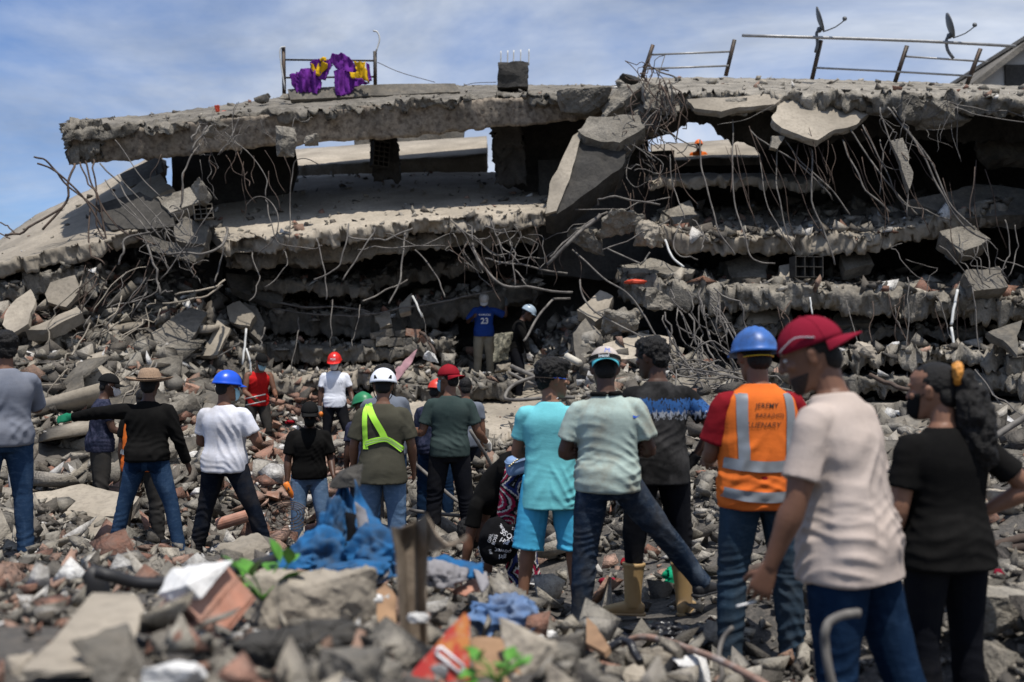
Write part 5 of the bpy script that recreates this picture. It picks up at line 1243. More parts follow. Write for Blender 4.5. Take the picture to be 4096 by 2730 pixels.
            s.late = getattr(s, 'late', []); s.late.append(('sole', a2, M[sole or mat]))
    def hair(s, style='short', mat='hair'):
        h = hair_acc(s.HT, style)
        fn = (lambda c: fbm(c, 55, 3, 4) * .016 * s.k) if style in ('curly', 'thick') else (lambda c: fbm(c, 90, 2, 4) * .0025)
        s.job('hair', h, .006 if s.vox < .010 else .009, 2, M[mat], fn)
    def direct(s, name, V, F, mat, smooth=True, parent=None):
        o = link(name, make_mesh(name, V, F, smooth), M[mat] if isinstance(mat, str) else mat, s.parts.get(parent, s.root) if isinstance(parent, str) else (parent or s.root)); return o
    def cap(s, mat, yaw=0, vmat=None, reach=.075, droop=.032, tip=0.0, lift=0.0):
        T = lambda V: s.HT(np.asarray(V) @ rotx(-R(tip)).T, R(yaw))
        cy = -.014 * math.cos(R(yaw)); V, F = dome((0, cy, .030 + lift), .094, .116, .110, .004)
        c = s.direct('cap', T(V), F, mat)
        V, F = visor((0, cy, .03), .093, .114, .036 + lift, reach, 60, droop, .012)
        s.direct('visor', T(V), F, vmat or mat, parent=c)
        a = Acc(); a.ell((0, cy, .141 + lift), (.007, .007, .005), nu=8, nv=5); s.direct('button', T(a.verts()), a.F, mat, parent=c)
        for q in range(6):                                     # panel seams
            th = q * math.pi / 3 + .5; pts = []
            for ph in np.linspace(.1, 1.5, 10): pts.append((math.sin(ph) * math.cos(th) * .0945, cy + math.sin(ph) * math.sin(th) * .1165, .030 + lift + math.cos(ph) * .1105))
            b = Acc(); b.tube(pts, [.0013] * 10, n=4, m=1); s.direct('seam', T(b.verts()), b.F, mat, parent=c)
        s.capobj = c; return c
    def helmet(s, mat, yaw=0, brim=.022, reach=.045, ridges=2, tip=0.0, size=1.0, lift=0.0):
        T = lambda V: s.HT(np.asarray(V) @ rotx(-R(tip)).T, R(yaw))
        rx, ry, rz = .108 * size, .130 * size, .118 * size
        V, F = dome((0, -.006, .032 + lift), rx, ry, rz, -.012, 36, 14)
        z = V[:, 2] - (.032 + lift)
        fl = np.clip((.030 - z) / .045, 0, 1) ** 3 * brim
        r = np.hypot(V[:, 0], V[:, 1] + .006) + 1e-9
        V[:, 0] += V[:, 0] / r * fl; V[:, 1] += (V[:, 1] + .006) / r * fl
        if ridges:
            ang = V[:, 0]; up = np.clip(z / rz, 0, 1)
            for q in ([0] if ridges == 1 else [-.032, 0, .032]): V[:, 2] += .006 * np.exp(-((V[:, 0] - q) / .008) ** 2) * up
        c = s.direct('helmet', T(V), F, mat)
        if reach:
            V, F = visor((0, -.006, 0), rx + brim * .6, ry + brim * .6, .030 + lift, reach, 66, .012, .010, .005); s.direct('visor', T(V), F, mat, parent=c)
        s.capobj = c; return c
    def face_patch(s, name, mat, z0, z1, a0, a1, off, bulge=0.0, n=22, m=9):
        zs = np.linspace(z0, z1, m); Z = [h[0] for h in HEAD]; V = []; F = []
        for i, z in enumerate(zs):
            w, yb, yf = (np.interp(z, Z, [h[q] for h in HEAD]) for q in (1, 2, 3)); u = math.sin(math.pi * i / (m - 1))
            for j in range(n):
                th = R(a0 + (a1 - a0) * j / (n - 1)); f = math.sin(math.pi * j / (n - 1)) ** .5
                o_ = off * (.3 + .7 * f); r = (yf - yb) / 2
                V.append((math.copysign(abs(math.cos(th)) ** .85, math.cos(th)) * (w + o_), (yf + yb) / 2 + (r + o_ + bulge * f * u) * math.sin(th), z))
        F = [(i * n + j, i * n + j + 1, (i + 1) * n + j + 1, (i + 1) * n + j) for i in range(m - 1) for j in range(n - 1)]
        o = s.direct(name, s.HT(np.array(V)), F, mat); md = o.modifiers.new('thick', 'SOLIDIFY'); md.thickness = .003; return o
    def mask(s, mat, big=False):
        o = s.face_patch('face_mask', mat, -.116, -.004, 22, 158, .008, .022 if not big else .034)
        for sx in (-1, 1):
            b = Acc(); b.tube([(sx * .070, .040, -.030), (sx * .079, .01, -.005), (sx * .088, -.022, .010)], [.002] * 3, n=5); s.direct('ear_loop', s.HT(b.verts()), b.F, mat, parent=o)
    def eyes(s):
        for sx in (-1, 1):
            a = Acc(); a.ell((sx * .032, .081, .012), (.013, .009, .0065), nu=12, nv=8); s.direct('eye', s.HT(a.verts()), a.F, 'eye_white')
            a = Acc(); a.ell((sx * .032, .0875, .012), (.006, .004, .006), nu=10, nv=6); s.direct('iris', s.HT(a.verts()), a.F, 'hair')
            a = Acc(); a.tube([(sx * .014, .092, .033), (sx * .034, .091, .040), (sx * .054, .078, .036)], [.004, .0045, .003], n=6); s.direct('eyebrow', s.HT(a.verts()), a.F, 'hair')
    def finish(s):
        mes = remesh_all([(j[1], j[2], j[3]) for j in s.jobs])
        s.bvh = {}
        for (name, acc, vox, it, mat, fn, lab), me in zip(s.jobs, mes):
            if fn is not None: displace(me, fn)
            me.name = name; me.materials.clear(); me.materials.append(mat)
            me.polygons.foreach_set('use_smooth', np.ones(len(me.polygons), bool)); me.update()
            o = link(name, me, None, s.root); s.parts.setdefault(name, o); s.parts[name + '*'] = o
        for name, acc, mat in getattr(s, 'late', []):
            o = link(name, acc.mesh(name), mat, s.root)
            if name == 'sole':
                base = 'shoe' if 'shoe' in s.parts else 'boot'; o.parent = s.parts[base] if not s.parts[base].children else s.parts[base + '*']
        return s
    def surf(s, part):
        if part not in s.bvh:
            me = s.parts[part].data if isinstance(part, str) else part.data
            s.bvh[part] = BVHTree.FromPolygons([v.co.copy() for v in me.vertices], [tuple(p.vertices) for p in me.polygons])
        return s.bvh[part]
    def project(s, part, pts, direction=(0, 1, 0), off=.004, origin=None):
        """lay (x, z) points onto the surface of a part, seen along `direction` (default: from behind)"""
        b = s.surf(part); d = Vector(direction).normalized(); out = []; last = None
        for p in pts:
            o = Vector(p) - d * 1.5
            h = b.ray_cast(o, d)
            q = h[0] - d * off if h[0] is not None else (Vector(p) + d * 0 if last is None else Vector((p[0], last.y, p[2])))
            out.append(q); last = q
        return out
    def band(s, part, path, w, mat, name='band', direction=(0, 1, 0), off=.006, n=40, parent=None, wdir=None):
        C = catmull([np.array(p, float) for p in path], max(2, n // max(1, len(path) - 1))); T = np.gradient(C, axis=0)
        d = nrm(direction); W = np.cross(T, d); W /= np.linalg.norm(W, axis=1)[:, None] + 1e-9
        rows = [s.project(part, [tuple(c + ww * w * t) for c, ww in zip(C, W)], direction, off) for t in (-.5, -.17, .17, .5)]
        N = len(C); V = [v for r in rows for v in r]; F = [(k * N + i, k * N + i + 1, (k + 1) * N + i + 1, (k + 1) * N + i) for k in range(3) for i in range(N - 1)]
        o = link(name, make_mesh(name, np.array(V), F, True), M[mat], parent or s.parts[part]); return o
    def poly(s, part, pts, mat, name, direction=(0, 1, 0), off=.005, res=.02, parent=None):
        pts = [np.array(p, float) for p in pts]; ring = []
        for a, b in zip(pts, pts[1:] + pts[:1]):
            k = max(1, int(np.linalg.norm(b - a) / res))
            for i in range(k): ring.append(a + (b - a) * i / k)
        c = sum(ring) / len(ring); lev = [1, .8, .6, .4, .2]; rows = [s.project(part, [tuple(c + (p - c) * t) for p in ring], direction, off) for t in lev]
        cc = s.project(part, [tuple(c)], direction, off); n = len(ring); V = [v for r in rows for v in r] + cc; F = []
        for k in range(len(lev) - 1):
            for i in range(n): F.append((k * n + i, k * n + (i + 1) % n, (k + 1) * n + (i + 1) % n, (k + 1) * n + i))
        for i in range(n): F.append(((len(lev) - 1) * n + i, (len(lev) - 1) * n + (i + 1) % n, len(lev) * n))
        return link(name, make_mesh(name, np.array(V), F, True), M[mat], parent or s.parts[part])
    def text(s, part, txt, center, size, mat, name='lettering', direction=(0, 1, 0), up=(0, 0, 1), off=.004, slant=0.0, parent=None, bold=0.0):
        me = text_mesh(txt, bold); co = get_co(me); mn, mx = co.min(0), co.max(0); co = (co - (mn + mx) / 2) * (size / max(1e-6, (mx[1] - mn[1]) if '\n' not in txt else .7))
        d = Vector(direction).normalized(); u = Vector(up); u = (u - u.dot(d) * d).normalized(); r = d.cross(u)
        c = Vector(center); pts = [tuple(c + r * (x + slant * y) + u * y) for x, y, _ in co]
        out = s.project(part, pts, direction, off); set_co(me, np.array(out)); me.materials.clear(); me.materials.append(M[mat])
        return link(name, me, None, parent or (s.parts[part] if isinstance(part, str) else part))
def text_mesh(txt, bold=0.0):
    cu = bpy.data.curves.new('lettering', 'FONT'); cu.body = txt; cu.size = 1; cu.align_x = 'CENTER'; cu.offset = bold; cu.resolution_u = 3
    o = bpy.data.objects.new('tmp_text', cu); COL.objects.link(o)
    dg = bpy.context.evaluated_depsgraph_get(); me = bpy.data.meshes.new_from_object(o.evaluated_get(dg)); bpy.data.objects.remove(o); bpy.data.curves.remove(cu)
    bm = bmesh.new(); bm.from_mesh(me); bmesh.ops.triangulate(bm, faces=bm.faces)
    for it in range(2):
        es = [e for e in bm.edges if e.calc_length() > .12]
        if es: bmesh.ops.subdivide_edges(bm, edges=es, cuts=1); bmesh.ops.triangulate(bm, faces=bm.faces)
    bm.to_mesh(me); bm.free(); return me
# ------------------------------------------------------------------ clothes and other surfaces
M['stubble'] = mat_plain('beard_stubble', (.030, .017, .012), .8, 0, .4, 160, .5)
M['eye_white'] = mat_plain('eye_white', (.6, .56, .52), .3)
M['tee_grey'] = mat_cloth('tee_grey', (.16, .175, .215), (.25, .25, .27), .4)
M['tee_black'] = mat_cloth('tee_black', (.0065, .0063, .0062), (.018, .017, .016), .5)
M['tee_white'] = mat_cloth('tee_white', (.70, .71, .78), (.36, .33, .30), .75, 2.2)
M['tee_white2'] = mat_cloth('tee_white_clean', (.72, .74, .80))
M['tee_red'] = mat_cloth('tank_red', (.50, .018, .018))
M['tee_olive'] = mat_cloth('tee_olive', (.058, .055, .040), (.09, .085, .065), .4)
M['tee_green'] = mat_cloth('tee_dark_green', (.036, .055, .052), (.06, .075, .07), .4)
M['tee_teal'] = mat_cloth('tee_turquoise', (.17, .55, .60), (.10, .36, .40), .4)
M['shorts_teal'] = mat_cloth('shorts_turquoise', (.075, .42, .66), None, fold=.6)
M['tee_mint'] = mat_cloth('tee_mint_dirty', (.38, .47, .43), (.25, .21, .155), .9, 3.6)
M['tee_beige'] = mat_cloth('tee_beige', (.50, .42, .37), (.42, .34, .29), .5)
M['tee_navy'] = mat_cloth('shirt_navy', (.014, .018, .035), (.10, .10, .16), .5, 14)
M['tee_gp'] = mat_cloth('tee_slate', (.13, .145, .175))
M['jersey'] = mat_cloth('jersey_blue', (.020, .055, .24), (.015, .03, .12), .4)
M['vest_orange'] = mat_cloth('vest_orange', (.76, .17, .030), (.48, .10, .025), .6)
M['reflect'] = mat_plain('reflective_tape', (.24, .255, .27), .4, .2, .15, 10, spec=.6)
M['lime'] = mat_plain('lime_tape', (.46, .93, .07), .6, 0, .1, 10)
M['lime_grey'] = mat_plain('lime_tape_stripe', (.30, .36, .22), .5, 0, .1, 10)
M['sleeve_red'] = mat_cloth('sleeve_dark_red', (.22, .012, .018))
M['jeans'] = mat_denim('jeans_blue', (.024, .052, .108), (.10, .16, .25))
M['jeans_l'] = mat_denim('jeans_light', (.10, .17, .28), (.25, .34, .46))
M['jeans_d'] = mat_denim('jeans_dark', (.007, .010, .018), (.028, .036, .05), (.05, .042, .034))
M['jeans_m'] = mat_denim('jeans_worn', (.020, .034, .060), (.16, .20, .25), (.085, .075, .06))
M['jeans_n'] = mat_denim('jeans_indigo', (.008, .022, .052), (.030, .060, .115))
M['jeans_o'] = mat_denim('jeans_dusty', (.030, .055, .085), (.085, .125, .165), (.045, .048, .048))
M['pants_black'] = mat_cloth('trousers_black', (.0075, .0082, .0115), (.026, .024, .022), .4)
M['pants_grey'] = mat_cloth('trousers_charcoal', (.030, .029, .028), (.07, .06, .05), .4)
M['khaki'] = mat_cloth('trousers_khaki', (.30, .26, .19), (.16, .13, .09), .6)
M['shoe_dark'] = mat_plain('shoe_dark', (.02, .02, .022), .7, 0, .3, 20)
M['shoe_grey'] = mat_plain('shoe_grey', (.16, .15, .14), .8, 0, .3, 20)
M['shoe_white'] = mat_plain('shoe_white', (.70, .69, .67), .6, 0, .1, 20)
M['boot_tan'] = mat_plain('rubber_boot_tan', (.38, .25, .11), .5, 0, .12, 8, c2=(.36, .25, .15), amt=.75, c2scale=7)
M['h_blue'] = mat_plain('helmet_blue', (.010, .085, .62), .33, 0, .06, 10, spec=.5)
M['h_blue2'] = mat_plain('helmet_blue_scuffed', (.040, .135, .42), .4, 0, .15, 10, c2=(.03, .045, .09), amt=.7, c2scale=9)
M['h_red'] = mat_plain('helmet_red', (.62, .022, .016), .33, 0, .06, 10, spec=.5)
M['h_red2'] = mat_plain('helmet_red_orange', (.60, .040, .02), .4, 0, .06, 10, spec=.5)
M['h_white'] = mat_plain('helmet_white', (.80, .82, .88), .35, 0, .04, 10, spec=.5)
M['h_grey'] = mat_plain('helmet_grey', (.32, .40, .47), .35, 0, .1, 10, spec=.5)
M['h_green'] = mat_plain('helmet_green', (.02, .19, .075), .4, 0, .1, 10)
M['h_orange'] = mat_plain('helmet_orange', (.85, .18, .02), .4, 0, .1, 10)
M['cap_red'] = mat_cloth('cap_red', (.22, .010, .018), (.38, .03, .04), .4)
M['cap_red2'] = mat_cloth('cap_crimson', (.205, .012, .028), None)
M['cap_black'] = mat_cloth('cap_black', (.012, .012, .012))
M['cap_pale'] = mat_cloth('cap_pale', (.50, .44, .40), (.30, .27, .24), .6, 6)
M['cap_white'] = mat_cloth('cap_white', (.50, .48, .45), (.30, .27, .25), .5, 6)
M['teal_trim'] = mat_plain('teal_trim', (.06, .38, .46), .7)
M['straw'] = mat_plain('straw_hat', (.30, .205, .135), .9, 0, .25, 90, .6, c2=(.20, .13, .085), amt=.5)
M['mask_blue'] = mat_plain('mask_pale_blue', (.30, .52, .62), .8)
M['mask_white'] = mat_plain('mask_white', (.55, .53, .52), .8)
M['glove_white'] = mat_cloth('glove_white', (.62, .58, .52), (.38, .34, .29), .6, 12)
M['glove_grey'] = mat_cloth('glove_grey', (.10, .11, .115))
M['glove_black'] = mat_cloth('glove_black', (.011, .011, .012))
M['glove_green'] = mat_cloth('glove_green', (.015, .16, .085))
M['ink'] = mat_plain('marker_ink', (.03, .018, .012), .8)
M['print_white'] = mat_plain('print_white', (.72, .72, .74), .7)
M['print_grey'] = mat_plain('print_grey', (.45, .47, .52), .7)
M['yellow'] = mat_plain('strap_yellow', (.62, .45, .03), .6)
M['blue_trim'] = mat_plain('glasses_blue', (.02, .10, .55), .35)
M['scrunchie'] = mat_plain('scrunchie_gold', (.55, .23, .035), .5, 0, .5, 60, .6)
M['bottle_orange'] = mat_plain('drink_orange', (.72, .20, .03), .2)
M['bottle_cap'] = mat_plain('bottle_cap_blue', (.03, .16, .60), .4)
M['cig'] = mat_plain('cigarette_paper', (.8, .78, .74), .8)
# dark tee with a torn blue and white print across the chest
b = MB('tee_charcoal_print', .95, 0, .12)
sx_ = b.n('ShaderNodeSeparateXYZ'); b.l(b.tc.outputs['Object'], sx_.inputs[0])
jit = b.math('ADD', sx_.outputs['Z'], b.math('MULTIPLY', b.math('SUBTRACT', b.noise(60, 3, .7, mapscale=(1, 1, .25)), .5), .11))
n_ = b.noise(70, 3, .7, mapscale=(1, 1, .4))
base = b.ramp(b.noise(3.0, 6, .7), [(.45, (.011, .0108, .011)), (.75, (.075, .072, .072))])
bluem = b.math('MULTIPLY', b.math('MULTIPLY', b.math('GREATER_THAN', jit, 1.235), b.math('LESS_THAN', jit, 1.325)), b.math('GREATER_THAN', n_, .42))
whitem = b.math('MULTIPLY', b.math('MULTIPLY', b.math('GREATER_THAN', jit, 1.205), b.math('LESS_THAN', jit, 1.250)), b.math('GREATER_THAN', n_, .50))
col = b.mix(bluem, base, (.03, .095, .26)); col = b.mix(whitem, col, (.34, .36, .40))
b.color(col); b.bump(b.noise(9, 4, .6), .3, .012); M['tee_print'] = b.m
# leggings with ringed medallions
b = MB('leggings_medallion', .85, 0, .15)
vo = b.n('ShaderNodeTexVoronoi'); vo.inputs['Scale'].default_value = 4.6; vo.inputs['Randomness'].default_value = .55
b.l(b.tc.outputs['Object'], vo.inputs['Vector'])
d_ = b.math('ADD', vo.outputs['Distance'], b.math('MULTIPLY', b.math('SUBTRACT', b.noise(70, 2, .5), .5), .10))
cr, wh, nv, bk, bl = (.27, .012, .045), (.50, .47, .44), (.02, .03, .12), (.010, .010, .012), (.06, .16, .42)
b.color(b.ramp(d_, [(.0, (.5, .05, .05)), (.05, bl), (.10, wh), (.13, bk), (.19, cr), (.26, wh), (.29, cr), (.36, bk), (.40, wh), (.44, cr), (.50, bk), (.56, wh), (.60, nv), (.68, bk), (.74, wh), (.78, cr), (.86, bk)], 'CONSTANT'))
M['leggings'] = b.m
# dust mask of the camouflage bag
M['camo'] = mat_plain('camouflage', (.09, .085, .06), .9, 0, .3, 12, c2=(.30, .27, .19), amt=1.0, c2scale=16)

XARM = ((.30, -.06, -1), (-.80, .62, -.10))      # right arm folded across the chest
def jeans_details(p, mat, dz=0.0, off=.006):
    """back pockets, yoke seam and belt loops"""
    z0 = p.pel[2]; T = p.parts['trousers']
    for sx in (-1, 1):
        c = sx * .078 * p.bulk
        p.poly('trousers', [(c - .056, 0, z0 - .015 + dz), (c + .056, 0, z0 - .015 + dz), (c + .054, 0, z0 - .11 + dz), (c, 0, z0 - .14 + dz), (c - .054, 0, z0 - .11 + dz)], mat, 'pocket', off=off)
    p.band('trousers', [(-.15 * p.bulk, 0, z0 + .022 + dz), (0, 0, z0 + .0 + dz), (.15 * p.bulk, 0, z0 + .022 + dz)], .008, mat, 'seam', off=.004)

# 1 man at the left edge
p = Person('blurred man in grey-blue tee and jeans cut off by the left edge of the photo', 22, 7.5, .20, 1.72, 35, armR=((.25, .5, -.8), (-.2, .8, .2)), skin='skin_m', vox=.012, bulk=1.04, legR=((.10, .02, -1), (.05, -.03, -1)))
p.body(); p.shirt('tee_grey', .9, -.07, 1.06, .010, 2); p.pants('jeans', 1, 1.05, .008, 2); p.shoes('shoe_dark'); p.hair('thick'); p.finish()
# 2 man with dark cap and white mask
p = Person('man in dark cap, white mask and dark patterned shirt, half behind the straw-hatted man', 405, 11.0, -.10, 1.66, -62, lean=6, armR=((.1, .35, -1), (-.2, .9, -.3)), armL=((-.15, .3, -1), (.1, .8, -.3)), skin='skin_d', vox=.013, head=(0, 10, 0))
p.body(); p.shirt('tee_navy', .62, -.10, 1.08, .008, 3); p.pants('pants_grey', 1, 1.15, .010, 3); p.shoes('shoe_dark'); p.hair('under'); p.mask('mask_white', True); p.cap('cap_black'); p.finish()
p.poly('shirt', [(-.22, .06, 1.36), (-.22, -.03, 1.36), (-.22, -.03, 1.30), (-.22, .06, 1.30)], 'mask_blue', 'shoulder_patch', (1, 0, 0))
# 3 hidden worker in orange
p = Person('worker in orange vest and dark trousers almost hidden behind the straw-hatted man', 568, 9.8, -.15, 1.60, 5, lean=10, vox=.013, legR=((.16, .02, -1), (.08, -.03, -1)), skin='skin_d')
p.body(); p.shirt('tee_black', .6, -.08, 1.0, .006, 4); p.vest('vest_orange', 4); p.pants('pants_grey', 1, 1.1, .009, 4); p.shoes('shoe_dark'); p.hair('short'); p.finish()
z = p.pel[2]; p.band('vest', [(-.2, 0, z + .10), (0, 0, z + .10), (.2, 0, z + .10)], .05, 'reflect', 'reflective_band')
# 4 straw hat
p = Person('man in straw hat, black long-sleeved top and blue jeans reaching out one arm', 592, 8.6, .0, 1.64, 8, lean=6, armL=((-1, .22, -.08), (-1, .10, -.16)), armR=((.35, .05, -1), (.25, .30, -.85)), legR=((.30, .0, -1), (.20, -.05, -1)), legL=((-.26, .0, -1), (-.22, .0, -1)), vox=.011, skin='skin_d', footR=25, footL=25, curl=(.5, .3))
p.body((False, True)); p.shirt('tee_black', 2, -.03, 1.08, .010, 5, sl_r=1.12); p.pants('jeans', 1, .98, .008, 5); p.shoes('shoe_dark'); p.hair('short'); p.glove(1, 'glove_green')
prof = [(.0, .155), (.04, .156), (.075, .146), (.098, .10), (.106, .055), (.112, .040), (.15, .030), (.185, .034), (.20, .050)]
prof = [(r, z_ ) for r, z_ in [(0.002, .150), (.045, .152), (.075, .140), (.092, .105), (.102, .060), (.108, .046), (.140, .040), (.175, .045), (.205, .062)]]
V, F, n = [], [], 32
for sh in (0, 1):
    for r_, z_ in prof:
        for j in range(n):
            th = 2 * math.pi * j / n; V.append((r_ * math.cos(th), r_ * 1.12 * math.sin(th) - .01, z_ - sh * .005 + (.012 * math.cos(2 * th) * max(0, (r_ - .11) / .1))))
m_ = len(prof)
for sh in (0, 1):
    for i in range(m_ - 1):
        for j in range(n):
            q = [i * n + j, (i + 1) * n + j, (i + 1) * n + (j + 1) % n, i * n + (j + 1) % n]; F.append(tuple(x + sh * m_ * n for x in (q if sh == 0 else q[::-1])))
for j in range(n): F.append(((m_ - 1) * n + j, (m_ - 1) * n + j + m_ * n, (m_ - 1) * n + (j + 1) % n + m_ * n, (m_ - 1) * n + (j + 1) % n))
hat = p.direct('straw_hat', p.HT(np.array(V)), F, 'straw')
a = Acc(); a.tube([(.109 * math.cos(t), .122 * math.sin(t) - .01, .058) for t in np.linspace(0, 6.2, 25)], [.006] * 25, n=6, m=1); p.direct('hat_band', p.HT(a.verts()), a.F, 'ink', parent=hat)
p.finish(); jeans_details(p, 'jeans_n')
# 5 blue helmet, white tee
p = Person('man in bright blue hard hat, white tee and dark jeans', 902, 8.3, .0, 1.62, -6, lean=-2, armR=((.38, .15, -.9), (-.25, .95, .05)), armL=((-.25, .25, -.95), (.2, .95, .1)), legR=((.42, .05, -1), (.30, .12, -1)), legL=((-.22, .0, -1), (-.20, .0, -1)), head=(-32, 4, 0), vox=.010, skin='skin_m', bulk=1.03, footR=30)
p.body(); p.shirt('tee_white', .68, -.09, 1.09, .010, 6, sl_r=1.15); p.pants('jeans_d', 1, 1.02, .009, 6); p.shoes('shoe_dark'); p.hair('under'); p.helmet('h_blue', 0, .016, .05, 0, 2); p.mask('mask_blue'); p.finish(); jeans_details(p, 'jeans_d')
# 6 red tank top
p = Person('man in red tank top and dark cap holding two thin rods', 1030, 15.5, .20, 1.66, -152, lean=18, armR=((.22, .2, -1), (-.30, .75, -.35)), armL=((-.25, .25, -1), (.1, .8, -.3)), head=(12, 26, 0), vox=.012, skin='skin_m', legR=((.10, .10, -1), (.05, -.10, -1)), legL=((-.12, .3, -1), (-.05, -.25, -1)))
p.body(); p.shirt('tee_red', 0, -.09, 1.02, .007, 7, tank=True); p.pants('pants_grey', 1, 1.08, .010, 7); p.shoes('shoe_dark'); p.hair('under'); p.mask('mask_blue'); p.cap('cap_black'); p.finish()
for k_, dz in ((0, .03), (1, -.07)):
    a = Acc(); h0 = p.handpos[0][0]; a.tube([h0 + np.array((.20, .05, .0 + dz)), h0 + np.array((-.10, .05, .06 + dz))], [.010, .010], n=8, m=1)
    o = link('rod', a.mesh('rod'), M['metal_grey']); o.matrix_world = p.root.matrix_basis.copy(); tag(o, ('thin pale rod held higher' if k_ == 0 else 'thin pale rod held lower') + ' by the man in red tank top', 'rod')
# 7 red helmet facing us
p = Person('man in red hard hat, white tee and grey mask facing the camera', 1340, 15.4, .15, 1.68, -166, armR=((.20, .0, -1), (.06, .12, -1)), armL=((-.30, .0, -.95), (-.10, .55, -.55)), head=(-14, 14, 0), vox=.011, skin='skin_d', bulk=.96, legL=((-.22, .25, -1), (-.05, -.2, -1)))
p.body((True, True)); p.shirt('tee_white2', .62, -.07, 1.04, .007, 8); p.pants('pants_black', 1, 1.02, .008, 8); p.shoes('shoe_grey'); p.hair('under'); p.mask('mask_white', True); p.glove(0, 'glove_grey'); p.glove(1, 'glove_grey'); hm = p.helmet('h_red', 0, .018, .055, 2, 3); p.finish()
p.bvh = {}
p.text(hm, 'FOX', tuple(p.HT([(0, .13, .068)])[0]), .030, 'print_white', direction=tuple(p.headR @ np.array((0, -1, 0))), up=tuple(p.headR @ np.array((0, 0, 1))), bold=.02, off=.003)
p.text('shirt', 'W', (-.075, .14, p.pel[2] + .30), .045, 'print_grey', name='emblem', direction=(0, -1, 0))
def bottle(p, i, label, full):
    h, d, n, sd = p.handpos[i]; a = Acc(); ax = nrm(sd * -1 + d * .15) if full else nrm(d * .6 + n * .3 - sd * .3)
    c = h - ax * .02
    a.tube([c - ax * .10, c - ax * .095, c + ax * .03, c + ax * .06, c + ax * .085], [.012, .031, .031, .022, .013], side=(0, 0, 1), n=14, m=1)
    root = empty('drink_bottle', p.root.location, p.root.rotation_euler.z); tag(root, label, 'bottle')
    link('body', a.mesh('body'), M['bottle_orange'], root)
    b_ = Acc(); b_.tube([c + ax * .083, c + ax * .105], [.016, .016], side=(0, 0, 1), n=12, m=1); link('cap', b_.mesh('cap', False), M['bottle_cap'] if full else M['print_white'], root)
bottle(p, 0, 'orange drink bottle with blue cap held by the man in red hard hat', True)
# 8 black polo man
p = Person('man in black polo, black cap and black mask walking with a bottle', 1238, 10.5, -.38, 1.66, -163, lean=4, armR=((.20, .03, -1), (.03, .22, -1)), armL=((-.22, -.02, -1), (-.05, .60, -.65)), head=(-4, 12, 0), vox=.011, skin='skin_d', legR=((.08, .12, -1), (.05, -.1, -1)), legL=((-.12, .2, -1), (-.03, -.22, -1)))
p.body(); p.shirt('tee_black', .75, -.05, 1.06, .008, 9, sl_r=1.1); p.pants('jeans_l', 1, 1.08, .009, 9); p.shoes('shoe_dark'); p.hair('under'); p.mask('cap_black', True); p.cap('cap_black'); p.finish()
bottle(p, 0, 'half-empty orange drink bottle held low by the man in black polo', False)
# 9 grey tee behind the white helmet, 10 green helmet
p = Person('dark-haired man in slate tee hidden behind the white-helmeted man', 1548, 9.3, .0, 1.66, 4, lean=12, side=-4, vox=.013, skin='skin_d', head=(0, 15, 0), armR=((.25, .3, -1), (-.2, .9, -.3)))
p.body(); p.shirt('tee_gp', .62, -.08, 1.08, .008, 10); p.pants('jeans', 1, 1.0, .008, 10); p.shoes('shoe_dark'); p.hair('curly'); p.finish()
p = Person('person in green hard hat crouching behind the white-helmeted man', 1472, 10.2, -.22, 1.60, 20, lean=14, vox=.014, skin='skin_d', head=(30, 15, 0))
p.body(); p.shirt('tee_navy', .62, -.08, 1.0, .007, 11); p.pants('jeans_d', 1, 1.0, .008, 11); p.shoes('shoe_dark'); p.hair('under'); p.helmet('h_green', 0, .016, .03, 1); p.finish()
# 11 white helmet, olive tee with lime sash
p = Person('man in white climbing helmet and olive tee with a lime reflective sash', 1532, 8.0, .0, 1.62, 3, lean=2, armR=((.26, .0, -1), (.05, .42, -.85)), armL=((-.26, .0, -1), (-.05, .42, -.85)), vox=.0085, skin='skin_m', bulk=1.0, head=(2, 10, 0), legR=((.06, .02, -1), (.03, -.03, -1)))
p.body(); p.shirt('tee_olive', .80, -.17, 1.12, .008, 12, sl_r=1.22, flare=1.06); p.pants('jeans_l', 1, 1.12, .008, 12); p.shoes('shoe_dark'); p.hair('under'); hm = p.helmet('h_white', 0, .004, .012, 0, 0, 1.06); p.finish(); p.bvh = {}
z = p.pel[2]
p.band('shirt', [(-.115, 0, z + .47), (-.135, 0, z + .40), (-.135, 0, z + .28), (-.128, 0, z + .12)], .042, 'lime', 'sash_strap')
p.band('shirt', [(-.115, 0, z + .475), (-.07, 0, z + .38), (.0, 0, z + .26), (.03, 0, z + .195)], .052, 'lime', 'sash_strap', off=.010)
p.band('shirt', [(-.13, 0, z + .165), (-.05, 0, z + .190), (.035, 0, z + .20), (.10, 0, z + .165), (.165, 0, z + .11)], .044, 'lime', 'sash_belt', off=.013)
for dd in (.009, -.009): p.band('shirt', [(-.13, 0, z + .165 + dd), (-.05, 0, z + .190 + dd), (.035, 0, z + .20 + dd), (.10, 0, z + .165 + dd), (.165, 0, z + .11 + dd)], .006, 'lime_grey', 'sash_stripe', off=.016)
for sx in (-1, 1):
    dr = tuple(p.headR @ np.array((0, 1, 0)))
    p.poly(hm, [tuple(p.HT([(sx * (.060 + u), -.1, .048 + w_)])[0]) for u, w_ in ((-.014, 0), (.014, 0), (.014, .030), (.004, .034))], 'cap_black', 'vent', dr, .0025, .01, parent=hm)
    a = Acc(); a.tube([(sx * .088, -.02, .03), (sx * .083, .0, -.03), (sx * .070, .02, -.08), (sx * .04, .05, -.115)], [.004] * 4, n=6); p.direct('chin_strap', p.HT(a.verts()), a.F, 'cap_black', parent=hm)
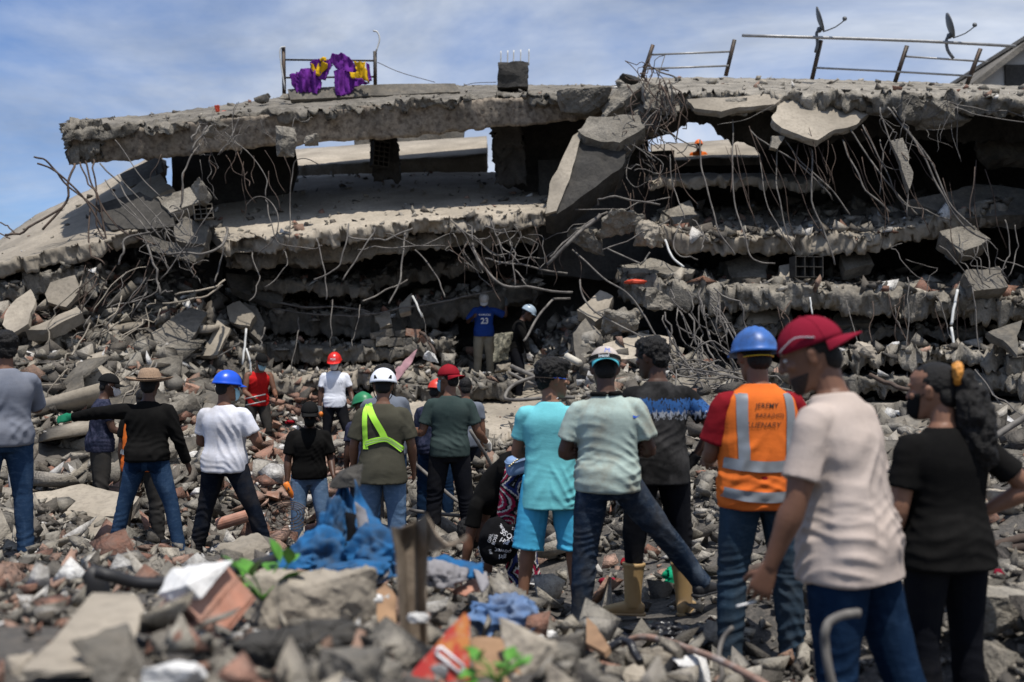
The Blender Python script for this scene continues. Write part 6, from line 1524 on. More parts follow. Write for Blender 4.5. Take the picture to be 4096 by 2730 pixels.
# 12 red helmet in navy, 13 hidden head
p = Person('person in red-orange helmet and navy overalls behind the man in dark green tee', 1738, 10.8, -.12, 1.62, -15, lean=5, vox=.012, skin='skin_d', head=(-20, 12, 0), legR=((.14, .1, -1), (.02, -.05, -1)))
p.body(); p.shirt('tee_navy', 2, -.06, 1.04, .008, 13); p.pants('jeans_n', 1, 1.08, .009, 13); p.shoes('shoe_grey'); p.hair('under'); hm = p.helmet('h_red2', 0, .010, .03, 1); p.finish()
p = Person('short-haired man whose head just shows beside the red cap', 1862, 12.0, -.15, 1.66, 10, vox=.015, skin='skin_m')
p.body(); p.shirt('tee_gp', .6, -.08, 1.0, .007, 14); p.pants('jeans_d', 1, 1.0, .007, 14); p.shoes('shoe_dark'); p.hair('short'); p.finish()
# 14 dark green tee, red cap backwards
p = Person('man in dark green tee, red backward cap and blue mask with white gloves', 1800, 9.4, -.06, 1.72, 4, armR=((.34, .05, -1), (.34, .62, -.42)), armL=((-.34, .0, -1), (-.42, .62, .05)), head=(48, 4, 0), vox=.0085, skin='skin_m', bulk=1.0, legR=((.13, .02, -1), (.14, .05, -1)), legL=((-.12, .02, -1), (-.06, -.03, -1)), footR=20, curl=(.9, .9))
p.body((True, True)); p.shirt('tee_green', .70, -.07, 1.05, .007, 15, sl_r=1.05); p.pants('pants_black', 1, 1.10, .009, 15); p.shoes('shoe_grey'); p.hair('under'); p.mask('mask_blue'); p.glove(0, 'glove_white'); p.glove(1, 'glove_white'); p.cap('cap_red', 180, reach=.065); p.eyes(); p.finish()
# 15 blue jersey
p = Person('man in blue jersey number 23 and khaki trousers standing high on the slab', 1935, 19.0, 1.36, 1.68, -172, lean=6, armR=((.5, -.1, -.8), (-.3, .75, .3)), armL=((-.85, -.1, -.35), (-.05, .05, 1)), head=(-8, 50, 0), vox=.012, skin='skin_d', legR=((.06, .03, -1), (.02, -.02, -1)), curl=(.8, .8))
p.body((False, True)); p.shirt('jersey', .85, -.10, 1.10, .009, 16, sl_r=1.15); p.pants('khaki', 1, 1.22, .012, 16); p.shoes('shoe_grey', 'shoe_white'); p.hair('under'); p.cap('cap_white'); p.glove(1, 'glove_grey'); p.finish()
z = p.pel[2]
p.text('shirt', '23', (0, .2, z + .20), .115, 'print_white', direction=(0, -1, 0), bold=.03, off=.006); p.text('shirt', 'WARRIORS', (0, .2, z + .315), .034, 'print_white', direction=(0, -1, 0), bold=.02, off=.006)
# 16 grey helmet bending
p = Person('man in grey helmet and dark clothes bending over with a camouflage bag', 2062, 16.9, 1.0, 1.70, -100, lean=20, armR=((.10, .35, -.9), (-.05, .25, -.95)), armL=((-.1, .7, -.7), (0, .5, -.85)), head=(10, 28, 0), vox=.012, skin='skin_d', legR=((.05, .3, -1), (.02, -.15, -1)), legL=((-.08, -.05, -1), (-.02, -.15, -1)))
p.body((True, False)); p.shirt('tee_black', 2, -.08, 1.05, .010, 17); p.pants('pants_black', 1, 1.12, .010, 17); p.shoes('shoe_dark'); p.hair('under'); p.helmet('h_grey', 0, .010, .02, 0); p.glove(0, 'glove_white'); p.finish()
o = link('camouflage_bag', rock_mesh('camouflage_bag', 71, (.17, .14, .26), 18, .3, 4, .10), M['camo']); o.location = P(2012, 1390, 16.5); tag(o, 'camouflage bag hanging in front of the grey-helmeted man', 'bag')
# 17 turquoise boy
p = Person('curly-haired young man in turquoise tee and turquoise shorts', 2200, 6.6, .04, 1.66, 2, lean=1, armR=((.20, .22, -1), (-.75, .65, .0)), armL=((-.20, .25, -1), (.75, .65, .0)), head=(-72, 3, 0), vox=.0075, skin='skin_l', bulk=.99, legR=((.15, .0, -1), (.07, -.02, -1)), legL=((-.13, .02, -1), (-.12, -.05, -1)))
p.body(); p.shirt('tee_teal', .62, -.22, 1.07, .008, 18, flare=1.05); p.pants('shorts_teal', 1.12, 1.12, .010, 18, 'shorts'); p.shoes('shoe_dark'); p.hair('curly'); p.eyes(); p.finish()
a = Acc(); a.tube([(-.085, -.05, .012), (-.086, .0, .016), (-.074, .06, .010)], [.004] * 3, n=6); g = p.direct('glasses_arm', p.HT(a.verts() * np.array((-1, 1, 1))), a.F, 'blue_trim')
a = Acc(); a.tube([(.108 * math.cos(t), -.03 - .110 * math.sin(t) * 1.0, .012) for t in np.linspace(.1, 3.04, 12)], [(.003, .010)] * 12, side=(0, 0, 1), n=6, m=1); p.direct('glasses_strap', p.HT(a.verts()), a.F, 'ink')
a = Acc(); a.tube([(.062 * math.cos(t), .058 * math.sin(t) - .02, -.128 + .012 * math.sin(t)) for t in np.linspace(0, 6.28, 30)], [.003] * 30, n=5, m=1); p.direct('necklace', p.HT(a.verts()), a.F, 'print_white')
# 18 bending woman
p = Person('woman in patterned medallion leggings bent over behind the turquoise shorts', 2082, 7.2, .06, 1.60, 62, ptilt=78, lean=78, armR=((.1, .2, -1), (.0, .2, -1)), armL=((-.1, .2, -1), (.0, .2, -1)), head=(0, 130, 0), vox=.010, skin='skin_m', fem=True, legR=((.20, .16, -1), (.10, -.20, -1)), legL=((-.06, .20, -1), (-.0, -.25, -1)), bulk=1.02)
p.body(); p.shirt('tee_black', .62, .05, 1.0, .006, 19); p.pants('leggings', 1, 1.02, .002, 19, 'leggings', hemr=.8); p.shoes('shoe_white'); p.hair('curly'); p.finish()
# 19 splash tee with boots
p = Person('man in charcoal tee with torn blue print, black trousers and tan rubber boots', 2632, 6.15, .15, 1.70, 6, lean=3, armR=((.66, -.16, -.78), (-.50, .25, -.80)), armL=((-.15, .3, -.95), (.4, .8, .0)), head=(42, 12, 0), vox=.0075, skin='skin_d', legR=((.12, .04, -1), (.05, -.05, -1)), legL=((-.14, .02, -1), (-.04, -.02, -1)), footL=72, footR=30, bulk=1.0, curl=(.6, .5))
p.body((True, False)); p.shirt('tee_print', .66, -.13, 1.06, .008, 20, sl_r=1.1); p.pants('pants_black', 1.56, 1.08, .009, 20); p.shoes('boot_tan', boots=True); p.hair('thick'); p.glove(0, 'glove_black'); p.eyes(); p.finish()
# 20 mint tee
p = Person('man in dirty mint tee and pale cap standing astride in worn jeans', 2432, 5.8, .10, 1.68, -2, lean=1, armR=((.34, .10, -1), (-.85, .50, .12)), armL=((-.30, .10, -1), (.85, .50, .05)), head=(0, 16, 0), vox=.007, skin='skin_d', legR=((.72, .34, -.90), (.62, .30, -.80)), legL=((-.12, .0, -1), (-.06, .0, -1)), footR=40, bulk=.98, side=-2)
p.body(); p.shirt('tee_mint', .68, -.07, 1.10, .010, 21, sl_r=1.15); p.pants('jeans_m', 1, 1.06, .009, 21); p.shoes('shoe_dark', 'shoe_dark'); p.hair('under')
cp = p.cap('cap_pale', 180, 'teal_trim', .045); p.finish(); jeans_details(p, 'jeans_m'); p.bvh = {}
dr, up = tuple(p.headR @ np.array((0, 1, 0))), tuple(p.headR @ np.array((0, 0, 1)))
V, F = [], []
for j, t in enumerate(np.linspace(0, 2 * math.pi, 41)):
    for zz2, k2 in ((.040, 1.012), (.066, .995)): V.append((.0965 * k2 * math.cos(t), -.014 + .1185 * k2 * math.sin(t), zz2))
F = [(2 * j, 2 * j + 2, 2 * j + 3, 2 * j + 1) for j in range(40)]
hb2 = p.direct('head_strap', p.HT(np.array(V)), F, 'cap_black', parent=cp); p.bvh = {}
p.text(hb2, 'Intcol', tuple(p.HT([(-.012, -.14, .052)])[0]), .019, 'print_white', direction=dr, up=up, off=.002, bold=.01, parent=cp)
p.text(cp, 'M.', tuple(p.HT([(.015, -.12, .092)])[0]), .030, 'blue_trim', direction=dr, up=up, off=.002, parent=cp, slant=.2, name='embroidery')
a = Acc(); a.tube([p.tp(0.085 * math.cos(t), .08 * math.sin(t) - .01, .515) for t in np.linspace(0, 6.28, 24)], [.014] * 24, n=8, m=1); p.direct('undershirt_collar', a.verts(), a.F, 'tee_black')
zz3 = p.pel[2]; p.poly('shirt', [(.135, 0, zz3 + .375), (.150, 0, zz3 + .366), (.180, 0, zz3 + .374), (.152, 0, zz3 + .358), (.138, 0, zz3 + .360)], 'blue_trim', 'chest_mark', off=.004, res=.01)
# fingers of the folded arms showing at both sides
for sx in (-1, 1):
    a = Acc(); c = p.tp(sx * .205, .03, .17)
    for q in range(4): a.tube([c + np.array((sx * -.02, .05, .035 - q * .021)), c + np.array((sx * .004, .01, .033 - q * .021)), c + np.array((sx * -.006, -.035 + q * .004, .030 - q * .021))], [.010, .0105, .008], n=8, m=2)
    p.direct('finger_tips', a.verts(), a.F, 'skin_d', parent='body')
# 21 orange vest
p = Person('man in scuffed blue hard hat and orange reflective vest with writing', 3035, 5.1, .12, 1.73, 5, lean=3, armR=((.22, .2, -1), (-.2, .9, -.2)), armL=((-.22, .2, -1), (.2, .9, -.2)), head=(4, 8, 0), vox=.007, skin='skin_m', bulk=1.06, legR=((.12, .0, -1), (.06, -.03, -1)), legL=((-.12, .03, -1), (-.05, -.06, -1)))
p.body(); p.shirt('sleeve_red', .75, .02, .93, .002, 22, sl_r=1.16); p.vest('vest_orange', 22, -.11); p.pants('jeans_o', 1, 1.06, .009, 22); p.shoes('shoe_dark'); p.hair('under'); hm = p.helmet('h_blue2', 0, .018, .05, 2, -2, 1.04); p.finish(); jeans_details(p, 'jeans_o')
z = p.pel[2]
for sx in (-1, 1): p.band('vest', [(sx * .118, 0, z + .475), (sx * .125, 0, z + .38), (sx * .122, 0, z + .26), (sx * .118, 0, z + .135)], .052, 'reflect', 'reflective_strap', off=.006)
p.band('vest', [(-.20, 0, z + .125), (-.1, 0, z + .115), (0, 0, z + .11), (.1, 0, z + .115), (.20, 0, z + .125)], .055, 'reflect', 'reflective_band', off=.009)
p.band('vest', [(-.21, 0, z - .02), (-.1, 0, z - .035), (0, 0, z - .04), (.1, 0, z - .035), (.21, 0, z - .02)], .052, 'reflect', 'reflective_band', off=.009)
p.text('vest', 'JEREMY', (-.005, 0, z + .41), .033, 'ink', slant=.15, bold=.006, off=.004); p.text('vest', 'BARA(HO)', (.01, 0, z + .362), .029, 'ink', slant=.1, off=.004); p.text('vest', 'LUENARY', (-.018, 0, z + .318), .027, 'ink', slant=.25, off=.004)
a = Acc(); a.tube([(.078 * math.cos(t), -.035 + .082 * math.sin(t), -.005) for t in np.linspace(math.pi + .2, 2 * math.pi - .2, 16)], [(.003, .006)] * 16, side=(0, 0, 1), n=6, m=1); p.direct('helmet_strap', p.HT(a.verts()), a.F, 'yellow', parent=hm)
# 22 beige tee
p = Person('man in beige tee and crimson backward cap holding a cigarette', 3392, 3.62, .08, 1.79, 47, lean=10, armL=((-.28, .10, -1), (-.16, .36, -1)), armR=((.26, -.10, -1), (.10, .20, -1)), head=(24, 20, 0), vox=.0065, skin='skin_m', bulk=1.10, legR=((.06, -.30, -1), (.06, -.42, -1)), legL=((-.08, -.02, -1), (-.03, -.18, -1)), curl=(.5, .75), palm=(None, (.9, .3, 0)))
p.body(); p.shirt('tee_beige', .74, -.13, 1.0, .012, 23, sl_r=1.02, flare=1.06); p.pants('jeans_n', 1, 1.04, .009, 23); p.shoes('shoe_dark'); p.hair('under'); p.cap('cap_red2', 180, reach=.066, droop=.024); p.eyes()
p.face_patch('beard', 'stubble', -.1175, -.052, 8, 172, .0018, .001)
p.finish(); jeans_details(p, 'jeans_n')
cp = p.capobj; p.bvh = {}
a = Acc(); a.tube([(.094, .04, .055), (.096, -.02, .075), (.093, -.07, .055), (.088, -.088, .045)], [(.002, .005)] * 4, side=(0, 0, 1), n=5); p.direct('piping', p.HT(a.verts(), R(180)), a.F, 'print_grey', parent=cp)
dr = tuple(p.headR @ np.array((-.45, .9, 0)));
p.text(cp, '7', tuple(p.HT([(.05, -.12, .085)])[0]), .045, 'print_grey', direction=dr, up=tuple(p.headR @ np.array((0, 0, 1))), off=.003, parent=cp, name='emblem', bold=.02)
h, d, n, sd = p.handpos[1]
a = Acc(); a.tube([h + np.array(d) * .035, h + np.array(d) * .035 + nrm(np.array((-.75, .55, -.18))) * .075], [.0042, .0042], n=8, m=1)
o = link('cigarette', a.mesh('cigarette'), M['cig']); o.matrix_world = p.root.matrix_basis.copy(); tag(o, 'white cigarette between the fingers of the man in beige tee', 'cigarette')
# 23 woman in black
p = Person('woman in black tunic and leggings with a long curly ponytail', 3775, 4.12, .06, 1.63, 14, lean=2, armR=((.72, -.30, -.72), (-.60, .45, -.45)), armL=((-.20, .0, -1), (-.05, .45, -.9)), head=(32, 6, 0), vox=.0075, skin='skin_l', bulk=1.03, legR=((.05, .03, -1), (.02, -.05, -1)), legL=((-.06, .0, -1), (.04, -.10, -1)), fem=True)
p.body(); p.shirt('tee_black', .66, -.10, 1.06, .006, 24, flare=1.10, sl_r=1.05, name='tunic'); p.pants('pants_black', 1, .98, .005, 24, 'leggings', hemr=.8); p.shoes('shoe_dark'); p.hair('short'); p.mask('cap_black')
a = Acc(); hb_ = [p.HT([q])[0] for q in [(0, -.10, .06), (.01, -.135, .03), (.02, -.145, -.06), (.035, -.15, -.17), (.05, -.15, -.28), (.05, -.14, -.37)]]
a.tube(hb_, [.025, .045, .065, .075, .065, .02], n=16); p.job('ponytail', a, .008, 1, M['hair'], lambda c: fbm(c * np.array((1, 1, .7)), 30, 3, 4) * .030 + fbm(c, 90, 2, 9) * .006)
a = Acc(); a.tube([p.HT([(.040 * math.cos(t), -.114 + .012 * math.cos(t), .066 + .036 * math.sin(t))])[0] for t in np.linspace(0, 6.28, 20)], [.020] * 20, n=8, m=1); p.job('hair_tie', a, .006, 1, M['scrunchie'], lambda c: fbm(c, 70, 2, 2) * .008)
p.finish()
# 24 worker on the roof
p = Person('worker in orange helmet seen through the gap under the roof', 2795, 24.8, 5.63, 1.60, 175, lean=20, vox=.016, skin='skin_d')
p.body(); p.shirt('vest_orange', .6, -.05, 1.05, .007, 25); p.pants('pants_grey', 1, 1.05, .008, 25); p.shoes('shoe_dark'); p.hair('under'); p.helmet('h_orange', 0, .015, .04, 1); p.finish()
# ------------------------------------------------------------------ other things
def gp(px, py, Y): return P(px, py, Y)
def wthing(name, loc, label, cat, group=None): o = empty(name, loc); tag(o, label, cat, group); return o
def wpart(name, me, mat, root):
    """part given in world coordinates"""
    o = link(name, me, M[mat] if isinstance(mat, str) else mat, root); o.matrix_parent_inverse = Matrix.Translation(-root.location); return o
def wsolo(name, me, mat, label, cat, group=None):
    o = link(name, me, M[mat] if isinstance(mat, str) else mat); tag(o, label, cat, group); return o
def wtube(pts, r, n=8, m=5, wob=0.0, seed=0): return tube_mesh('t', [P(*p) for p in pts], r, n, m, wob, seed)
def crumple(name, c, dims, seed, amp=.35, fine=1.0, sub=4, flat=True):
    bm = bmesh.new(); bmesh.ops.create_icosphere(bm, subdivisions=sub, radius=1.0)
    co = np.array([v.co for v in bm.verts]); n_ = co / np.linalg.norm(co, axis=1)[:, None]
    d = fbm(co + seed * 2.1, 1.1, 2, seed) * .5 + ridge(fbm(co + seed, 2.0 * fine, 2, seed + 3) * 1.6) * amp * .6 + ridge(vnoise(co * 4.5 * fine + seed, seed + 6)) * amp * .22
    co = n_ * (1 + d)[:, None] * np.array(dims)
    if flat: co[:, 2] = np.where(co[:, 2] < -dims[2] * .55, -dims[2] * .55 + (co[:, 2] + dims[2] * .55) * .2, co[:, 2])
    F = [tuple(v.index for v in f.verts) for f in bm.faces]; bm.free()
    return make_mesh(name, co + np.array(c), F, True)
def cloth_poly(name, pts, amp=.03, freq=(6, 6, 2), thick=.006, res=.03, seed=1, jag=.01):
    me = plate_mesh(name, pts, thick, res, jag, 0.0, seed)
    co = get_co(me); n = Vector((0, 0, 0)); q = [Vector(p) for p in pts]
    for a, b in zip(q, q[1:] + q[:1]): n += a.cross(b)
    n.normalize(); 
    d = ridge(fbm(co, freq, 2, seed) * 1.7) * amp + fbm(co, np.array(freq) * 3, 2, seed + 4) * amp * .35
    set_co(me, co + np.array(n)[None] * d[:, None]); me.polygons.foreach_set('use_smooth', np.ones(len(me.polygons), bool)); return me
M['pack_black'] = mat_cloth('backpack_black', (.009, .009, .010))
M['purple'] = mat_cloth('banner_purple', (.15, .030, .25), (.10, .02, .17), .5)
M['gold'] = mat_cloth('banner_yellow', (.66, .40, .02))
M['pipe_black'] = mat_plain('pipe_black', (.014, .014, .016), .55, 0, .3, 10, c2=(.06, .055, .05), amt=.6)
M['blue_cloth'] = mat_cloth('jacket_blue', (.025, .12, .28), (.05, .055, .06), .9, 6.0)
M['grey_cloth'] = mat_cloth('lining_grey', (.27, .26, .27), (.15, .14, .14), .5)
M['rust'] = mat_plain('steel_sheet_rusted', (.24, .19, .14), .75, .2, .35, 9, .3, c2=(.055, .032, .02), amt=.8, c2scale=6)
M['cardboard'] = mat_plain('cardboard', (.28, .17, .095), .9, 0, .15, 14, .2, c2=(.16, .09, .05), amt=.6)
M['leaf'] = mat_plain('leaf_green', (.07, .21, .022), .5, 0, .25, 30, .2)
M['denim_rag'] = mat_denim('denim_rag', (.09, .17, .34), (.22, .31, .46), (.20, .19, .17))
M['bag_black'] = mat_plain('bag_black', (.012, .012, .014), .28, 0, .3, 30, .5, spec=.5)
M['bag_green'] = mat_cloth('bag_green', (.012, .30, .15))
M['white_cloth'] = mat_cloth('cloth_white', (.60, .58, .64), (.40, .37, .38), .5)
M['pink'] = mat_cloth('cloth_pink', (.34, .20, .22), (.22, .12, .13), .5)
M['purse'] = mat_plain('purse_blue', (.20, .30, .48), .5, 0, .08, 10)

M['gold_metal'] = mat_plain('chain_gold', (.55, .45, .25), .35, .8)
M['terracotta'] = mat_plain('terracotta', (.42, .19, .125), .85, 0, .2, 12, .3, c2=(.36, .30, .25), amt=.6)
M['dish'] = mat_plain('dish_grey', (.10, .105, .11), .5, .1, .15, 10)
M['wood_pale'] = mat_plain('slat_pale', (.50, .46, .38), .8, 0, .15, 20)
M['rusty_bar'] = mat_plain('bar_rusty_ribbed', (.27, .17, .13), .8, .1, .35, 18, .5, c2=(.36, .34, .32), amt=.8, c2scale=12)
M['orange_red'] = mat_plain('plastic_red', (.60, .07, .03), .5)
b = MB('sign_paint', .55, 0, .4)
nA, nB = b.noise(5, 5, .6), b.noise(22, 4, .6, off=(3, 1, 2))
col = b.ramp(nA, [(.40, (.42, .028, .030)), (.55, (.46, .045, .03)), (.60, (.52, .20, .05)), (.72, (.50, .36, .22))])
b.color(b.mix(b.ramp(nB, [(.55, 0.0), (.72, .8)]), col, (.46, .36, .28))); M['sign'] = b.m

# --- on the roof: railings, banner, pipe and dishes
t = wthing('roof_railing', P(1320, 355, 20.9), 'rusty railing frame on the left roof holding the purple banner', 'railing')
for x0, y0, x1, y1 in ((1137, 385, 1134, 192), (1501, 350, 1500, 207)): wpart('post', wtube([(x0, y0, 20.7), (x1, y1, 20.7)], .042, 6, 1), 'metal_dark', t)
for y_, e in ((240, 244), (312, 308)): wpart('rail', wtube([(1137, y_, 20.7), (1500, e, 20.7)], .020, 6, 1), 'metal_dark', t)
wpart('conduit', wtube([(1140, 360, 20.65), (1122, 240, 20.65), (1122, 195, 20.65), (1142, 188, 20.65)], .016, 6), 'conduit', t); wpart('conduit', wtube([(1505, 205, 20.65), (1518, 160, 20.65), (1510, 130, 20.65), (1492, 124, 20.65)], .018, 6), 'conduit', t)
wpart('wire', wtube([(1510, 250, 20.7), (1600, 290, 20.7), (1740, 330, 20.9)], .007, 4), 'metal_dark', t); wpart('wire', wtube([(1850, 345, 21), (1900, 333, 21), (1985, 330, 20.8)], .007, 4), 'metal_dark', t)
t = wthing('banner', P(1320, 370, 20.5), 'crumpled purple and yellow banner draped over the rusty roof railing', 'banner')
for nm, mt, pts, sd in [('cloth', 'purple', [(1155, 300), (1190, 285), (1245, 270), (1290, 300), (1285, 350), (1270, 378), (1230, 372), (1195, 375), (1165, 345)], 1), ('cloth', 'purple', [(1235, 245), (1300, 228), (1330, 260), (1300, 320), (1250, 310)], 2),
                        ('cloth', 'purple', [(1310, 240), (1325, 215), (1365, 207), (1400, 225), (1425, 265), (1430, 300), (1390, 290), (1340, 270)], 3), ('cloth', 'purple', [(1330, 280), (1400, 275), (1430, 320), (1420, 350), (1385, 385), (1345, 388), (1340, 345)], 4),
                        ('cloth', 'gold', [(1240, 255), (1290, 240), (1310, 262), (1275, 305), (1255, 300)], 5), ('cloth', 'gold', [(1272, 235), (1300, 226), (1305, 240), (1280, 250)], 6), ('cloth', 'gold', [(1415, 245), (1462, 246), (1480, 330), (1440, 325), (1425, 290)], 7), ('cloth', 'gold', [(1395, 285), (1430, 285), (1440, 315), (1405, 312)], 8), ('cloth', 'purple', [(1462, 248), (1480, 260), (1490, 330), (1476, 333)], 9), ('cloth', 'purple', [(1425, 310), (1480, 330), (1440, 345), (1410, 350)], 10)]:
    Yc = 20.45 - sd * .015
    wpart(nm, cloth_poly(nm, [P(a, b_, Yc) for a, b_ in pts], .075, (9, 9, 1.6), .02, .03, sd, .035), mt, t)
def railing(label, posts, rails, Y):
    t = wthing('roof_railing', P(posts[0][0], posts[0][1], Y), label, 'railing')
    for x0, y0, x1, y1 in posts: wpart('post', wtube([(x0, y0, Y), (x1, y1, Y - .15)], .048, 6, 1), 'metal_dark', t)
    for pts in rails: wpart('rail', wtube([(a, b_, Y - .1) for a, b_ in pts], .022, 6, 1), 'metal_grey', t)
railing('dark railing of two leaning posts at the middle of the roof', [(2568, 312, 2612, 180), (2903, 305, 2938, 160)], [[(2600, 220), (2928, 207)], [(2585, 276), (2915, 264)]], 21.5)
railing('dark railing of three leaning posts on the right roof edge', [(3248, 318, 3284, 162), (3580, 330, 3628, 184), (3868, 338, 3922, 196)], [[(3262, 272), (3590, 288), (3885, 305)], [(3612, 226), (3950, 248)]], 21.5)
wsolo('roof_pipe', wtube([(2968, 143, 21.2), (3300, 152, 21.2), (3700, 166, 21.2), (4062, 186, 21.2)], .034, 8, 2), 'metal_grey', 'long thin pipe laid across the tops of the leaning railing posts', 'pipe')
for k, (px_, py_, lab) in enumerate([(3270, 80, 'dark satellite dish standing on the long pipe above the first leaning post'), (3790, 105, 'dark satellite dish nearest the right end of the long roof pipe')]):
    t = wthing('satellite_dish', P(px_, py_ + 75, 21.2), lab, 'satellite dish')
    a = Acc(); c = np.array(P(px_ + 3, py_, 21.2)); rr = .24; V = []
    ax = nrm((.93, -.25, .28)); u = nrm(np.cross(ax, (0, 1, 0))); w = np.cross(ax, u)
    for i in range(7):
        for j in range(24):
            th = 2 * math.pi * j / 24; r_ = rr * i / 6; V.append(c + ax * (r_ ** 2 * .9) + (u * math.cos(th) * 1.15 + w * math.sin(th)) * r_)
    F = [(i * 24 + j, (i + 1) * 24 + j, (i + 1) * 24 + (j + 1) % 24, i * 24 + (j + 1) % 24) for i in range(6) for j in range(24)]
    V2 = [v - ax * .02 for v in V]; F2 = [tuple(x + len(V) for x in f[::-1]) for f in F]; F3 = [(6 * 24 + j, 6 * 24 + j + len(V), 6 * 24 + (j + 1) % 24 + len(V), 6 * 24 + (j + 1) % 24) for j in range(24)]
    wpart('reflector', make_mesh('reflector', np.array(V + V2), F + F2 + F3, True), 'dish', t)
    wpart('feed_arm', wtube([(px_ + 22, py_ + 48, 21.2), (px_ + 70, py_ + 30, 21.1), (px_ + 108, py_ + 2, 21.0)], .014, 6, 2), 'dish', t)
    wpart('receiver', crumple('receiver', P(px_ + 110, py_ - 4, 21.0), (.05, .05, .06), 3, .05, 1, 2), 'dish', t)
    wpart('mast', wtube([(px_ + 6, py_ + 45, 21.25), (px_ - 4, py_ + 55, 21.25), (px_, py_ + 95, 21.25), (px_ + (-8 if k == 0 else 24), py_ + 130, 21.25)], .034, 8, 3), 'dish', t)
    wpart('bracket', crumple('bracket', P(px_ + 8, py_ + 42, 21.3), (.06, .08, .08), 5, .05, 1, 2), 'dish', t)
for k, (px_, py_, s_, mt, lab) in enumerate([(1045, 398, .2, 'conc', 'grey stone lying on the roof slab left of the railing'), (868, 438, .05, 'orange_red', 'red plastic shard standing on the sloping left end of the roof'), (893, 450, .06, 'orange_red', 'flat orange shard on the roof edge'), (1150, 388, .16, 'conc_rough', 'small lump under the left railing post'), (925, 420, .07, 'conc', 'tiny stone on the left part of the roof'), (2520, 320, .22, 'conc_dark', 'dark lump at the foot of the middle railing')]):
    o = wsolo('stone' if 'conc' in mt else 'plastic_shard', rock_mesh('stone', 31 + k, (s_, s_ * .8, s_ * (.5 if k != 1 else 1.6)), cuts=3, rough=.08), mt, lab, 'stone' if 'conc' in mt else 'shard'); o.location = P(px_, py_, 20.5 if k not in (1, 2, 4) else 19.6)

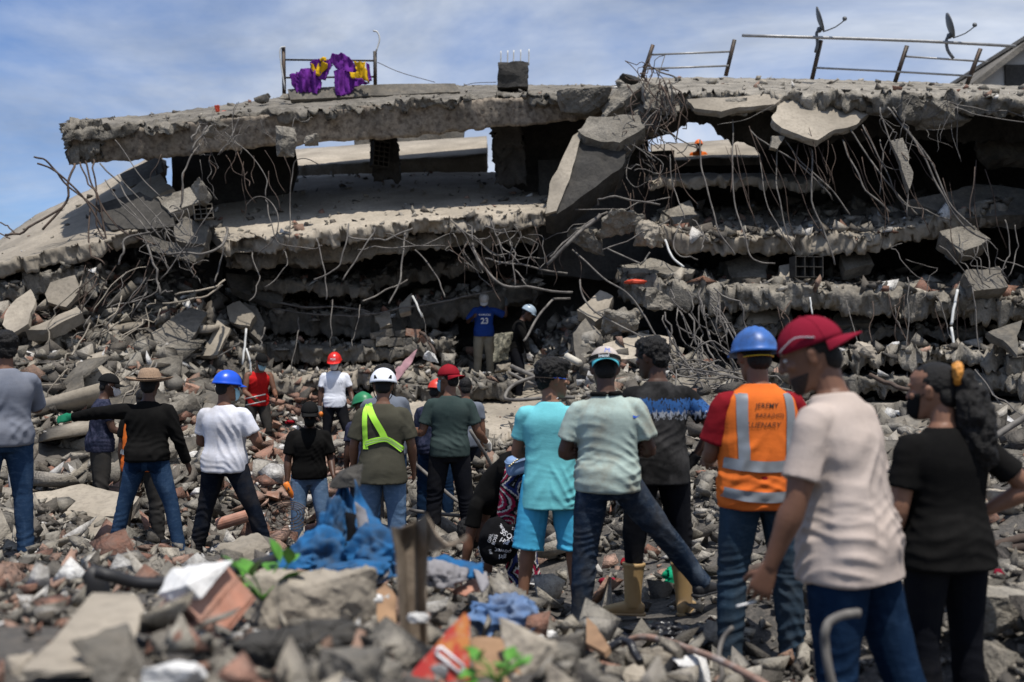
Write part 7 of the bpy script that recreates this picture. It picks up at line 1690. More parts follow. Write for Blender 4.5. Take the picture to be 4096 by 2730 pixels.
# --- foreground heap
t = wthing('black_pipe', P(410, 2380, 4.1), 'black plastic pipe lying across the near heap with an elbow at its left end', 'pipe')
wpart('tube', wtube([(1095, 2238, 3.8), (950, 2280, 3.65), (800, 2312, 3.5), (660, 2335, 3.4), (540, 2330, 3.35), (440, 2303, 3.3), (390, 2290, 3.3)], .021, 12, 5), 'pipe_black', t)
wpart('elbow', wtube([(350, 2285, 3.45), (378, 2310, 3.45), (395, 2370, 3.45), (405, 2440, 3.45)], [.03, .038, .039, .039], 12, 3), 'pipe_black', t)
ROCKS = [  # px, py, Y, half-size in px (w, h), material, label, seed
    (1240, 2415, 3.15, 235, 125, 'conc_tan', 'large pale concrete block on the heap beside the green plant', 51), (465, 2640, 2.05, 125, 100, 'conc', 'round grey concrete lump in front of the tan sheet', 52), (730, 2720, 2.2, 150, 85, 'white', 'white plaster lump at the bottom edge left of the netting', 53),
    (1410, 2700, 2.3, 140, 110, 'conc', 'pale grey block at the bottom edge right of the netting', 54), (1030, 2705, 2.3, 120, 60, 'conc_tan', 'low tan stone at the bottom edge under the netting', 55), (690, 2590, 2.7, 80, 62, 'conc', 'bluish-grey wedge of concrete below the red hollow block', 56),
    (1000, 2215, 5.3, 125, 55, 'conc_tan', 'sloping pale slab piece just behind the black pipe', 57), (1120, 2300, 4.2, 110, 45, 'conc_tan', 'pale stone under the right end of the black pipe', 58), (640, 2440, 3.2, 58, 44, 'conc_rough', 'rough grey stone left of the red hollow block', 59),
    (2125, 2600, 3.2, 120, 105, 'conc_tan', 'big tan boulder right of the cardboard box', 61), (2290, 2515, 3.5, 72, 30, 'conc_tan', 'flat pale stone capping a concrete stub', 62), (2300, 2575, 3.45, 62, 50, 'conc', 'concrete stub under the flat pale stone', 63),
    (2245, 2640, 3.1, 60, 55, 'conc_rough', 'pale rough stone right of the tan boulder', 64), (2255, 2720, 2.9, 70, 60, 'conc_tan', 'tan stone at the bottom edge below the boulder', 65), (2350, 2690, 3.0, 62, 60, 'conc_rough', 'angular grey stone between the two tan rows', 66),
    (2470, 2630, 3.3, 75, 45, 'conc_rough', 'knobbly grey stone left of the rusty bar', 67), (2540, 2700, 3.1, 90, 48, 'conc_tan', 'long tan stone lying under the knobbly stone', 68), (2650, 2650, 3.3, 68, 50, 'conc_tan', 'tan stone tinged pink by the rusty bar', 69),
    (2770, 2700, 3.1, 68, 62, 'white', 'whitish rounded stone at the bottom edge under the rusty bar', 70), (2440, 2735, 2.9, 70, 40, 'conc_rough', 'low grey stone on the bottom edge', 72), (2360, 2600, 3.6, 45, 35, 'brick', 'pinkish brick stump beside the grey stones', 73), (2620, 2725, 3.0, 70, 40, 'conc_tan', 'flat tan stone on the bottom edge below the rusty bar', 74),
    (3990, 2455, 4.5, 135, 90, 'conc_rough', 'large pale rough block in the heap at the right edge', 75), (3850, 2420, 4.9, 60, 45, 'conc', 'smaller grey block left of the large pale block', 76), (3660, 2570, 4.3, 110, 70, 'conc', 'dark grey block behind the woman in black', 77), (4020, 2650, 3.9, 100, 70, 'conc_rough', 'grey boulder at the bottom right corner', 78),
    (3880, 2600, 4.1, 70, 55, 'conc', 'grey stone between the bottom right boulders', 79), (3560, 2480, 4.9, 70, 50, 'conc', 'dark stone below the white hanging cloth', 80), (4030, 2020, 6.8, 90, 60, 'conc_tan', 'pale angular block among the dark bars at right', 81), (3880, 2030, 7.2, 70, 50, 'conc_tan', 'flat pale stone left of the angular block by the dark bars', 82),
    (830, 2105, 8.0, 30, 18, 'brick', 'pink brick chunk behind the blue-helmeted man', 83), (2210, 2420, 6.0, 46, 32, 'conc', 'dark grey stone between the bare legs', 84), (2270, 2455, 5.7, 40, 22, 'conc_dark', 'dark flat stone in front of the bare legs', 85), (1650, 2330, 6.4, 50, 30, 'white', 'white foam block under the blue jacket', 86),
    (1715, 1430, 16.5, 32, 22, 'white', 'white plaster lump beside the pink cloth', 87), (1790, 1440, 16.6, 40, 30, 'conc_rough', 'grey lump right of the white plaster lump', 88), (2010, 1470, 18.0, 36, 16, 'conc_tan', 'flat pale stone right of the man in blue jersey', 89), (1040, 1575, 15, 30, 32, 'conc_rough', 'grey round stone just right of the bright blue hard hat', 90),
    (790, 1560, 15.4, 62, 42, 'brick', 'brownish masonry lump above the straw hat', 91), (805, 775, 16.6, 48, 55, 'conc_rough', 'pale chunk of concrete caught in hanging wire under the left roof', 92), (838, 532, 16.9, 34, 28, 'conc_rough', 'small chunk hanging in wire mesh under the roof', 93), (1150, 570, 16.9, 30, 62, 'conc_rough', 'long chunk dangling from the roof edge', 94), (3450, 1390, 15.6, 42, 46, 'conc_tan', 'round pale stone behind the crimson cap visor', 95),
    (2480, 905, 16.8, 85, 52, 'conc_rough', 'big broken lump in the bar tangle at the middle', 96), (2330, 940, 16.9, 80, 70, 'conc_rough', 'knotted concrete lump left of the bar tangle', 97), (2600, 930, 16.7, 70, 60, 'conc_tan', 'pale lump at the right of the bar tangle', 98), (2590, 1190, 16.4, 100, 45, 'conc_rough', 'wide grey lump below the bar tangle', 99), (2500, 1290, 16.2, 90, 45, 'conc_rough', 'rubbly lump under the wide grey lump', 100)]
for px_, py_, Y_, w_, h_, mt, lab, sd in ROCKS:
    if Y_ < 15.9 and py_ > 1400: Y_ = drop(px_, min(py_ + h_ * .8, 2800), Y_)
    k_ = Y_ / F_PX; dims = (w_ * k_ * 1.08, (w_ + h_) / 2 * k_ * 1.0, h_ * k_ * 1.12)
    o = wsolo('concrete_block' if mt != 'brick' else 'brick_lump', rock_mesh('concrete_block', sd, dims, 14, .32, 7, .08 if sd < 96 else .18, 9.0 / max(dims[0], .05) * .2), mt, lab, 'concrete' if mt != 'brick' else 'brick'); o.location = P(px_, py_, Y_ + dims[1] * .4); o.rotation_euler = (0, (sd % 7 - 3) * .06, (sd % 5) * .5)
rk = random.Random(8)
for k in range(22):
    px_, py_ = rk.uniform(-60, 1600), rk.uniform(2430, 2760); Y_ = drop(px_, py_, 3.0, .55, 1.6); w_ = rk.uniform(45, 105); h_ = w_ * rk.uniform(.5, .85); mt = rk.choice(['conc_tan', 'conc_rough', 'conc', 'white', 'brick', 'conc_tan', 'conc_rough'])
    if abs(px_ - 780) < 190 and py_ < 2600 or abs(px_ - 1240) < 280 and py_ < 2640 or abs(px_ - 380) < 260: continue
    k_ = Y_ / F_PX; o = wsolo('concrete_block' if mt != 'brick' else 'brick_lump', rock_mesh('concrete_block', 200 + k, (w_ * k_, w_ * k_ * .85, h_ * k_), 14, .4, 5, .08), mt, '%s blurred %s near block %s' % (('small', 'middling', 'large')[int((w_ - 45) / 20.1)], COLW[mt], where(px_, Y_)), 'concrete' if mt != 'brick' else 'brick', 'blurred blocks on the near heap'); o.location = P(px_, py_ - h_ * .3, Y_ + w_ * k_ * .3); o.rotation_euler = (rk.gauss(0, .2), rk.gauss(0, .2), rk.uniform(0, 6))
t = plate_mesh('tan_sheet', [P(*q) for q in [(80, 2720, 2.2), (230, 2500, 2.42), (370, 2365, 2.7), (545, 2385, 2.7), (575, 2450, 2.6), (545, 2560, 2.4), (430, 2660, 2.25), (250, 2690, 2.2)]], .02, .03, .01, .01, 5)
wsolo('plaster_sheet', t, 'conc_tan', 'large tan sheet of plaster leaning on the heap at lower left', 'sheet')
t = wthing('hollow_brick', P(760, 2450, 3.3), 'broken red hollow clay block with white plaster on top', 'brick')
rot = np.array(Euler((R(28), R(-28), R(-32))).to_matrix()); c = np.array(P(790, 2455, 2.95)); a = Acc()
for i in range(4): a.box(c + rot @ np.array((-.105 + i * .07, 0, 0)), (.007, .10, .075), rot)
for j in range(3): a.box(c + rot @ np.array((0, .001, -.072 + j * .072)), (.112, .099, .007), rot)
wpart('shell', a.mesh('shell', False), 'terracotta', t)
for i in range(6): wpart('rib', Acc().box(c + rot @ np.array((-.114, -.08 + i * .032, 0)), (.004, .006, .073), rot).mesh('rib', False), 'terracotta', t)
q = rock_mesh('plaster', 19, (.125, .10, .030), 14, .6, 5, .05); o = wpart('plaster', q, 'white', t); o.matrix_parent_inverse = Matrix.Identity(4); o.location = Vector(c + rot @ np.array((.03, .01, .095))) - t.location; o.rotation_euler = (R(28), R(-22), R(-32))
# netting clump and thin wires
t = wthing('netting_clump', P(1130, 2620, 2.6), 'dark clump of tangled netting in front of the large pale block', 'netting')
wpart('clump', crumple('clump', P(1150, 2610, 2.4), (.12, .07, .05), 7, .4, 1.6), 'conc_dark', t); wpart('flap', crumple('flap', P(1330, 2540, 2.55), (.10, .05, .03), 8, .4, 1.4), 'conc_dark', t)
for k in range(26):
    rg = random.Random(k); x0 = rg.uniform(1010, 1330); y0 = rg.uniform(2520, 2660); wpart('strand', wtube([(x0, y0, 2.32), (x0 + rg.uniform(-70, 70), y0 + rg.uniform(-40, 40), 2.3), (x0 + rg.uniform(-140, 140), y0 + rg.uniform(-70, 70), 2.34)], .0016, 4, 5), 'cap_black', t)
# plants
def plant(label, px_, py_, Y_, n, ln, seed):
    t = wthing('weed_plant', P(px_, py_, Y_), label, 'plant'); rg = random.Random(seed); base = np.array(P(px_, py_, Y_))
    for k in range(n):
        ang = rg.uniform(0, 6.28); el = rg.uniform(.3, 1.2); d = nrm((math.cos(ang), math.sin(ang) * .7, el)); tip = base + d * ln * rg.uniform(.5, 1.0)
        wpart('stem', tube_mesh('stem', [base, base + (tip - base) * .5 + np.array((0, 0, .01)), tip], .0025, 5, 3), 'leaf', t)
        for q_ in range(2):
            d2 = nrm(d + np.array((rg.uniform(-.9, .9), rg.uniform(-.9, .9), rg.uniform(-.5, .3)))); L_ = ln * rg.uniform(.38, .62); s_ = nrm(np.cross(d2, (rg.uniform(-.3, .3), rg.uniform(-.3, .3), 1))); up = np.cross(s_, d2); V, F = [], []
            for i in range(7):
                u_ = i / 6; w_ = L_ * .30 * math.sin(math.pi * min(1, u_ * .93 + .05)) ** .8; cc = tip + d2 * L_ * u_ - up * L_ * .22 * u_ * u_
                V += [cc + s_ * w_ + up * w_ * .25, cc, cc - s_ * w_ + up * w_ * .25]
            for i in range(6): F += [(3 * i, 3 * i + 1, 3 * i + 4, 3 * i + 3), (3 * i + 1, 3 * i + 2, 3 * i + 5, 3 * i + 4)]
            wpart('leaf', make_mesh('leaf', np.array(V), F, True), 'leaf', t)
plant('bright green weed growing between the white plaster and the pale block', 1050, 2400, 3.25, 12, .15, 3)
plant('bright green weed at the bottom edge in front of the cardboard box', 1990, 2735, 2.3, 9, .085, 5)
# blue jacket draped on a stick
t = wthing('blue_jacket', P(1350, 2300, 4.3), 'dirty blue jacket heaped over a stick on the near rubble', 'jacket')
def tent(name, peak, ring, amp, nf, seed, rows=26, cols=84):
    pk = np.array(P(*peak)); rg = catmull([np.array(P(*q)) for q in ring + ring[:1]], 14); idx = np.linspace(0, len(rg) - 1, cols + 1)[:-1]; B = np.stack([np.interp(idx, np.arange(len(rg)), rg[:, k]) for k in range(3)], 1)
    V = []; c = B.mean(0)
    for i in range(rows):
        u = i / (rows - 1)
        row = pk + (B - pk) * np.array((u ** 1.75, u ** 1.75, u))[None]
        out = B - c; out /= np.linalg.norm(out, axis=1)[:, None] + 1e-9
        th = np.arange(cols) / cols
        f = ridge(vnoise(np.c_[np.cos(th * 6.283) * nf, np.sin(th * 6.283) * nf, np.full(cols, u * 1.6 + seed)], seed)) * amp * (0.15 + u) + ridge(vnoise(np.c_[np.cos(th * 6.283) * nf * 2.2, np.sin(th * 6.283) * nf * 2.2, np.full(cols, u * 5 + seed)], seed + 1)) * amp * .4
        V.append(row + out * f[:, None])
    F = [(i * cols + j, i * cols + (j + 1) % cols, (i + 1) * cols + (j + 1) % cols, (i + 1) * cols + j) for i in range(rows - 1) for j in range(cols)]
    return make_mesh(name, np.concatenate(V), F, True)
wpart('shell', tent('shell', (1372, 1935, 4.35), [(1150, 2290, 4.1), (1240, 2330, 3.95), (1400, 2310, 3.9), (1570, 2290, 4.0), (1570, 2200, 4.4), (1500, 2150, 4.7), (1300, 2150, 4.8), (1180, 2220, 4.6)], .05, 2.6, 3, 40, 140), 'blue_cloth', t)
for k, (nm, mt, pts) in enumerate([('sleeve', 'blue_cloth', [(1130, 2200, 4.05), (1230, 2170, 4.1), (1330, 2190, 3.98), (1370, 2260, 3.88), (1300, 2330, 3.82), (1160, 2320, 3.85), (1115, 2270, 3.95)]), ('sleeve', 'blue_cloth', [(1400, 1960, 4.2), (1470, 1990, 4.15), (1530, 2090, 4.1), (1565, 2230, 4.0), (1510, 2240, 3.98), (1450, 2100, 4.02)]),
        ('hem', 'blue_cloth', [(1360, 2250, 3.86), (1560, 2240, 3.9), (1580, 2290, 3.84), (1480, 2330, 3.8), (1380, 2310, 3.8)]), ('sleeve', 'blue_cloth', [(1690, 2210, 4.3), (1800, 2215, 4.3), (1930, 2245, 4.28), (1940, 2300, 4.2), (1820, 2300, 4.2), (1700, 2270, 4.25)]),
        ('lining_and_opening', 'grey_cloth', [(1420, 2010, 4.02), (1460, 2030, 4.0), (1490, 2150, 3.95), (1540, 2240, 3.92), (1480, 2260, 3.9), (1435, 2180, 3.93)]), ('lining_and_opening', 'grey_cloth', [(1250, 2285, 3.84), (1400, 2255, 3.84), (1570, 2300, 3.8), (1560, 2335, 3.76), (1420, 2320, 3.76)]),
        ('lining_and_opening', 'pack_black', [(1385, 2050, 4.02), (1425, 2060, 4.0), (1440, 2180, 3.93), (1420, 2240, 3.9), (1375, 2200, 3.94)]), ('cuff', 'grey_cloth', [(1890, 2260, 4.22), (1950, 2275, 4.2), (1965, 2340, 4.15), (1930, 2385, 4.1), (1900, 2330, 4.15)]), ('collar', 'grey_cloth', [(1150, 2240, 3.86), (1190, 2230, 3.86), (1210, 2300, 3.8), (1180, 2340, 3.78), (1145, 2310, 3.8)])]):  # the black piece is the jacket's dark opening, its shade drawn as cloth
    wpart(nm, cloth_poly(nm, [P(*q) for q in pts], .030, (9, 9, 5), .012, .022, 30 + k, .012), mt, t)
for k, (px_, py_, Y_, d_) in enumerate([(1190, 2265, 3.9, (.10, .08, .06)), (1290, 2230, 3.95, (.10, .08, .09)), (1500, 2215, 3.95, (.09, .07, .08)), (1420, 2290, 3.8, (.12, .07, .04)), (1330, 2100, 4.15, (.045, .04, .10))]): wpart('fold', crumple('fold', P(px_, py_, Y_), d_, 140 + k, .42, .75, 5), 'blue_cloth', t)
wpart('lining_and_opening', crumple('lining_and_opening', P(1760, 2310, 4.2), (.09, .07, .05), 12, .5), 'grey_cloth', t)
wsolo('stick', wtube([(1330, 2330, 4.3), (1350, 2100, 4.3), (1362, 1960, 4.3), (1375, 1900, 4.3)], [.016, .016, .018, .022], 8, 4, .01, 4), 'rust', 'brown stick propping up the blue jacket', 'stick')
o = wsolo('concrete_block', rock_mesh('concrete_block', 131, (.075, .06, .05), 14, .3, 5, .12), 'conc_dark', 'dark stone resting on the peak of the blue jacket', 'concrete'); o.location = P(1385, 1905, 4.3)
# bent steel profile
t = wthing('steel_profile', P(1640, 2600, 3.0), 'bent brown steel profile standing upright in the near heap', 'steel profile')
def sheet(name, rows, thick=.006):
    A = [np.array([np.array(P(*q)) for q in r]) for r in rows]; nr, nc = len(A), len(A[0]); V = np.concatenate(A)
    A2 = catmull([r.ravel() for r in A], 5); V = A2.reshape(-1, 3); nr = len(A2); F = [(i * nc + j, i * nc + j + 1, (i + 1) * nc + j + 1, (i + 1) * nc + j) for i in range(nr - 1) for j in range(nc - 1)]
    me = make_mesh(name, V, F); o = me
    return me
prof_ = sheet('web', [[(1562, 2108, 2.90), (1600, 2112, 3.0), (1665, 2085, 3.06), (1712, 2052, 2.94)], [(1568, 2150, 2.92), (1610, 2175, 3.05), (1668, 2180, 3.08), (1712, 2165, 2.98)], [(1582, 2240, 2.95), (1620, 2240, 3.05), (1672, 2245, 3.07), (1712, 2235, 3.02)], [(1592, 2400, 2.95), (1628, 2400, 3.05), (1676, 2400, 3.06), (1708, 2390, 3.0)], [(1602, 2560, 2.95), (1640, 2560, 3.04), (1688, 2560, 3.05), (1712, 2550, 3.0)], [(1610, 2790, 2.95), (1648, 2790, 3.04), (1690, 2790, 3.05), (1716, 2780, 3.0)]])
o = wpart('web', prof_, 'rust', t); m_ = o.modifiers.new('thick', 'SOLIDIFY'); m_.thickness = .005
me = sheet('flap', [[(1700, 2058, 2.95), (1702, 2120, 2.99), (1700, 2200, 3.01)], [(1722, 2095, 2.95), (1726, 2150, 2.97), (1722, 2205, 2.99)], [(1752, 2150, 2.94), (1756, 2180, 2.95), (1752, 2205, 2.95)], [(1800, 2170, 2.94), (1800, 2185, 2.93), (1796, 2196, 2.94)], [(1845, 2150, 2.92), (1848, 2162, 2.92), (1848, 2172, 2.92)], [(1868, 2140, 2.92), (1870, 2148, 2.92), (1870, 2155, 2.92)]])
o = wpart('flap', me, 'rust', t); m_ = o.modifiers.new('thick', 'SOLIDIFY'); m_.thickness = .006
# red sign
t = wthing('painted_sign', P(1770, 2700, 2.5), 'torn triangular red and orange painted panel with a white outlined box', 'sign')
sg = [(1600, 2790, 2.5), (1660, 2680, 2.52), (1790, 2520, 2.6), (1862, 2445, 2.62), (1880, 2470, 2.62), (1882, 2790, 2.55)]
wpart('panel', plate_mesh('panel', [P(*q) for q in sg], .012, .03, .004, .002, 3), 'sign', t)
for q0, q1 in [((1742, 2612), (1762, 2588)), ((1762, 2588), (1856, 2668)), ((1856, 2668), (1838, 2694)), ((1838, 2694), (1742, 2612))]: wpart('white_line', wtube([(*q0, 2.555), (*q1, 2.555)], .0045, 4, 1), 'print_white', t)
wpart('stain', crumple('stain', P(1760, 2690, 2.545), (.022, .004, .022), 3, .2, 1, 3, False), 'metal_grey', t)
# cardboard and paper
t = wthing('cardboard_box', P(1980, 2700, 2.75), 'crushed brown cardboard box behind the green weed at the bottom edge', 'box')
for pts in ([(1880, 2540, 2.95), (2060, 2580, 2.85), (2115, 2610, 2.8), (2050, 2700, 2.65), (1880, 2660, 2.75)], [(1885, 2600, 2.7), (2000, 2640, 2.62), (2060, 2760, 2.55), (1890, 2790, 2.55)], [(2060, 2640, 2.66), (2120, 2620, 2.8), (2130, 2760, 2.7), (2060, 2780, 2.58)]): wpart('flap', cloth_poly('flap', [P(*q) for q in pts], .012, (9, 9, 9), .005, .03, 4), 'cardboard', t)
t = cloth_poly('cardboard_sheet', [P(*q) for q in [(1465, 2400, 3.45), (1540, 2330, 3.6), (1585, 2360, 3.5), (1590, 2560, 3.25), (1560, 2620, 3.2), (1480, 2600, 3.2)]], .015, (6, 6, 6), .006, .03, 9); wsolo('cardboard_sheet', t, 'cardboard', 'curved brown cardboard sheet left of the steel profile', 'cardboard')
t = cloth_poly('cardboard_sheet', [P(*q) for q in [(1800, 2350, 4.2), (1900, 2300, 4.3), (1930, 2340, 4.2), (1860, 2385, 4.1)]], .02, (7, 7, 7), .006, .03, 10); wsolo('cardboard_sheet', t, 'terracotta', 'pinkish torn board right of the blue jacket sleeve', 'board')
t = plate_mesh('board', [P(*q) for q in [(2350, 2480, 4.0), (2385, 2500, 3.8), (2440, 2590, 3.45), (2420, 2620, 3.4), (2340, 2560, 3.6)]], .02, .03, .006, .002, 4); wsolo('board', t, 'cardboard', 'brown board leaning right of the concrete stub', 'board')
for k, (px_, py_, Y_, w_, mt, lab, nm) in enumerate([(2445, 2440, 5.7, .05, 'print_white', 'white paper sheet beside the left rubber boot', 'paper'), (1490, 2400, 3.3, .03, 'white', 'white foam scrap left of the steel profile', 'foam_scrap'), (1672, 2475, 2.9, .028, 'white', 'white foam scrap caught on the steel profile', 'foam_scrap'), (2185, 2540, 3.3, .04, 'white', 'white foam piece beside the tan boulder', 'foam_scrap'), (2530, 2255, 6.6, .07, 'cap_red', 'red rag on the ground behind the worn jeans', 'rag'), (2440, 2330, 6.3, .06, 'cap_red2', 'dark red rag beside the left rubber boot', 'rag'), (1100, 1870, 12.5, .06, 'print_white', 'white scrap among the bricks behind the man in black polo', 'scrap'), (1160, 1690, 13.8, .07, 'cap_red', 'red packet left of the man in red hard hat', 'packet'), (1190, 1715, 13.7, .08, 'print_white', 'white packet left of the man in red hard hat', 'packet'), (2560, 2520, 5.2, .05, 'jersey', 'dark blue shoe-like scrap below the tan boots', 'scrap')]):
    if k not in (1, 2): Y_ = drop(px_, py_ + 15, Y_)
    wsolo(nm, crumple(nm, P(px_, py_, Y_), (w_, w_ * .7, w_ * .5), 40 + k, .5, 1.2, 3), mt, lab, nm.replace('_', ' '))
wsolo('denim_rag', crumple('denim_rag', P(2010, 2475, drop(2010, 2530, 3.9)), (.125, .10, .085), 61, .55, 1.1, 5), 'denim_rag', 'crumpled pale denim rag above the cardboard box', 'rag')
for k, (px_, py_, Y_, d_, lab) in enumerate([(2640, 2545, 5.2, (.15, .10, .06), 'black plastic bag crumpled in front of the rubber boots'), (2800, 2560, 5.0, (.17, .10, .05), 'larger grey-black plastic sheet right of the crumpled bag'), (1990, 2340, 5.6, (.06, .05, .045), 'small dark rag bundle right of the blue jacket')]):
    Y_ = drop(px_, py_ + 30, Y_)
    wsolo('plastic_bag', crumple('plastic_bag', P(px_, py_, Y_), d_, 70 + k, .55, 1.7, 5), 'bag_black', lab, 'bag')
wsolo('green_bag', crumple('green_bag', P(2735, 2310, drop(2735, 2350, 6.9)), (.115, .08, .075), 77, .45, 1.0, 5), 'bag_green', 'bright green cloth bag on the rubble behind the outstretched leg', 'bag')
wsolo('pale_board', plate_mesh('pale_board', [P(*q) for q in [(2800, 2425, 6.2), (2865, 2375, 6.5), (2872, 2385, 6.5), (2812, 2435, 6.2)]], .02, .05, .002, .001, 2), 'wood_pale', 'pale slat leaning on the rubble right of the green bag', 'slat')
for k, (pts, lab) in enumerate([([(3465, 2350), (3520, 2330), (3560, 2350), (3575, 2450), (3555, 2500), (3510, 2480), (3445, 2470)], 'white cloth hanging between the man in beige and the woman in black'), ([(3880, 2330), (3930, 2300), (3990, 2320), (4012, 2420), (3960, 2450), (3900, 2400)], 'greyish white cloth hanging on the bars at the right')]):
    wsolo('white_rag', cloth_poly('white_rag', [P(a, b_, 5.0) for a, b_ in pts], .03, (16, 16, 3), .008, .025, 80 + k), 'white_cloth', lab, 'cloth')
wsolo('red_rag', crumple('red_rag', P(4000, 2320, 5.05), (.03, .03, .05), 85, .4, 1, 3), 'cap_red2', 'small dark red rag beside the greyish white cloth', 'rag')
# loose bars in the foreground and middle ground
LB = [([(2440, 2612, 4.2), (2520, 2565, 4.2), (2620, 2562, 4.1), (2750, 2600, 3.8), (2900, 2660, 3.5), (3070, 2750, 3.2)], .0135, 'rusty_bar', 'long rusty ribbed bar curving along the bottom edge'),
      ([(2932, 2510, 3.7), (2895, 2560, 3.7), (2878, 2640, 3.65), (2872, 2760, 3.6)], .009, 'rebar', 'thin upright bar in front of the jeans of the man in orange vest'),
      ([(3440, 2455, 2.95), (3360, 2472, 2.95), (3310, 2520, 2.95), (3305, 2600, 2.95), (3340, 2760, 2.95)], .0135, 'rebar', 'thick bent bar in front of the jeans of the man in beige'),
      ([(2420, 2600, 3.6), (2500, 2560, 3.6), (2530, 2600, 3.55), (2560, 2650, 3.5)], .016, 'bag_black', 'short dark hose end beside the rusty bar'),
      ([(1880, 1720, 8.9), (1940, 1820, 9.0), (2010, 1950, 9.2), (2040, 2000, 9.3)], .016, 'rebar', 'bar slanting down from the glove of the man in dark green tee'),
      ([(1640, 2040, 9.9), (1800, 2060, 9.7), (2000, 2080, 9.6), (2160, 2110, 9.5)], .018, 'rebar', 'long bar lying level behind the black trousers'), ([(1640, 1840, 10.2), (1720, 1910, 10), (1850, 2020, 9.8), (2020, 2120, 9.5)], .018, 'rebar', 'bar running diagonally down behind the black trousers'),
      ([(1600, 1880, 10.8), (1760, 1850, 10.8), (1900, 1880, 10.6)], .014, 'rebar_dark', 'dark bar lying left of the black trousers'), ([(1900, 2060, 9.3), (2050, 2130, 9.2), (2120, 2150, 9.1)], .02, 'rebar', 'short bar beside the black backpack'), ([(2020, 1990, 9.6), (2080, 2060, 9.4), (2130, 2130, 9.2)], .02, 'rebar', 'steep short bar above the black backpack'),
      ([(2045, 1465, 15.0), (2120, 1500, 14.8), (2190, 1555, 14.6), (2260, 1600, 14.4)], .034, 'rebar', 'thick pale bar reaching down right from the grey-helmeted man'), ([(2180, 1470, 15), (2060, 1500, 14.9), (2045, 1495, 14.8), (2150, 1545, 14.6), (2260, 1560, 14.4)], .022, 'rebar', 'bar bent back on itself beside the grey-helmeted man'), ([(2170, 1500, 14.6), (2070, 1530, 14.5), (2025, 1575, 14.4), (2040, 1600, 14.3), (2200, 1590, 14.2), (2300, 1590, 14.1)], .026, 'rebar', 'hooked bar curling in front of the curly-haired young man'),
      ([(3700, 2260, 6.2), (3900, 2210, 6.1), (4130, 2150, 6.0)], .030, 'rebar_dark', 'upper dark bar at the right edge beside the woman in black'), ([(3860, 2240, 6.0), (4000, 2220, 6.0), (4150, 2190, 5.9)], .028, 'rebar_dark', 'second dark bar at the right edge'), ([(3820, 2290, 5.8), (4000, 2270, 5.8), (4150, 2240, 5.7)], .026, 'rebar', 'third bar from the top at the right edge'), ([(3900, 2120, 6.8), (4020, 2040, 6.8), (4150, 1950, 6.8)], .036, 'rebar_dark', 'thick dark bar slanting up at the right edge'), ([(3880, 2010, 7.6), (4000, 1960, 7.6), (4140, 1900, 7.6)], .05, 'rebar', 'wide grey pipe slanting up at the right edge'), ([(3960, 1760, 9), (4140, 1640, 9)], .03, 'rebar', 'grey pipe crossing the dark void at the right edge'),
      ([(3260, 2190, 7.4), (3400, 2260, 7.0), (3480, 2300, 6.6)], .02, 'rebar_dark', 'dark bar behind the man in beige'), ([(2900, 2310, 6.9), (3050, 2270, 6.9), (3100, 2260, 6.9)], .03, 'rebar_dark', 'dark bar between the legs of the man in orange vest'), ([(2880, 2420, 6.4), (3100, 2380, 6.4)], .028, 'rebar_dark', 'lower dark bar between the legs of the man in orange vest')]
for pts, r_, mt, lab in LB: wsolo('steel_bar', wtube(pts, r_, 8, 6, .012, int(pts[0][0])), mt, lab, 'bar')
# things the bending woman carries, bottles
t = wthing('blue_purse', P(2095, 1880, 7.1), 'pale blue purse with a chain strap on the back of the bending woman', 'purse')
rot = np.array(Euler((R(8), R(-14), R(12))).to_matrix()); c = np.array(P(2085, 1852, 6.95)); a = Acc(); a.tube([c + rot @ np.array((0, 0, -.06)), c + rot @ np.array((0, 0, -.05)), c + rot @ np.array((0, 0, .03)), c + rot @ np.array((0, 0, .055))], [(.10, .05), (.115, .065), (.105, .06), (.085, .045)], side=rot @ np.array((1, 0, 0)), n=24, m=3, sup=4)
wpart('body', a.mesh('body'), 'purse', t); a = Acc(); a.tube([c + rot @ np.array((0, 0, .025)), c + rot @ np.array((0, 0, .033))], [(.112, .066), (.110, .064)], side=rot @ np.array((1, 0, 0)), n=24, m=1, sup=4); wpart('flap', a.mesh('flap'), 'purse', t)
for k in range(14): u = k / 13; wpart('chain_link', Acc().ell(c + rot @ np.array((-.10 + .20 * u, -.072, .02 + .035 * math.sin(u * 3.1))), (.010, .005, .006), rot, 8, 5).mesh('chain_link'), 'gold_metal', t)
t = wthing('black_backpack', P(2010, 2250, 7.0), 'black backpack covered in white lettering beside the bending woman', 'backpack')
me = crumple('body', (0, 0, 0), (.125, .10, .165), 91, .12, .8, 5, False); cB = Vector(P(2010, 2165, 7.0)); o = link('body', me, M['pack_black'], t); o.matrix_parent_inverse = Matrix.Identity(4); o.location = cB - t.location; o.rotation_euler = (0, R(24), 0)
bvh = BVHTree.FromPolygons([v.co.copy() for v in me.vertices], [tuple(p_.vertices) for p_ in me.polygons])
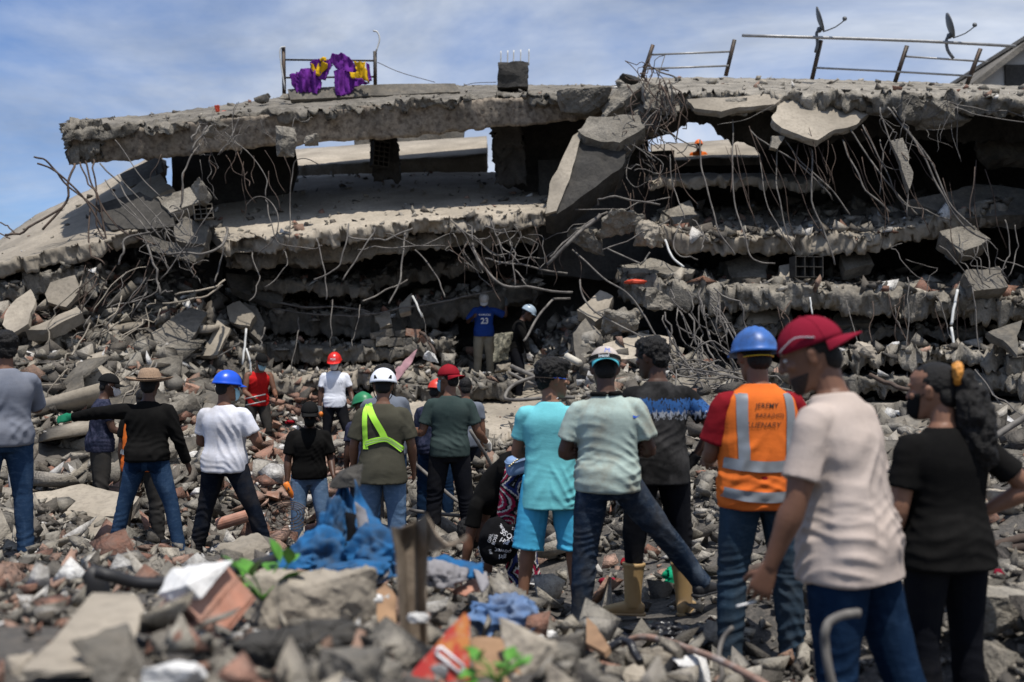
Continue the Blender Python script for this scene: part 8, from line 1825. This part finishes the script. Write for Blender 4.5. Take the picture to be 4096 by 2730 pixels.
for txt, x_, z_, s_, ro in [('girl\nBOSS', .01, .04, .05, 170), ('GIRL\nBOSS', -.075, .0, .032, 95), ('girl\npower', .03, -.065, .042, 200), ('BOSS', .05, .12, .026, 185), ('GIRL', -.045, .095, .024, 150), ('girl', -.05, -.09, .026, 120), ('+', -.02, .07, .018, 0), ('*', .06, .05, .02, 0), ('*', -.03, -.05, .02, 0), ('*', .075, -.02, .02, 0)]:
    tm = text_mesh(txt, .01); co = get_co(tm); co -= (co.max(0) + co.min(0)) / 2; co *= s_; ca, sa = math.cos(R(ro)), math.sin(R(ro)); out = []
    for x0, y0, _ in co:
        xx, zz_ = x_ + ca * x0 - sa * y0, z_ + sa * x0 + ca * y0; h_ = bvh.ray_cast(Vector((xx, -1, zz_)), Vector((0, 1, 0))); out.append((xx, (h_[0].y if h_[0] is not None else 0) - .003, zz_))
    set_co(tm, np.array(out)); tm.materials.clear(); tm.materials.append(M['print_white']); q = link('lettering', tm, None, t); q.matrix_parent_inverse = Matrix.Identity(4); q.location = o.location; q.rotation_euler = o.rotation_euler
wpart('bolt_print', plate_mesh('bolt_print', [P(*q) for q in [(2062, 2165, 6.87), (2050, 2178, 6.87), (2058, 2178, 6.87), (2044, 2198, 6.87), (2066, 2174, 6.87), (2058, 2174, 6.87)]], .004, .02, 0, 0, 2), 'cap_red', t)
bm_ = MB('clear_plastic', .15, 0, .5); bm_.color((.62, .66, .70)); bm_.b.inputs['Transmission Weight'].default_value = .55; M['clear'] = bm_.m
for k, (px_, py_) in enumerate([(1925, 2180), (1950, 2210), (1938, 2260), (1965, 2150)]):
    t = wthing('water_bottle', P(px_, py_, 7.6), ['clear empty bottle leaning left of the black backpack', 'clear empty bottle touching the black backpack', 'lowest clear empty bottle left of the black backpack', 'topmost clear empty bottle left of the black backpack'][k], 'bottle', 'clear bottles by the backpack')
    c = np.array(P(px_, py_, 7.6)); ax = nrm((.2 * (k - 1.5), .3, 1)); a = Acc(); a.tube([c - ax * .09, c - ax * .08, c + ax * .05, c + ax * .085, c + ax * .10], [.015, .032, .032, .016, .013], n=14, m=1); wpart('body', a.mesh('body'), 'clear', t); a = Acc(); a.tube([c + ax * .098, c + ax * .118], [.016, .016], n=10, m=1); wpart('cap', a.mesh('cap'), 'bottle_cap', t)
# odds and ends further back
wsolo('pink_cloth', cloth_poly('pink_cloth', [P(*q) for q in [(1560, 1515, 16.2), (1590, 1460, 16.4), (1640, 1415, 16.6), (1665, 1405, 16.7), (1650, 1450, 16.5), (1610, 1500, 16.3), (1585, 1525, 16.2)]], .05, (5, 5, 3), .02, .05, 93, .03), 'pink', 'strip of dusty pink cloth hanging over rubble in the middle', 'cloth')
a = Acc(); c = np.array(P(935, 2080, 8.9)); d = nrm((1, -.1, .3)); a.tube([c - d * .15, c + d * .15], [.055, .055], side=(0, 1, 0), n=16, m=1); wsolo('clay_pipe', a.mesh('clay_pipe', False), 'terracotta', 'pinkish clay pipe lying between the legs of the blue-helmeted man', 'pipe')
t = wthing('wire_basket', P(1150, 2110, 8.6), 'round dark wire basket lying on the bricks by the man in black polo', 'basket')
c = P(1150, 2065, 8.6)
for k in range(5):
    r_ = .17 * (1 - k * .17); wpart('hoop', tube_mesh('hoop', [(c.x + r_ * math.cos(u) * 1.1, c.y + k * .03, c.z + r_ * math.sin(u) * .75) for u in np.linspace(0, 6.28, 26)], .004, 5, 1), 'rebar_dark', t)
for k in range(10): u = k * .63; wpart('spoke', tube_mesh('spoke', [(c.x + .187 * math.cos(u), c.y, c.z + .128 * math.sin(u)), (c.x + .06 * math.cos(u), c.y + .12, c.z + .04 * math.sin(u))], .003, 5, 1), 'rebar_dark', t)
wsolo('wooden_beam', wtube([(2265, 1425, 13.6), (2320, 1455, 13.4)], .05, 6, 1), 'wood_pale', 'short pale plank end above the curly-haired young man', 'plank')
wsolo('plastic_shard', crumple('plastic_shard', P(2540, 1130, 16.7), (.15, .1, .045), 95, .3, 1, 3), 'orange_red', 'orange-red plastic piece on the lower right floor edge', 'shard')
